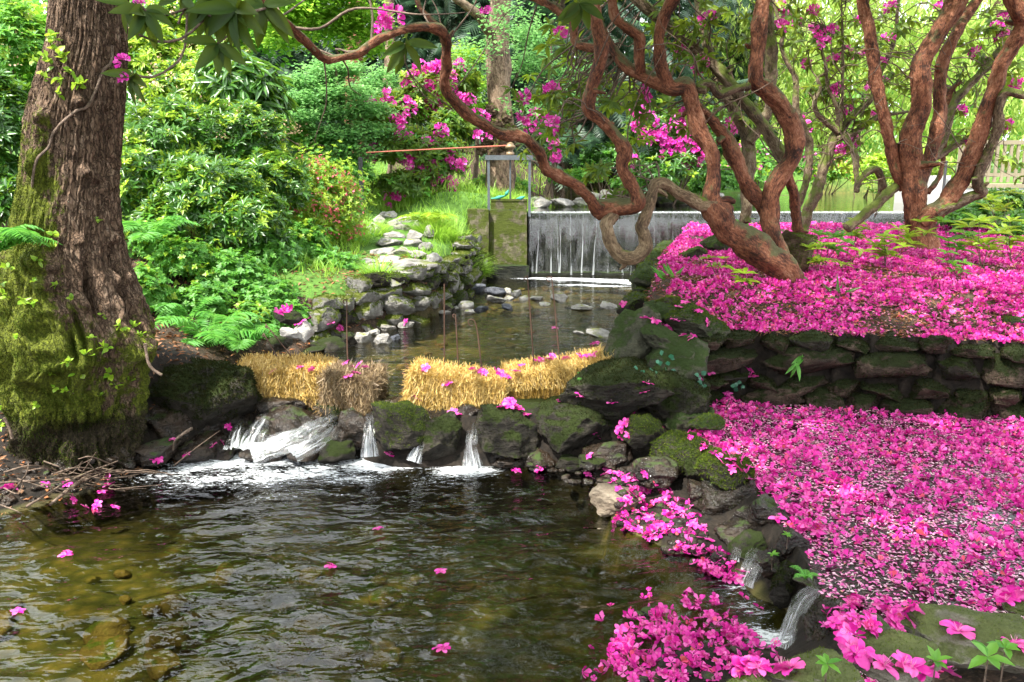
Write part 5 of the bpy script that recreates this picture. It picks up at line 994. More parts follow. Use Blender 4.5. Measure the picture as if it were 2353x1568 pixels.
L3 = [lobe(560, 190, 11.2, 70, 60), lobe(600, 240, 11.4, 60, 50), lobe(510, 160, 11.4, 50, 50)]
shrub("rhododendron_shrub", "rhododendron with long narrow drooping leaves above the pieris bank", "shrub", L3, 110, 11, .30, .20, M_glossy, None, 0, T=LEAF2, lo=1.3, hi=2.3, inner=.2, upw=1.)
L4 = [lobe(710, 425, 11.2, 90, 60), lobe(775, 465, 11.4, 60, 60), lobe(690, 490, 10.8, 80, 50), lobe(770, 525, 11.4, 60, 45), lobe(660, 430, 11.0, 60, 50)]
s = shrub("azalea_shrub", "yellow-green azalea sprinkled with coral red flowers beside the steps", "shrub", L4, 2800, 7, .055, .36, M_lime, M_herb, .4, inner=.3, rmin=.5, jit=.13); dots("blossom", L4, s, 330, .044, M_azalea, 5)
L5 = [lobe(690, 330, 14.5, 60, 40), lobe(760, 330, 15, 60, 40), lobe(640, 300, 14, 40, 40)]
s = shrub("azalea_shrub", "dull green azalea with faded pink flowers left of the red pole", "shrub", L5, 1500, 7, .06, .36, M_herb, M_lime, .2, inner=.3); dots("blossom", L5, s, 150, .05, M_pale, 5)
# left edge
L6 = [lobe(20, 300, 8.2, 70, 110), lobe(-40, 420, 8.0, 80, 110), lobe(30, 480, 7.8, 40, 60)]
shrub("laurel_shrub", "dark glossy shrub at the left edge behind the old trunk", "shrub", L6, 1300, 8, .11, .34, M_glossy, M_lime, .12, inner=.4)
L7 = [lobe(40, 130, 11, 90, 110), lobe(-20, 60, 12, 80, 80), lobe(70, 220, 11, 50, 60)]
s = shrub("pieris_shrub", "loose light green shrub in the top left corner behind the trunk", "shrub", L7, 1300, 8, .11, .32, M_herb, M_lime, .3, inner=.2); dots("flower_spray", L7, s, 60, .04, M_pale, 6)
L8 = [lobe(-10, 720, 6.6, 60, 90), lobe(-30, 860, 6.2, 50, 80)]
shrub("ivy_clump", "bluish ivy clump at the left edge beside the trunk", "ivy", L8, 420, 5, .06, .8, M_ivy, M_herb, .3, T=LEAF1, stems=2)
# lacy herbs under the pieris
def herbs(name, label, lobes, n, L, mat, tips, k=9, group=None, st=8):
    return shrub(name, label, "wild plant", lobes, n, k, L, .55, mat, tips, .3, T=LEAF1, lo=1.0, hi=1.75, stems=st, inner=.5, upw=.7, group=group, rmin=.45, sr=.005, jit=.05)
HG = "lacy green herbs on the left bank"
for i, (u, v, Y, ru, rv, lab) in enumerate(((420, 610, 8.4, 70, 60, "lacy cow parsley clump right beside the trunk's root flare"), (520, 640, 8.6, 80, 60, "broad lacy herb clump above the ferns"), (610, 600, 9.2, 70, 70, "tall lacy herb clump in the middle of the bank"), (690, 570, 10.0, 60, 60, "feathery herb clump below the coral azalea"), (730, 620, 9.9, 60, 40, "low herb clump at the foot of the bank near the wall"), (600, 690, 8.5, 70, 40, "low ragged herbs behind the fern"), (360, 560, 8.8, 50, 60, "shaded herb clump close behind the trunk"), (460, 700, 8.0, 60, 40, "small leafed herbs behind the biggest fern"), (640, 735, 8.3, 60, 34, "ragged herbs by the pale pointed boulder"), (570, 745, 8.0, 60, 40, "herb clump just behind the left straw bale"), (770, 625, 10.0, 60, 36, "small herb clump on the slope above the stone wall"), (650, 650, 9.4, 70, 40, "dense herb clump on the open slope"), (330, 680, 7.6, 40, 60, "herb clump tucked against the right flank of the trunk"))):
    herbs("cow_parsley", lab, [lobe(u, v, Y, ru, rv), lobe(u + ru * .5, v - rv * .3, Y + .2, ru * .6, rv * .6)], 620, .050, M_herb, M_lime if i % 3 == 0 else M_mint, group=HG)
# magenta rhododendrons across the stream
bl1 = [(1000, 165, 16), (975, 190, 16), (955, 165, 16), (950, 205, 16), (1005, 195, 16), (1048, 150, 16), (1050, 180, 16), (1045, 210, 16), (985, 205, 16), (1010, 225, 16), (975, 240, 16), (1015, 255, 16), (1028, 250, 16), (1050, 230, 16), (985, 265, 16), (1070, 240, 16), (995, 160, 16), (965, 180, 16)]
L9 = [lobe(1000, 220, 16.3, 80, 70), lobe(1050, 200, 16.4, 50, 60), lobe(960, 250, 16.4, 50, 50)]
shrub("rhododendron_shrub", "tall magenta rhododendron under the arching branch", "shrub", L9, 330, 8, .15, .32, M_rhodo, M_lime, .2, (0, M_bloom, .26), T=LEAF1, bl=bl1, inner=.4)
bl2 = [(850, 240, 15.6), (890, 228, 15.6), (865, 250, 15.6), (912, 240, 15.6), (935, 245, 15.6), (880, 245, 15.6), (910, 283, 15.4), (925, 277, 15.4), (830, 262, 15.6), (942, 322, 15), (905, 320, 15), (945, 330, 15), (870, 345, 15), (855, 353, 15), (920, 350, 15), (962, 330, 15), (965, 358, 15), (960, 375, 14.9), (990, 390, 14.9), (940, 385, 14.9), (1000, 395, 14.9), (1030, 370, 14.9), (1050, 380, 14.9), (1035, 355, 15), (970, 395, 14.9), (1012, 418, 14.8), (1025, 425, 14.8), (1005, 420, 14.8), (1040, 450, 14.8), (1020, 446, 14.8), (915, 448, 14.8), (900, 452, 14.8), (930, 440, 14.8), (1100, 310, 15.5), (1120, 275, 15.8), (855, 362, 15), (1000, 335, 15), (1020, 300, 15.2)]
L10 = [lobe(900, 270, 15.9, 80, 50), lobe(930, 350, 15.3, 80, 60), lobe(1010, 380, 15.2, 60, 70), lobe(950, 430, 15.0, 90, 40), lobe(1030, 300, 15.8, 50, 50)]
shrub("rhododendron_shrub", "broad magenta rhododendron behind the red pole", "shrub", L10, 950, 8, .14, .32, M_rhodo, M_herb, .2, (0, M_bloom, .22), bl=bl2, inner=.4)
bl3 = [(1215, 275, 17), (1235, 270, 17), (1250, 285, 17), (1240, 310, 17), (1225, 300, 17), (1260, 340, 16.8), (1268, 360, 16.8), (1470, 290, 17), (1490, 275, 17), (1520, 300, 17), (1530, 330, 17), (1500, 320, 17), (1545, 350, 17), (1570, 340, 17), (1560, 310, 17), (1525, 355, 17), (1475, 310, 17), (1455, 370, 17), (1580, 370, 17), (1600, 340, 17), (1545, 285, 17), (1585, 300, 17), (1465, 260, 17), (1620, 330, 17), (1610, 370, 17)]
L11 = [lobe(1500, 310, 17.6, 70, 60), lobe(1570, 340, 17.6, 70, 60), lobe(1540, 390, 17.3, 90, 40), lobe(1620, 300, 18, 60, 60)]
shrub("rhododendron_shrub", "paler pink rhododendron beyond the weir seen through the branches", "shrub", L11, 800, 8, .16, .32, M_glossy, M_lime, .3, (0, M_bloom, .24), bl=bl3[7:], inner=.35)
L12 = [lobe(1240, 300, 18, 40, 40), lobe(1270, 350, 17.8, 30, 30)]
shrub("rhododendron_shrub", "small pink rhododendron right of the grey trunk", "shrub", L12, 160, 8, .15, .32, M_glossy, M_lime, .3, (0, M_bloom, .22), bl=bl3[:7])
L13 = [lobe(1740, 360, 24, 50, 40), lobe(1700, 400, 23, 50, 40), lobe(1820, 380, 26, 60, 50)]
s = shrub("azalea_shrub", "distant azalea with lilac and pink flowers on the far pond bank", "shrub", L13, 700, 7, .16, .4, M_herb, M_lime, .4); dots("blossom", L13, s, 70, .09, M_bloom, 5)
L14 = [lobe(1925, 400, 28, 40, 24), lobe(1880, 410, 28, 30, 20)]
s = shrub("azalea_shrub", "distant orange flowering shrub beside the far path", "shrub", L14, 350, 7, .16, .4, M_lime, M_herb, .4); dots("blossom", L14, s, 40, .09, M_azalea, 5)
# green shrubs behind the sluice and along the far bank
for (u, v, Y, ru, rv, lab, m, tp, L) in ((800, 400, 14.4, 60, 40, "low leafy shrub around the dark post", M_herb, M_mint, .07), (1400, 370, 22, 70, 40, "dark green shrub on the earth bank beyond the weir", M_glossy, M_herb, .12), (1330, 410, 18.6, 60, 22, "low green plants along the far water edge", M_herb, M_lime, .07), (1480, 420, 18.6, 70, 24, "clump of bright herbs beyond the weir lip", M_herb, M_mint, .07), (1650, 420, 19, 60, 40, "fern and shrub clump right of the looped branch", M_herb, M_glossy, .1),
                                         (2010, 400, 24, 40, 40, "reedy green clump by the hooked branch", M_lime, M_grass, .14), (2120, 400, 22, 60, 60, "bright shrub between the stems of the right tree", M_lime, M_willow, .12), (2300, 470, 13.5, 70, 30, "broad leaved evergreen clump below the footbridge", M_glossy, M_lime, .11), (2230, 500, 12.8, 60, 26, "leafy evergreen clump right of the red trunk", M_glossy, M_herb, .1), (2340, 520, 12.0, 40, 30, "glossy shrub at the right edge of the pink carpet", M_glossy, M_herb, .1), (740, 460, 13.4, 40, 30, "light green shrub between azalea and post", M_herb, M_lime, .06), (1150, 430, 17, 70, 30, "tussock of bright grass and weeds behind the sluice frame", M_herb, M_lime, .07)):
    shrub("shrub", lab, "shrub", [lobe(u, v, Y, ru, rv), lobe(u - ru * .5, v + rv * .3, Y - .2, ru * .6, rv * .6)], 480, 7, L, .4, m, tp, .35, stems=4)

# trees of the background
def trunk_tree(label, u, v0, v1, Y, w0, w1, mat, seed, crown=None, name="tree", bend=0., cat="tree"):
    a, b = atY(u, v0, Y), atY(u + bend, v1, Y); t = depth(a) / FP; zb = float(H(a[0], Y)); top = max(b[2], 7.) + 6
    o = thing(name, (a[0], Y, zb), label, cat); g = Geo(); dx = (b[0] - a[0]) / max(.1, b[2] - a[2])
    P = [(a[0] - .0, Y, zb - .2, w0 * t * .62)] + [(a[0] + dx * k * (top - zb) / 8 + .04 * math.sin(k * 2 + seed), Y, zb + (top - zb) * k / 8, (w0 + (w1 - w0) * min(1, k / 3)) * t * .5 * (1 - .08 * max(0, k - 3))) for k in range(1, 9)]
    tube(g, P, 20, .15, .10, gnarl=.15, seed=seed); g.build("trunk", mat, o)
    return o, np.array(P)
def crown_leaves(o, lobes, n, L, mat, flat=.6, T=ROUND, k=5, ratio=.8, name="crown", tips=None):
    P, A = shell(lobes, n, .45, -.9); g = Geo(); O = np.repeat(P, k, 0) + rng.normal(size=(len(P) * k, 3)) * L * np.array([1.8, 1.8, .4]); D = rdir(len(O)) * (1, 1, .35) + (0, 0, -.15); N = rdir(len(O)) * (1 - flat) + (0, 0, 1); l = L * U(.6, 1.2, len(O))
    inst(g, T, O, D, N, l, l * ratio, 0); return g.build(name, [mat], o)
o, P = trunk_tree("grey burred trunk standing behind the sluice frame", 1148, 345, 0, 16.6, 62, 46, M_gbark, 1)
g = Geo()
for i, (u, v, r_) in enumerate(((1128, 255, 18), (1165, 268, 16), (1140, 290, 20), (1170, 300, 20), (1120, 320, 20), (1160, 330, 22), (1185, 325, 16), (1135, 345, 22), (1108, 345, 16))):
    c = atY(u, v, 16.35); t = depth(c) / FP; rock_geo(g, c, np.array([1.5, 1.3, 1.5]) * r_ * t, 0, 300 + i, 4, 3, .2)
g.build("burr", M_burr, o)
g = Geo(); tube(g, stem(2, [(1040, 250, 80), (1000, 190, 70), (940, 100, 64), (800, 0, 50), (640, -120, 40)], 16.5, 15.5), 12, .1, .1); g.build("limb", M_gbark, o)
crown_leaves(o, [lobe(1180, 40, 15.5, 90, 60), lobe(1110, 110, 15.4, 60, 30), lobe(1210, 240, 15.8, 60, 40), lobe(1260, 210, 16, 50, 40), lobe(1080, 150, 15.6, 40, 30), lobe(1150, -260, 16, 280, 180)], 1300, .075, M_mint)
for i, (u, Y, w0, w1, lab) in enumerate(((815, 21, 42, 34, "red-brown conifer trunk behind the light green shrubs"), (895, 23, 26, 20, "slim conifer trunk left of the tall rhododendron"), (930, 26, 20, 16, "thin pale trunk in the dark wood"), (1190, 24, 30, 24, "dark conifer trunk right of the grey one"), (1420, 27, 34, 26, "dark conifer trunk beyond the twisted stems"), (1040, 28, 30, 22, "dark trunk deep in the wood behind the rhododendron"), (620, 24, 36, 28, "conifer trunk hidden among the left hand foliage"), (1345, 33, 24, 20, "thin dark trunk by the sky gap"))):
    trunk_tree(lab, u, 380, 0, Y, w0, w1, M_gbark if i != 0 else M_rbark, 40 + i)
def conifer(label, u, Y, zb, zt, R, n, seed, low=.1):
    c = atY(u, 300, Y); x = c[0]; zg = float(H(x, Y)); o = thing("conifer", (x, Y, zg), label, "tree"); r = np.random.default_rng(seed)
    g = Geo(); tube(g, [(x, Y, zg - .2, R * .07), (x, Y, zt, .04)], 10, .6, .1); g.build("trunk", M_gbark, o)
    f = r.uniform(0, 1, n) ** 1.15; z = zb + (zt - zb) * f; br = np.floor(f * 26); az = r.uniform(0, 6.283, n); az = np.where(r.random(n) < .8, np.round(az / 6.283 * 7 + br * .37) / 7 * 6.283 + r.normal(size=n) * .16 + br * .5, az)
    rad = R * (1 - f) ** .7 * r.uniform(.25, 1.05, n) * (.8 + .35 * perlin(np.stack([np.cos(az) * 1.5, np.sin(az) * 1.5, z * .5 + seed], -1)))
    out = np.stack([np.cos(az), np.sin(az), np.zeros(n)], -1); P = np.stack([x + out[:, 0] * rad, Y + out[:, 1] * rad, z - .28 * rad ** 1.2], -1)
    D = out + np.stack([0 * z, 0 * z, r.uniform(-1.3, -.1, n)], -1) + r.normal(size=(n, 3)) * .3; N = np.array([0, 0, 1.]) + r.normal(size=(n, 3)) * .4
    g = Geo(); l = r.uniform(.35, .75, n) * (R / 3.5); inst(g, FROND, P, D, N, l, l * .8, 0); g.build("crown", M_conif, o); return o
for i, (u, Y, zb, zt, R, n, lab) in enumerate(((690, 24, 2.8, 8.5, 4.2, 3000, "dark conifer behind the left hand shrubs"), (900, 29, 3.2, 20, 4.6, 3800, "tall dark conifer filling the middle of the wood"), (1040, 25, 3.6, 16, 3.4, 2600, "dark drooping conifer left of the grey trunk"), (1280, 24, 3.4, 17, 4.0, 3400, "dark feathery conifer right of the grey trunk"), (1450, 29, 3.4, 18, 4.2, 3200, "dark conifer beyond the twisted stems"), (1640, 36, 3.5, 18, 4.4, 2600, "farther conifer between the stems of the old rhododendron"), (520, 31, 3.0, 9.5, 4.8, 2400, "high conifer behind the pale flowering shrub"), (1150, 34, 4, 22, 5, 3000, "highest conifer at the back of the wood"))):
    conifer(lab, u, Y, zb, zt, R, n, i + 1)
def leafy(label, lobes, n, L, mat, name="beech_tree", trunk=True, flat=.6, k=5, ratio=.8):
    b = np.array(lobes); x, y = b[:, 0].mean(), b[:, 1].mean() + .3; zb = float(H(x, y)); o = thing(name, (x, y, zb), label, "tree")
    g = Geo(); zt = b[:, 2].max(); w = .035 + .006 * zt
    tube(g, [(x, y, zb - .1, w), (x + .1, y, zb * .6 + zt * .4, w * .7), (x, y, zt, .02)], 8, .2)
    for q in lobes: tube(g, [(x, y, zb * .3 + q[2] * .7, w * .22), (*(np.array(q[:3]) * .6 + np.array([x, y, q[2]]) * .4 + (0, 0, -.1)), w * .15), (*q[:3], .006)], 5, .2)
    if trunk: g.build("trunk", M_twig, o)
    crown_leaves(o, lobes, n, L, mat, flat, k=k, ratio=ratio); return o
leafy("pale mint green young maple with layered sprays left of the magenta rhododendron", [lobe(720, 190, 15.2, 60, 24), lobe(770, 160, 15.4, 70, 22), lobe(700, 230, 14.8, 70, 24), lobe(790, 215, 15, 70, 22), lobe(760, 260, 14.8, 80, 22), lobe(690, 270, 14.4, 50, 22), lobe(830, 300, 14.8, 60, 24), lobe(770, 310, 14.5, 70, 24), lobe(840, 250, 15, 60, 20), lobe(800, 350, 14.5, 70, 24)], 2600, .075, M_mint, "maple_tree", flat=.85)
leafy("bright lime beech crown hanging in at the top left centre", [lobe(700, 30, 13.5, 70, 40), lobe(770, 60, 13.8, 60, 50), lobe(660, 80, 13.2, 50, 40), lobe(830, 40, 14, 60, 40), lobe(760, -30, 13.5, 110, 50), lobe(850, 100, 14, 30, 40), lobe(640, 10, 13, 60, 40)], 1900, .085, M_beech, trunk=False, flat=.6)
leafy("light green beech foliage below the arching branch", [lobe(860, 210, 18, 50, 30), lobe(900, 300, 17.2, 40, 30), lobe(880, 190, 18, 40, 40)], 400, .08, M_mint, flat=.8)
leafy("bright understorey tree right of the grey trunk", [lobe(1230, 150, 18.5, 60, 40), lobe(1290, 230, 18.5, 70, 40), lobe(1220, 90, 19, 50, 40), lobe(1330, 180, 19, 50, 50), lobe(1260, 260, 18.4, 50, 30)], 1000, .085, M_mint, flat=.6)
leafy("lime beech sprays above the sluice frame", [lobe(1100, 200, 17.4, 40, 30), lobe(1080, 250, 17.2, 40, 30), lobe(1070, 130, 17.6, 30, 30)], 320, .085, M_beech, flat=.6)
leafy("leafy tree behind the pieris bank in the top left", [lobe(340, -20, 17, 140, 100), lobe(480, 10, 17.5, 130, 100), lobe(600, 60, 17, 90, 90), lobe(250, -150, 18, 260, 120)], 2000, .13, M_herb, flat=.4)
leafy("pale tree in the far top left corner", [lobe(30, 40, 20, 60, 60), lobe(-60, 20, 20, 100, 120), lobe(60, 130, 20, 80, 60)], 700, .15, M_beech, flat=.4)
# willows across the pond: hanging curtains
def willow(label, u0, u1, vtop, vbot, Y, n, seed, thin=1.):
    r = np.random.default_rng(seed); a, b = atY(u0, 300, Y), atY(u1, 300, Y); x = (a[0] + b[0]) / 2; zg = float(H(x, Y)); o = thing("willow_tree", (x, Y, zg), label, "tree")
    zt = atY(u0, vtop, Y)[2]; zl = atY(u0, vbot, Y)[2]; g = Geo(); tube(g, [(x, Y + 1, zg - .2, .45), (x + .2, Y + 1, zg + 3, .36), (x, Y + .6, zt, .1)], 12, .4, .1); g.build("trunk", M_gbark, o)
    g = Geo(); gl = Geo(); cx = r.uniform(a[0], b[0], n // 18); Ps, Ds = [], []
    for i in range(n // 18):
        y0 = Y + r.normal() * 1.6; top = zt - abs(r.normal()) * 3.2 - .25 * abs(cx[i] - x); ln = r.uniform(2., 5.); m = int(18 * thin * (ln / 3))
        t = np.sort(r.uniform(0, 1, m)); z = np.maximum(top - ln * t, zl + r.uniform(0, .8)); sw = r.normal() * .4
        Ps.append(np.stack([cx[i] + sw * t ** 2 + r.normal(size=m) * .07, y0 + .25 * np.sin(t * 3 + i) + r.normal(size=m) * .07, z], -1)); Ds.append(np.stack([r.normal(size=m) * .5 + sw * .3, r.normal(size=m) * .5, -np.ones(m)], -1))
    P, D = np.vstack(Ps), np.vstack(Ds); l = r.uniform(.16, .34, len(P)); inst(g, LEAF1, P, D, r.normal(size=(len(P), 3)), l, l * .3, 0); g.build("crown", M_willow, o)
willow("bright weeping willow curtain behind the slender mossy rhododendron", 1770, 2080, -180, 400, 32, 12500, 1)
willow("bright weeping willow at the right beyond the footbridge", 2080, 2480, -180, 380, 30, 12500, 2)
willow("pale willow behind the red stems of the old rhododendron", 1580, 1800, -120, 380, 36, 8000, 3)
# the wood beyond everything
def wood():
    n = 5200; g = Geo(); az = U(-.95, .95, n); d = U(42, 62, n); x, y = d * np.sin(az), d * np.cos(az); z = 3 + U(0, 1, n) ** .9 * (15 + 3.5 * perlin(np.stack([az * 9, d * 0, d * 0], -1)) * 2) * np.where(az > .12, .45, 1.)
    keep = fbm(np.stack([x * .16, y * .16, z * .2], -1), 3) > -.22; P = np.stack([x, y, z], -1)[keep]; P = np.repeat(P, 5, 0) + rng.normal(size=(len(P) * 5, 3)) * .8; l = U(.5, 1.1, len(P))
    inst(g, LEAF1, P, rdir(len(P)), rdir(len(P)) + (0, -.5, .5), l, l * .7, 0); tag(g.build("far_wood", M_herb), kind='stuff')
wood()
# grass
def grass(name, zone, n, L, w, label=None, near=False, mat=None):
    g = Geo(); P = np.stack([U(zone[0], zone[1], n), U(zone[2], zone[3], n), np.zeros(n)], -1); xl = np.interp(P[:, 1], YL, XL)
    k = zone[4](P[:, 0], P[:, 1], xl) & (fbm(P * 1.4, 3) > zone[5]); P = P[k]; P[:, 2] = Hp(P[:, 0], P[:, 1]) - .01; m = len(P); l = L * U(.5, 1.3, m)
    inst(g, BLADE2, P, rng.normal(size=(m, 3)) * .38 + (0, 0, 1), rng.normal(size=(m, 3)), l, w * U(.7, 1.3, m), 0); tag(g.build(name, mat or M_grass), kind='stuff')
def notsteps(x, y): # the stone steps stay clear of grass
    return np.abs(x - np.interp(y, [9.6, 11.2, 12.25, 14, 15.5], [-1.6, -1.65, -1.8, -2.1, -2.3])) > np.interp(y, [9.5, 15], [.46, .38])
grass("bank_grass", (-7, 0, 9.0, 17, lambda x, y, xl: (x < xl - .1) & notsteps(x, y) & ((y > 10.2) | (x < xl - .5)), -.35), 22000, .16, .010)
grass("bank_grass", (-3.6, .3, 14.5, 18.5, lambda x, y, xl: (x < xl + .05), -.9), 9000, .24, .012)
grass("far_grass", (-8, 9, 15.2, 24, lambda x, y, xl: (x < xl + .02), -.1), 16000, .22, .016)
for (u, v, Y, r_, n, L, lab) in ((1045, 555, 13.2, .36, 1500, .48, "mound of vivid long grass on the bank beside the steps"), (1000, 560, 12.9, .28, 700, .4, "tuft of bright grass right of the steps"), (1085, 590, 13.3, .22, 500, .26, "grass hanging over the end of the stone wall"), (1380, 435, 17, .4, 500, .4, "bright grass tuft beyond the weir"), (1270, 445, 17, .35, 400, .35, "grass tuft right of the sluice frame"), (830, 560, 12.6, .4, 700, .3, "yellow-green grass left of the steps"), (790, 600, 11.8, .4, 700, .28, "grass tuft at the foot of the azalea"), (870, 690, 9.6, .16, 260, .26, "grass tuft growing from the mossy wall top"), (960, 640, 11, .2, 260, .16, "short grass on the wall head")):
    c = atY(u, v, Y); a = U(0, 6.28, n); r2 = r_ * np.sqrt(U(0, 1, n)); P = np.stack([c[0] + r2 * np.cos(a), Y + r2 * np.sin(a), np.zeros(n)], -1); P[:, 2] = np.maximum(Hp(P[:, 0], P[:, 1]), c[2] - L * .9 - r2 * .5) - .02
    D = np.stack([np.cos(a) * r2 / r_ * .8, np.sin(a) * r2 / r_ * .8, np.ones(n)], -1) + rng.normal(size=(n, 3)) * .22; g = Geo(); inst(g, BLADE2, P, D, np.stack([-np.cos(a), -np.sin(a), np.full(n, .6)], -1), L * U(.5, 1.2, n), U(.006, .013, n), 0)
    tag(g.build("grass_tuft", M_grass), lab, "grass tuft", "tufts of long grass")
# ferns
def fern(label, u, v, Y, L, n, seed, mat=None, face=None, up=1.25):
    c = atY(u, v, Y); r = np.random.default_rng(seed); o = thing("fern", c, label, "fern", "ferns")
    for i in range(n):
        az = (i / n * 6.283 + r.normal() * .25) if face is None else face + r.normal() * .6; l = L * r.uniform(.75, 1.15); h = np.array([math.cos(az), math.sin(az), 0]); g = Geo(); m = 26
        t = np.linspace(0, 1, m); e = up * r.uniform(.5, 1.35); P = c + h * (l * (t * .75 + .1 * t * t))[:, None] + np.array([0, 0, 1]) * (l * (e * t - (e + .15) * .72 * t ** 2))[:, None]
        T = nrm(np.gradient(P, axis=0)); X = nrm(np.cross(T, (0, 0, 1))); N = np.cross(X, T)
        tube(g, np.hstack([P, np.linspace(.005, .001, m)[:, None]]), 4, .05, m=0, raw=True)
        q = slice(3, m); w = l * .27 * np.sin(np.pi * np.clip(t[q] * .85 + .13, 0, 1)) ** .9 * np.where(t[q] > .9, .5, 1)
        for s_ in (-1, 1):
            D = X[q] * s_ + T[q] * .35 + N[q] * -.12 + r.normal(size=(m - 3, 3)) * .06; inst(g, LEAF2, P[q], D, N[q] + r.normal(size=(m - 3, 3)) * .35, w, np.minimum(w * .16, l * .03), 0)
        g.build("frond", mat or M_fern, o)
    return o
fern("large fern arching over the left straw bale", 480, 800, 7.3, .62, 15, 1)
fern("fern drooping onto the end of the left straw bale", 560, 800, 7.35, .5, 12, 2)
fern("fern behind the trunk's root flare", 430, 740, 7.7, .5, 11, 3)
fern("upright fern in the shade right of the trunk", 350, 560, 8.2, .55, 9, 4)
fern("pale fern hanging in front of the old trunk at the left edge", -10, 590, 5.2, .42, 8, 5, None, .1)
fern("yellow-green fern on the grassy bank beside the steps", 985, 520, 13.0, .7, 9, 6, M_lime)
fern("fern by the water edge under the blossom bank", 1500, 668, 10.4, .38, 8, 7)
fern("little fern on the face of the right straw bale", 1340, 878, 6.2, .13, 7, 8)
fern("tiny fern between the cascades", 1850, 1330, 3.45, .09, 5, 9)
# hart's tongue and seedlings
def strap(label, u, v, Y, L, n, w, mat, lean=(0, 0, 1), name="hart_tongue_fern"):
    c = atY(u, v, Y); o = thing(name, c, label, "plant")
    for i in range(n):
        g = Geo(); d = nrm((rdir(1) * .7 + np.array([lean]))); inst(g, LEAF4, c[None], d, np.array([[d[0][0] * -.4, -.5, .6]]), L * U(.7, 1.1), w * U(.8, 1.1)); g.build("leaf", mat, o)
strap("bright hart's tongue fern at the waterline by the weir pool", 1540, 668, 8.7, .34, 12, .05, M_fern)
strap("glossy strap leaved tuft in the pink carpet", 1920, 690, 7.7, .24, 10, .025, M_glossy, (0, -.3, .35), "strap_leaf_plant")
strap("hart's tongue leaves on the wall of the petal pond", 1845, 820, 6.65, .17, 6, .035, M_fern, (-.2, -.5, .0))
strap("lower hart's tongue leaves on the pond wall", 1830, 835, 6.55, .15, 4, .034, M_fern, (-.6, -.6, -.4))
def seedling(label, u, v, Y, h, n, L, mat, sd, ratio=.32):
    h *= 1.25; L *= 1.2; c = atY(u, v, Y); c[2] = min(c[2], float(Hp(c[0:1], c[1:2])[0]) if v > 520 else c[2]); o = thing("seedling", c, label, "seedling", "young plants in the pink carpet"); r = np.random.default_rng(sd)
    for k in range(n):
        tip = c + np.array([r.normal() * h * .35, r.normal() * h * .3, h * r.uniform(.6, 1.1)]); g = Geo(); tube(g, [(*c, .005), (*(c * .5 + tip * .5 + r.normal(size=3) * .02), .004), (*tip, .003)], 5, .05, m=1)
        O, D, N = whorl(np.vstack([tip, c * .45 + tip * .55]), np.array([[0, -.1, 1.], [.1, -.1, 1.]]), 7, .9, 1.6); l = L * r.uniform(.7, 1.15, len(O)); inst(g, LEAF2, O, D, N, l, l * ratio, 0); g.build("leafy_shoot", [mat, M_twig], o)
for i, (u, v, Y, h, n, L, lab) in enumerate(((1700, 545, 9.6, .35, 3, .14, "bright seedling behind the leaning trunk of the looped rhododendron"), (1718, 650, 7.9, .2, 2, .12, "green seedling in front of the leaning trunk base"), (1880, 640, 8.6, .3, 4, .13, "seedling clump right of the mossy stump burr"), (1900, 580, 9.4, .3, 4, .14, "bright seedlings in the middle of the carpet"), (2035, 600, 9.0, .3, 5, .13, "leafy seedling clump left of the right hand trunk"), (2060, 570, 9.8, .35, 4, .14, "tall seedlings close to the right hand trunk"), (2190, 570, 9.2, .35, 3, .15, "yellow-green seedling right of the red trunk"), (2260, 590, 8.8, .4, 4, .17, "big leaved seedling with drooping leaves at the right"), (2330, 560, 9.2, .4, 4, .16, "seedling at the far right of the carpet"), (2210, 640, 8.2, .22, 3, .10, "small dark sprig in the carpet at the right"), (1650, 620, 8.6, .26, 2, .09, "thin drooping sprig left of the leaning trunk"), (1960, 545, 10.6, .3, 4, .13, "pale seedlings behind the carpet's middle"), (2010, 500, 11.4, .5, 4, .12, "tall leafy stem left of the right hand trunk"), (2290, 520, 10.8, .4, 4, .16, "leafy shoots in front of the evergreen clump"))):
    seedling(lab, u, v, Y, h, n, L, M_lime if i % 3 else M_herb, 50 + i)
for (u, v, Y, L, lab) in ((1900, 1525, 1.45, .032, "tiny upright sprig between the coping stones"), (2150, 1520, 1.5, .035, "pale sprig among the big fallen blossoms"), (2270, 1510, 1.4, .05, "leafy seedling in the bottom right corner"), (2310, 1490, 1.5, .04, "second leafy sprig by the largest coping stone"), (1775, 1275, 3.6, .035, "tiny green sprig on the rock between the cascades"), (1810, 1230, 3.9, .035, "small sprig beside the petal pond outlet")):
    c = atY(u, v, Y); o = thing("sprig", c, lab, "sprig", "tiny green sprigs"); g = Geo(); tube(g, [(*(c - (0, 0, .08)), .002), (*c, .0015)], 5, .02, m=1); O, D, N = whorl(c[None], np.array([[0, -.2, 1.]]), 6, .8, 1.6); inst(g, LEAF2, O, D, N, L * U(.7, 1.1, 6), L * .4); g.build("leafy_shoot", [M_herb, M_twig], o)
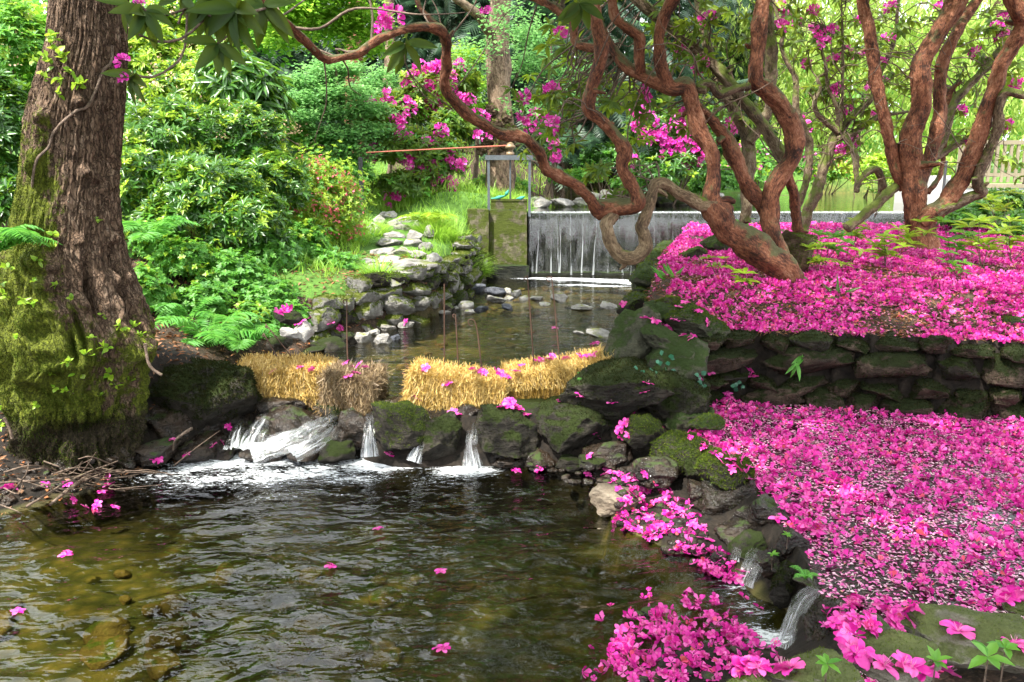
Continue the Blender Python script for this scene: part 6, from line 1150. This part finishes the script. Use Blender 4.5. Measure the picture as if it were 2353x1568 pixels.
# ------------------------------------------------------------------ straw bales and iron rods
def bale(label, c, size, rz, tilt, n, mat, seed, sag=.0, L=.09):
    r = np.random.default_rng(seed); lx, ly, lz = size; o = thing("straw_bale", c, label, "straw bale", "straw bales along the dam")
    Ry = np.array([[math.cos(tilt), 0, math.sin(tilt)], [0, 1, 0], [-math.sin(tilt), 0, math.cos(tilt)]]); Rz = np.array([[math.cos(rz), -math.sin(rz), 0], [math.sin(rz), math.cos(rz), 0], [0, 0, 1]]); R = Rz @ Ry
    def warp(P):
        q = P.copy(); q[:, 2] -= sag * (P[:, 0] / lx * 2) ** 2 * .5; q = q + .02 * np.stack([perlin(P * 5 + seed), perlin(P * 5 + seed + 9), perlin(P * 4 + seed + 20)], -1); return q @ R.T + np.asarray(c)
    V, F = ico(5); p = np.sign(V) * np.abs(V) ** .28; p = p / np.abs(p).max(0) * np.array([lx, ly, lz]) / 2 * .96
    g = Geo(); g.add(warp(p), F); g.build("straw_core", M_strawcore, o)
    ar = np.array([ly * lz, ly * lz, lx * lz, lx * lz, lx * ly, lx * ly * .4]); f = r.choice(6, n, p=ar / ar.sum()); s_, t_ = r.uniform(-.5, .5, n), r.uniform(-.5, .5, n); P = np.zeros((n, 3)); Nn = np.zeros((n, 3)); along = np.zeros((n, 3))
    for k in range(6):
        q = f == k; ax = k // 2; sg = 1 if k % 2 == 0 else -1; b, c2 = [(1, 2), (0, 2), (0, 1)][ax]; P[q, ax] = sg * .5; P[q, b] = s_[q]; P[q, c2] = t_[q]; Nn[q, ax] = sg
        along[q, c2 if ax < 2 else 1] = r.choice([-1, 1], q.sum()) if ax == 2 else -1 * (r.random(q.sum()) < .8) + .2
    P = P * np.array([lx, ly, lz]); 
    # round the long edges
    e = np.abs(P / np.array([lx, ly, lz])); P = P * (1 - .05 * (e[:, [1]] > .44) * (e[:, [2]] > .44))
    D = along * 1. + r.normal(size=(n, 3)) * np.array([.38, .38, .3]) + Nn * r.uniform(-.1, .42, n)[:, None]; l = L * r.uniform(.35, 1.3, n)
    W0 = warp(P - nrm(D) * (l * .45)[:, None] + Nn * r.uniform(-.012, .006, n)[:, None]); W1 = warp(P + nrm(D) * (l * .55)[:, None] + Nn * r.uniform(-.01, .012, n)[:, None])
    low = (P[:, 2] / lz < -.22 + .16 * perlin(P * 9 + seed)); g = Geo(); ln_ = np.linalg.norm(W1 - W0, axis=1); rn = r.normal(size=(n, 3)); wd_ = r.uniform(.0017, .0042, n)
    for q, mi in ((~low, 0), (low, 1)): inst(g, STRAW, W0[q], (W1 - W0)[q], rn[q], ln_[q], wd_[q], mi)
    g.build("straw", [mat, M_straw3], o, False)
    if n > 9000:
        for x in (-.22, .22):
            g = Geo(); q = np.array([(x * lx, -ly * .5, -lz * .5), (x * lx, -ly * .508, -lz * .1), (x * lx, -ly * .508, lz * .3), (x * lx, -ly * .46, lz * .5), (x * lx, 0, lz * .508), (x * lx, ly * .5, lz * .48)]); w = warp(q); tube(g, np.hstack([w, np.full((6, 1), .0022)]), 5, .05); g.build("twine", M_wood, o)
    return o, warp
bc = lambda u, v, Y: tuple(atY(u, v, Y))
bale("golden straw bale at the left end with two rods stuck in its top", bc(662, 878, 6.7), (.76, .5, .32), .12, .04, 14000, M_straw, 1, L=.12)
bale("weathered grey-brown bale end beside the gap", bc(814, 896, 6.5), (.42, .36, .32), -.15, .08, 8000, M_straw2, 2, L=.14)
bale("golden straw bale in the middle, hanging over the wet boulders", bc(1052, 904, 6.45), (.78, .38, .37), -.06, .14, 15000, M_straw, 3, .03, L=.12)
bale("golden straw bale at the right end, rising to the leaning slab", bc(1285, 880, 6.7), (.90, .38, .36), .20, -.12, 15000, M_straw, 4, L=.12)
for (P, hook, lab) in (([(1021, 653, 6.75), (1021, 845, 6.65)], 0, "straight thin iron rod at the left end of the middle bale"), ([(1047, 726, 6.7), (1050, 780, 6.65), (1054, 850, 6.6)], .012, "short rusty rod with a forked tip in the middle bale"), ([(1092, 742, 6.7), (1098, 770, 6.68), (1109, 855, 6.55)], .03, "rusty rod with a curled shepherd's crook top"), ([(1212, 640, 6.9), (1219, 730, 6.8), (1227, 832, 6.7)], .014, "tallest rusty rod, between the two right hand bales"), ([(1268, 642, 6.95), (1277, 730, 6.85), (1287, 830, 6.75)], .022, "tall rusty rod with an open hook in the right hand bale"), ([(797, 693, 6.9), (797, 760, 6.8), (799, 838, 6.7)], .016, "thin rusty rod behind the weathered bale end"), ([(609, 772, 7.0), (660, 850, 6.75)], .012, "slanting rod with a small ring in the left bale"), ([(616, 752, 7.05), (707, 855, 6.75)], .012, "longer slanting rod in the left bale")):
    g = Geo(); q = [np.array(bc(u, v, Y)) for u, v, Y in P]; q[-1] = q[-1] - (0, 0, .05); L_ = []
    if hook:
        d = nrm((q[0] - q[1])[None])[0]; sd_ = np.array([-1, 0, 0]); nloop = 9
        for k in range(nloop): a = math.pi * 1.55 * (1 - k / (nloop - 1)); L_.append((*(q[0] + sd_ * hook * (1 - math.cos(a)) + d * hook * math.sin(a)), .005))
    tube(g, L_ + [(*p, .0062) for p in (q if not hook else q[1:])], 7, .03); tag(g.build("iron_rod", M_rust), lab, "iron rod", "iron rods holding the bales")

# ------------------------------------------------------------------ fallen blossoms
MP = M_petal
def rnd_up(n, k): return nrm(rng.normal(size=(n, 3)) * k + (0, 0, 1))
TOPS = []   # boulder surfaces that catch blossoms
def ground_z(x, y):
    return Hp(x, y)
def carpet(name, P, size, tilt, low=True, lift=.006):
    g = Geo(); n = len(P); T = LOWB if low else BLOOMS; i = rng.integers(0, len(T), n); N = rnd_up(n, tilt); D = rdir(n); s_ = size * U(.45, 1.3, n)
    flip = rng.random(n) < .25; N[flip] *= (1, 1, -1)
    for k in range(len(T)):
        q = i == k; inst(g, T[k], P[q] + (0, 0, lift) + N[q] * (1, 1, 0) * .005 + np.where(flip[q], s_[q] * .25, 0)[:, None] * np.array([0, 0, 1]), D[q], N[q], s_[q], s_[q])
    tag(g.build(name, MP), kind='stuff')
n = 52000; x, y = U(1.0, 9, n), U(6.0, 14.1, n); s_ = y - yw(x); dr = x - np.interp(y, YR, XR); dens = fbm(np.stack([x * 1.6, y * 1.6, 0 * x], -1), 3)
bare = .30 * np.exp(-((x - 2.9) / .9) ** 2 - ((s_ - .45) / .25) ** 2); k = (s_ > -.06) & (dr > .3) & (dens - bare * 1.8 + .62 - .10 * np.clip(y - 11, 0, 3) > U(0, 1, n) * .8)
x, y = x[k], y[k]; P = np.stack([x, y, ground_z(x, y) + U(0, .02, len(x))], -1); nearc = y < 9.0
carpet("fallen_blossoms", P[nearc], .058, .55, False); carpet("fallen_blossoms", P[~nearc], .064, .5, True)
# the pond: a floating sheet of blossoms, thinner near the outlet
n = 15500; x, y = U(1.15, 7, n), U(2.2, 6.95, n); div = np.interp(y, YD, XD); s_ = yw(x) - y; q = fbm(np.stack([x * 2.2, y * 2.2, 0 * x], -1), 3); edge = np.hypot((x - 1.5) / .75, (y - 3.6) / .75)
k = (x > div + .02) & (s_ > .1 + .1 * q) & (y > yedge(x) + .35) & (q + .75 > U(0, 1, n) * .9) & (U(0, 1, n) < .30 + .70 * sm(.4, 1.4, edge)); x, y = x[k], y[k]
P = np.stack([x, y, np.full(len(x), Z_PINK) + .004], -1); q = rng.random(len(x)) < .75; carpet("floating_blossoms", P[q], .054, .14, True, .002); carpet("floating_blossoms", P[~q], .058, .32, False, .004)
# loose petals flat on the pond, paled to paint its sheen, and pale needles
n = 36000; x, y = U(1.25, 6, n), U(2.3, 6.8, n); k = (x > np.interp(y, YD, XD) + .03) & (y < yw(x) - .08) & (y > yedge(x) + .3); x, y = x[k], y[k]; m = len(x); g = Geo()
inst(g, LEAF1, np.stack([x, y, np.full(m, Z_PINK + .004)], -1), rdir(m) * (1, 1, .05), rnd_up(m, .12), U(.014, .03, m), U(.010, .02, m)); tag(g.build("loose_petals", petalmat("faded_sheen_petal", [(0, (.55, .04, .28)), (.35, (.70, .16, .42)), (.7, (.76, .34, .52)), (.92, (.78, .55, .62)), (1, (.5, .15, .08))])), kind='stuff')
n = 9000; x, y = U(1.2, 6, n), U(2.3, 6.8, n); k = (x > np.interp(y, YD, XD) + .03) & (y < yw(x) - .1) & (y > yedge(x) + .3); x, y = x[k], y[k]; m = len(x); g = Geo()
inst(g, STRAW, np.stack([x, y, np.full(m, Z_PINK + .004)], -1), rdir(m) * (1, 1, .04), rnd_up(m, .2), U(.02, .06, m), U(.0015, .003, m)); tag(g.build("pale_needles", strawmat("pale_stamen", [(.62, .4, .42), (.75, .6, .6), (.5, .3, .2)])), kind='stuff')
# wilted brown and torn petals among the fresh ones on the bank
n = 16000; x, y = U(1.0, 7, n), U(6.3, 11.5, n); k = (y - yw(x) > -.05) & (x - np.interp(y, YR, XR) > .2); x, y = x[k], y[k]; m = len(x); g = Geo()
inst(g, LEAF1, np.stack([x, y, ground_z(x, y) + U(.006, .03, m)], -1), rdir(m) * (1, 1, .3), rnd_up(m, .5), U(.02, .045, m), U(.014, .03, m)); tag(g.build("wilted_petals", petalmat("wilted_petal", [(0, (.30, .03, .08)), (.3, (.55, .10, .25)), (.6, (.66, .30, .40)), (.8, (.40, .16, .08)), (1, (.22, .08, .04))])), kind='stuff')
# litter between the blossoms on the bank, and under the shrubs
n = 26000; x, y = U(1.0, 7, n), U(6.3, 11, n); k = (y - yw(x) > -.05) & (x - np.interp(y, YR, XR) > .1); x, y = x[k], y[k]; m = len(x); g = Geo()
inst(g, LEAF1, np.stack([x, y, ground_z(x, y) + .006], -1), rdir(m) * (1, 1, .2), rnd_up(m, .4), U(.03, .085, m), U(.006, .022, m)); tag(g.build("leaf_litter", M_litter), kind='stuff')
n = 9000; x, y = U(-5, -.8, n), U(6.2, 11, n); k = (x < np.interp(y, YL, XL)); x, y = x[k], y[k]; m = len(x); g = Geo()
inst(g, LEAF1, np.stack([x, y, ground_z(x, y) + .006], -1), rdir(m) * (1, 1, .2), rnd_up(m, .4), U(.03, .08, m), U(.01, .03, m)); tag(g.build("bank_litter", M_litter), kind='stuff')

n = 130; x, y = U(.4, 3.0, n), U(1.05, 2.3, n); k = y < yedge(x) + .12; x, y = x[k], y[k]; carpet("fallen_blossoms", np.stack([x, y, ground_z(x, y) + .01], -1), .055, .5, False)
# single blossoms: the largest ones, each an object of its own
PB = []
for i in range(6):
    g = Geo(); r = np.random.default_rng(60 + i); cup = (.35, .6, .9, .5, 1.2, .25)[i]
    for c0_, D_, N_, s2 in (((0, 0, 0), (1, 0, 0), (0, 0, 1), 1.),) + ((((.34, .16, .03), (.3, 1, .1), (.5, .2, .8), .8),) if i % 3 == 1 else ()):
        for j in range(5):      # five ruffled petals joined in a funnel, with a few stamens
            a = 2 * math.pi * j / 5 + r.uniform(-.12, .12); L_ = .56 * r.uniform(.88, 1.1); wd_ = .36 * r.uniform(.85, 1.15); cu = cup * r.uniform(.6, 1.35); tw = r.uniform(-.35, .35); ph = r.uniform(0, 6.3); V = []
            for p in np.linspace(0, 1, 7):
                wq = wd_ * (.22 + .78 * math.sin(math.pi * min(1, p * .78 + .05)) ** .9) * (1 if p < .95 else .62)
                for q in np.linspace(-1, 1, 5):
                    x = L_ * p * (1 - .06 * q * q * (p > .8)); y = wq * q * .5; z = L_ * cu * (.75 * p - .50 * p ** 2.4) + .05 * q * q * (1 - p) + .035 * p * math.sin(q * 4.2 + ph + p * 3) + tw * .12 * q * p - .02 * abs(q < .1) * (1 - abs(q))
                    V.append((x * math.cos(a) - y * math.sin(a), x * math.sin(a) + y * math.cos(a), z))
            F = [(m_ * 5 + k_, m_ * 5 + k_ + 1, m_ * 5 + k_ + 6, m_ * 5 + k_ + 5) for m_ in range(6) for k_ in range(4)]
            V = np.array(V) * s2; D3 = nrm(np.array([D_], float))[0]; N3 = np.array(N_, float); N3 = N3 - D3 * (N3 @ D3); N3 /= np.linalg.norm(N3); X3 = np.cross(D3, N3)
            g.add(np.array(c0_) + V[:, :1] * D3 - V[:, 1:2] * X3 + V[:, 2:] * N3, np.array(F), 0)
        n_ = 7; D5 = nrm(r.normal(size=(n_, 3)) * .3 + np.array(N_)); inst(g, STRAW, np.tile(np.array(c0_, float), (n_, 1)), D5, r.normal(size=(n_, 3)), .34 * s2, .012, 1)
    PB.append(g)
PBM = [None] * 6
def blossom(p, s_, label, group=None, tilt=.4):
    i = int(rng.integers(6))
    if PBM[i] is None:
        o = PB[i].build("blossom", [MP, M_stamen]); PBM[i] = o
    else:
        o = PBM[i].copy(); S.collection.objects.link(o)
    o.name = "blossom"; o.location = tuple(float(q) for q in p); o.scale = (s_,) * 3; o.rotation_euler = (rng.normal() * tilt, rng.normal() * tilt, U(0, 6.28)); tag(o, label, "blossom", group); 
    if group is None and 'group' in o: del o['group']
    return o
dg = bpy.context.evaluated_depsgraph_get
def cast(u, v):
    """the first real surface on the line of sight"""
    d = Vector(ray(u, v)).normalized(); o = Vector(CAM)
    for _ in range(6):
        h, loc, nn, idx, ob, mt = S.ray_cast(DG_, o, d)
        if not h: return None
        if ob.name.split('.')[0] in ('foliage', 'moss', 'crown', 'leaf_whorl', 'frond', 'leafy_shoot'): o = loc + d * .01; continue
        return np.array(loc)
    return None
bpy.context.view_layer.update(); DG_ = bpy.context.evaluated_depsgraph_get()
# on the open water
for (u, v, lab) in ((869, 1217, "lone pink blossom floating in the middle of the near pool"), (758, 1306, "lone pink blossom floating left of centre on the near pool"), (1013, 1315, "small lone pink blossom floating right of centre on the near pool"), (1020, 1492, "lone pink blossom floating nearest the camera"), (150, 1277, "lone pink blossom with a yellow petal floating near the left bank"), (40, 1405, "lone pink blossom among the white reflections at the left edge"), (1370, 790, "pale petal floating in the stream behind the right bale"), (1275, 755, "pale petal floating in mid stream behind the rods")):
    z = Z_MID if v < 900 else 0; p = onz(u, v, z + .008); blossom(p, .072 if v > 900 else .09, lab, tilt=.12)
def scatter(label, group, L, s0, tilt=.45, jit=0):
    for (u, v) in L:
        p = cast(u + U(-jit, jit), v + U(-jit, jit))
        if p is None or p[1] > 20: continue
        t = depth(p) / FP; blossom(p + (0, 0, .012), s0 * U(.85, 1.2), label, group, tilt)
def region(poly, n):
    poly = np.array(poly, float); out = []; lo, hi = poly.min(0), poly.max(0)
    while len(out) < n:
        p = U(0, 1, 2) * (hi - lo) + lo; ins = False; j = len(poly) - 1
        for i in range(len(poly)):
            if (poly[i, 1] > p[1]) != (poly[j, 1] > p[1]) and p[0] < (poly[j, 0] - poly[i, 0]) * (p[1] - poly[i, 1]) / (poly[j, 1] - poly[i, 1]) + poly[i, 0]: ins = not ins
            j = i
        if ins: out.append(tuple(p))
    return out
scatter("pink blossom in the drift lying along the water edge below the mossy rocks", "blossoms drifted beside the near pool", region([(1420, 1130), (1480, 1090), (1590, 1160), (1640, 1250), (1720, 1330), (1690, 1345), (1560, 1280), (1480, 1240), (1410, 1225)], 62) + region([(1300, 1075), (1420, 1085), (1470, 1110), (1400, 1115), (1310, 1090)], 14), .064)
scatter("pink blossom in the heap on the shoal at the bottom of the picture", "blossoms heaped on the near shoal", region([(1500, 1385), (1640, 1375), (1690, 1420), (1740, 1480), (1760, 1568), (1400, 1580), (1385, 1530), (1430, 1430)], 72), .060)
scatter("magenta blossom among the drift by the lower cascade", "blossoms beside the lower cascade", region([(1890, 1400), (1990, 1370), (2100, 1400), (2080, 1440), (1950, 1470), (1880, 1450)], 24), .062)
scatter("blossom on the rough ground at the petal pond outlet", "blossoms at the pond outlet", region([(1620, 1000), (1720, 1060), (1840, 1120), (1900, 1200), (1860, 1260), (1790, 1170), (1690, 1090), (1600, 1040)], 32), .066)
scatter("blossom trapped between the wedge of slate and the humped mossy rock", "blossoms between the slate slabs", [(1505, 742), (1562, 742), (1540, 755), (1568, 775), (1590, 782), (1600, 720), (1560, 710), (1575, 700), (1545, 690), (1625, 745), (1595, 770), (1480, 735), (1550, 735)], .085)
scatter("single blossom caught on the dark mossy boulders", "blossoms on the dark boulders", [(1487, 885), (1335, 912), (1370, 1010), (1430, 985), (1428, 1010), (1440, 975), (1458, 950), (1630, 860), (1605, 870), (1480, 905), (1360, 860 + 140), (1445, 1005), (1625, 1090), (1785, 1195), (1355, 1052), (1240, 1085), (1185, 1088), (1405, 930)], .08)
scatter("blossom lodged at the foot of the pond wall", "blossoms lodged in the pond wall corner", [(1725, 865), (1720, 855), (1733, 870), (1672, 910), (1680, 918), (1668, 925), (1678, 930)], .09)
scatter("blossom resting on the boulders under the bales", "blossoms on the dam boulders", [(965, 925), (955, 918), (1040, 950), (1052, 955), (1170, 935), (1185, 938), (1195, 945), (1210, 958), (1150, 940), (1163, 928), (1290, 925), (1335, 915), (510, 1020), (525, 985), (490, 1028), (398, 1015), (895, 1052)], .08)
scatter("blossom lying on the straw of the middle and right bales", "blossoms on the golden bales", [(978, 848), (1085, 852), (1100, 855), (1108, 858), (1150, 862), (1140, 858), (1195, 848), (1200, 842), (1235, 833), (1245, 832), (1260, 828), (1270, 826), (1300, 828), (1330, 824), (1350, 822), (1365, 820), (1185, 858), (1165, 870), (1028, 885)], .08)
scatter("blossom on the left straw bale or the weathered bale end", "blossoms on the left bales", [(625, 858), (690, 850), (715, 852), (805, 845), (825, 842), (838, 848), (815, 862), (800, 870), (795, 838)], .075)
scatter("blossom washed in among the twigs on the left shore", "blossoms among the shore twigs", [(105, 1118), (165, 1152), (195, 1170), (150, 1118), (235, 1135), (250, 1120), (18, 1128), (30, 1125), (355, 1060), (250, 1100), (225, 1165), (265, 1170), (430, 1050)], .07)
scatter("large fresh magenta blossom lying on the coping stones", "big blossoms on the coping stones", [(1950, 1500), (1965, 1515), (1795, 1545), (1815, 1550), (2050, 1528), (2075, 1535), (2095, 1545), (2120, 1555), (2030, 1540), (2140, 1540), (2200, 1462), (2330, 1490), (2345, 1500), (2270, 1385), (2310, 1390), (2335, 1385), (2340, 1545), (2180, 1555)], .068, .5)
scatter("blossom lying on a stone beside the stream behind the bales", "blossoms on the stream stones", [(932, 743), (1432, 702), (760, 748), (690, 745), (705, 735), (660, 715), (640, 725), (780, 760)], .09)

def drift(poly, n, s0):
    P = [cast(u, v) for u, v in region(poly, n)]; P = np.array([p for p in P if p is not None and p[1] < 9]); carpet("fallen_blossoms", P, s0, .5, False, .012)
DR = [(1420, 1130), (1480, 1090), (1590, 1160), (1640, 1250), (1720, 1330), (1690, 1345), (1560, 1280), (1480, 1240), (1410, 1225)]; SH = [(1500, 1385), (1640, 1375), (1690, 1420), (1740, 1480), (1760, 1568), (1400, 1580), (1385, 1530), (1430, 1430)]
drift(DR, 130, .056); drift(SH, 150, .054); drift([(1350, 1420), (1500, 1350), (1700, 1350), (1800, 1440), (1790, 1568), (1330, 1568)], 70, .054); drift([(1590, 980), (1720, 1040), (1850, 1120), (1900, 1200), (1860, 1260), (1790, 1170), (1680, 1080), (1570, 1030)], 80, .056); drift([(1890, 1400), (1990, 1370), (2110, 1400), (2090, 1450), (1950, 1480), (1880, 1460)], 40, .054)
g = Geo(); r = np.random.default_rng(8)
for u, v in region(DR, 90) + region(SH, 14) + region([(1180, 1070), (1480, 1075), (1480, 1120), (1300, 1110)], 40) + region([(0, 1060), (330, 1050), (300, 1100), (0, 1170)], 60):
    p = cast(u, v)
    if p is not None and p[1] < 7: s2 = r.uniform(.03, .10); rock_geo(g, p, (s2, s2 * .8, s2 * .6), r.uniform(0, 6), int(r.integers(9000)), 2, 9, .03)
tag(g.build("shore_pebbles", M_wet), kind='stuff')

# ------------------------------------------------------------------ twigs and driftwood on the left shore
TW = [([(205, 1095), (165, 1120), (115, 1160)], .018, "thick grey driftwood stick leaning over the twig pile"), ([(440, 905 + 80), (405, 1010), (398, 1035)], .010, "pale broken stick standing by the dark bank rock"), ([(0, 1110), (140, 1100), (300, 1075)], .008, "long thin branch lying across the twig pile"), ([(60, 1165), (170, 1100), (270, 1060)], .009, "slanting branch over the shore twigs"), ([(120, 1090), (180, 1075), (260, 1085)], .006, ""), ([(150, 1130), (230, 1090), (330, 1075)], .005, ""), ([(20, 1140), (60, 1090), (65, 1060)], .006, ""), ([(100, 1060), (140, 1075), (150, 1085)], .006, ""), ([(400, 1070), (450, 1030), (505, 990)], .005, "straight twig reaching down to the white water"), ([(200, 1060), (230, 1095), (240, 1110)], .004, ""), ([(160, 1085), (240, 1100), (320, 1090)], .005, ""), ([(230, 1075), (280, 1085), (360, 1088)], .005, ""), ([(90, 1110), (150, 1125), (210, 1118)], .006, ""), ([(40, 1100), (100, 1120), (170, 1140)], .006, ""), ([(0, 1160), (40, 1175), (55, 1185)], .005, "thin twig sinking into the water at the left edge"), ([(260, 1070), (210, 1050), (180, 1055)], .006, ""), ([(300, 1085), (340, 1080), (400, 1092)], .004, ""), ([(10, 1085), (70, 1070), (130, 1080)], .006, ""), ([(180, 1100), (200, 1070), (220, 1040)], .005, ""), ([(60, 1125), (130, 1110), (200, 1105)], .005, "")]
TW += [([(u, v), (u + U(-20, 40), v + U(-14, 14)), (u + U(30, 110), v + U(-30, 18))], U(.003, .005), "") for u, v in zip(U(0, 290, 14), U(1070, 1135, 14))]
for i, (L_, r_, lab) in enumerate(TW):
    P = []
    for k, (u, v) in enumerate(L_):
        p = onz(u, v, .06); z = max(float(H(p[0], p[1])), .0) + .02 + (i % 5) * .008 + (.05 if k == 1 else 0); p = onz(u, v, z); P.append((*p, r_ * (1 - .25 * k)))
    g = Geo(); tube(g, P, 7, .03, .05, gnarl=.25, seed=i); tag(g.build("stick", M_twig), lab or "thin dry twig in the tangle on the left shore", "stick", "sticks on the left shore")
n = 1500; x, y = U(-4.2, -2.3, n), U(4.6, 6.3, n); k = (x < np.interp(y, YL, XL) + .05); x, y = x[k], y[k]; m = len(x); g = Geo(); inst(g, LEAF1, np.stack([x, y, np.maximum(ground_z(x, y), .0) + .01], -1), rdir(m) * (1, 1, .3), rnd_up(m, .5), U(.02, .07, m), U(.006, .03, m)); tag(g.build("shore_litter", M_litter), kind='stuff')
# pebbles under the clear water
g = Geo(); r = np.random.default_rng(4)
for i in range(46):
    x, y = r.uniform(-3.0, -.5), r.uniform(2.6, 4.6)
    if x < np.interp(y, YL, XL) or x > np.interp(y, YR, XR): continue
    s2 = r.uniform(.07, .22) * (1.5 if x < -.8 and y < 4 else 1); rock_geo(g, (x, y, float(H(x, y)) + .02), (s2, s2 * .8, s2 * .55), r.uniform(0, 6), 900 + i, 3, 9, .03)
tag(g.build("pebbles", M_bed), kind='stuff')
g = Geo()
for i in range(160):
    y = r.uniform(7, 14); x = r.uniform(np.interp(y, YL, XL) + .1, np.interp(y, YR, XR) - .1); s2 = r.uniform(.06, .2); rock_geo(g, (x, y, float(H(x, y)) + .03), (s2, s2 * .8, s2 * .5), r.uniform(0, 6), 1300 + i, 2, 9, .03)
tag(g.build("pebbles", M_bed), kind='stuff')
# ivy on the slabs
for (u, v, n, lab) in ((1525, 850, 26, "ivy sprig hanging below the broad green slab"), (1605, 875, 9, "small ivy sprig at the pond corner"), (1690, 880, 8, "pale ivy leaves in the wall corner"), (1470, 850, 7, "tiny ivy seedling under the leaning slab")):
    p = cast(u, v); g = Geo(); O = p + rng.normal(size=(n, 3)) * (.07 if n > 20 else .04) * (1, .3, 1) + (0, -.04, 0); l = U(.03, .05, n); inst(g, ROUND, O, rdir(n) * (1, .4, 1) + (0, -.2, -.4), rng.normal(size=(n, 3)) * .3 + (0, -.8, .5), l, l * 1.0); tag(g.build("ivy_sprig", M_ivy), lab, "ivy", "ivy sprigs on the rocks")

# ------------------------------------------------------------------ footbridge at the right
fb = thing("footbridge", (11.5, 18.5, 1.9), "weathered wooden footbridge with railings at the right edge", "footbridge")
zt = [atY(2270, 328, 18)[2], atY(2353, 318, 18)[2]]; x0 = atY(2160, 400, 18)[0]; x1 = x0 + 4.2; zd = 1.95; 
rail = lambda x: zt[0] + (x - atY(2270, 328, 18)[0]) * .08
g = Geo(); slab(g, x0 + .5, x1, 17.95, 18.05, rail(x0 + 1.2) - .06, rail(x0 + 1.2) + .03); g.build("handrail", M_wood, fb, False)
g = Geo(); slab(g, x0 + .4, x1, 17.97, 18.03, zd + .22, zd + .30); g.build("bottom_rail", M_wood, fb, False)
for i in range(24):
    x = x0 + .6 + i * .15; g = Geo(); slab(g, x - .03, x + .03, 17.965, 18.0, zd + .1, rail(x0 + 1.2) - .06); g.build("baluster", M_wood, fb, False)
for i in range(3):
    x = x0 + .5 + i * 1.5; g = Geo(); slab(g, x - .06, x + .06, 18.05, 18.17, zd - .5, rail(x0 + 1.2) + .08); g.build("rail_post", M_wood, fb, False)
g = Geo(); slab(g, x0 + .2, x1, 17.9, 19.6, zd - .02, zd + .06); g.build("deck", M_wood, fb, False)
g = Geo(); slab(g, x0 + .15, x1, 17.92, 18.06, zd - .26, zd - .025); g.build("beam", M_pale_c, fb, False)
g = Geo(); slab(g, x0 - .25, x0 + .14, 17.8, 19.5, 1.2, zd + .25); g.build("abutment", M_pale_c, fb, False)
for i, x in enumerate((x0 - .1, x0 + .22)):
    g = Geo(); tube(g, [(x, 17.6, 1.4, .03), (x, 17.6, zd + .55, .03)], 8, .3); tag(g.build("metal_post", M_iron), ["dark metal post left of the footbridge abutment", "dark metal post right of the footbridge abutment"][i], "post")
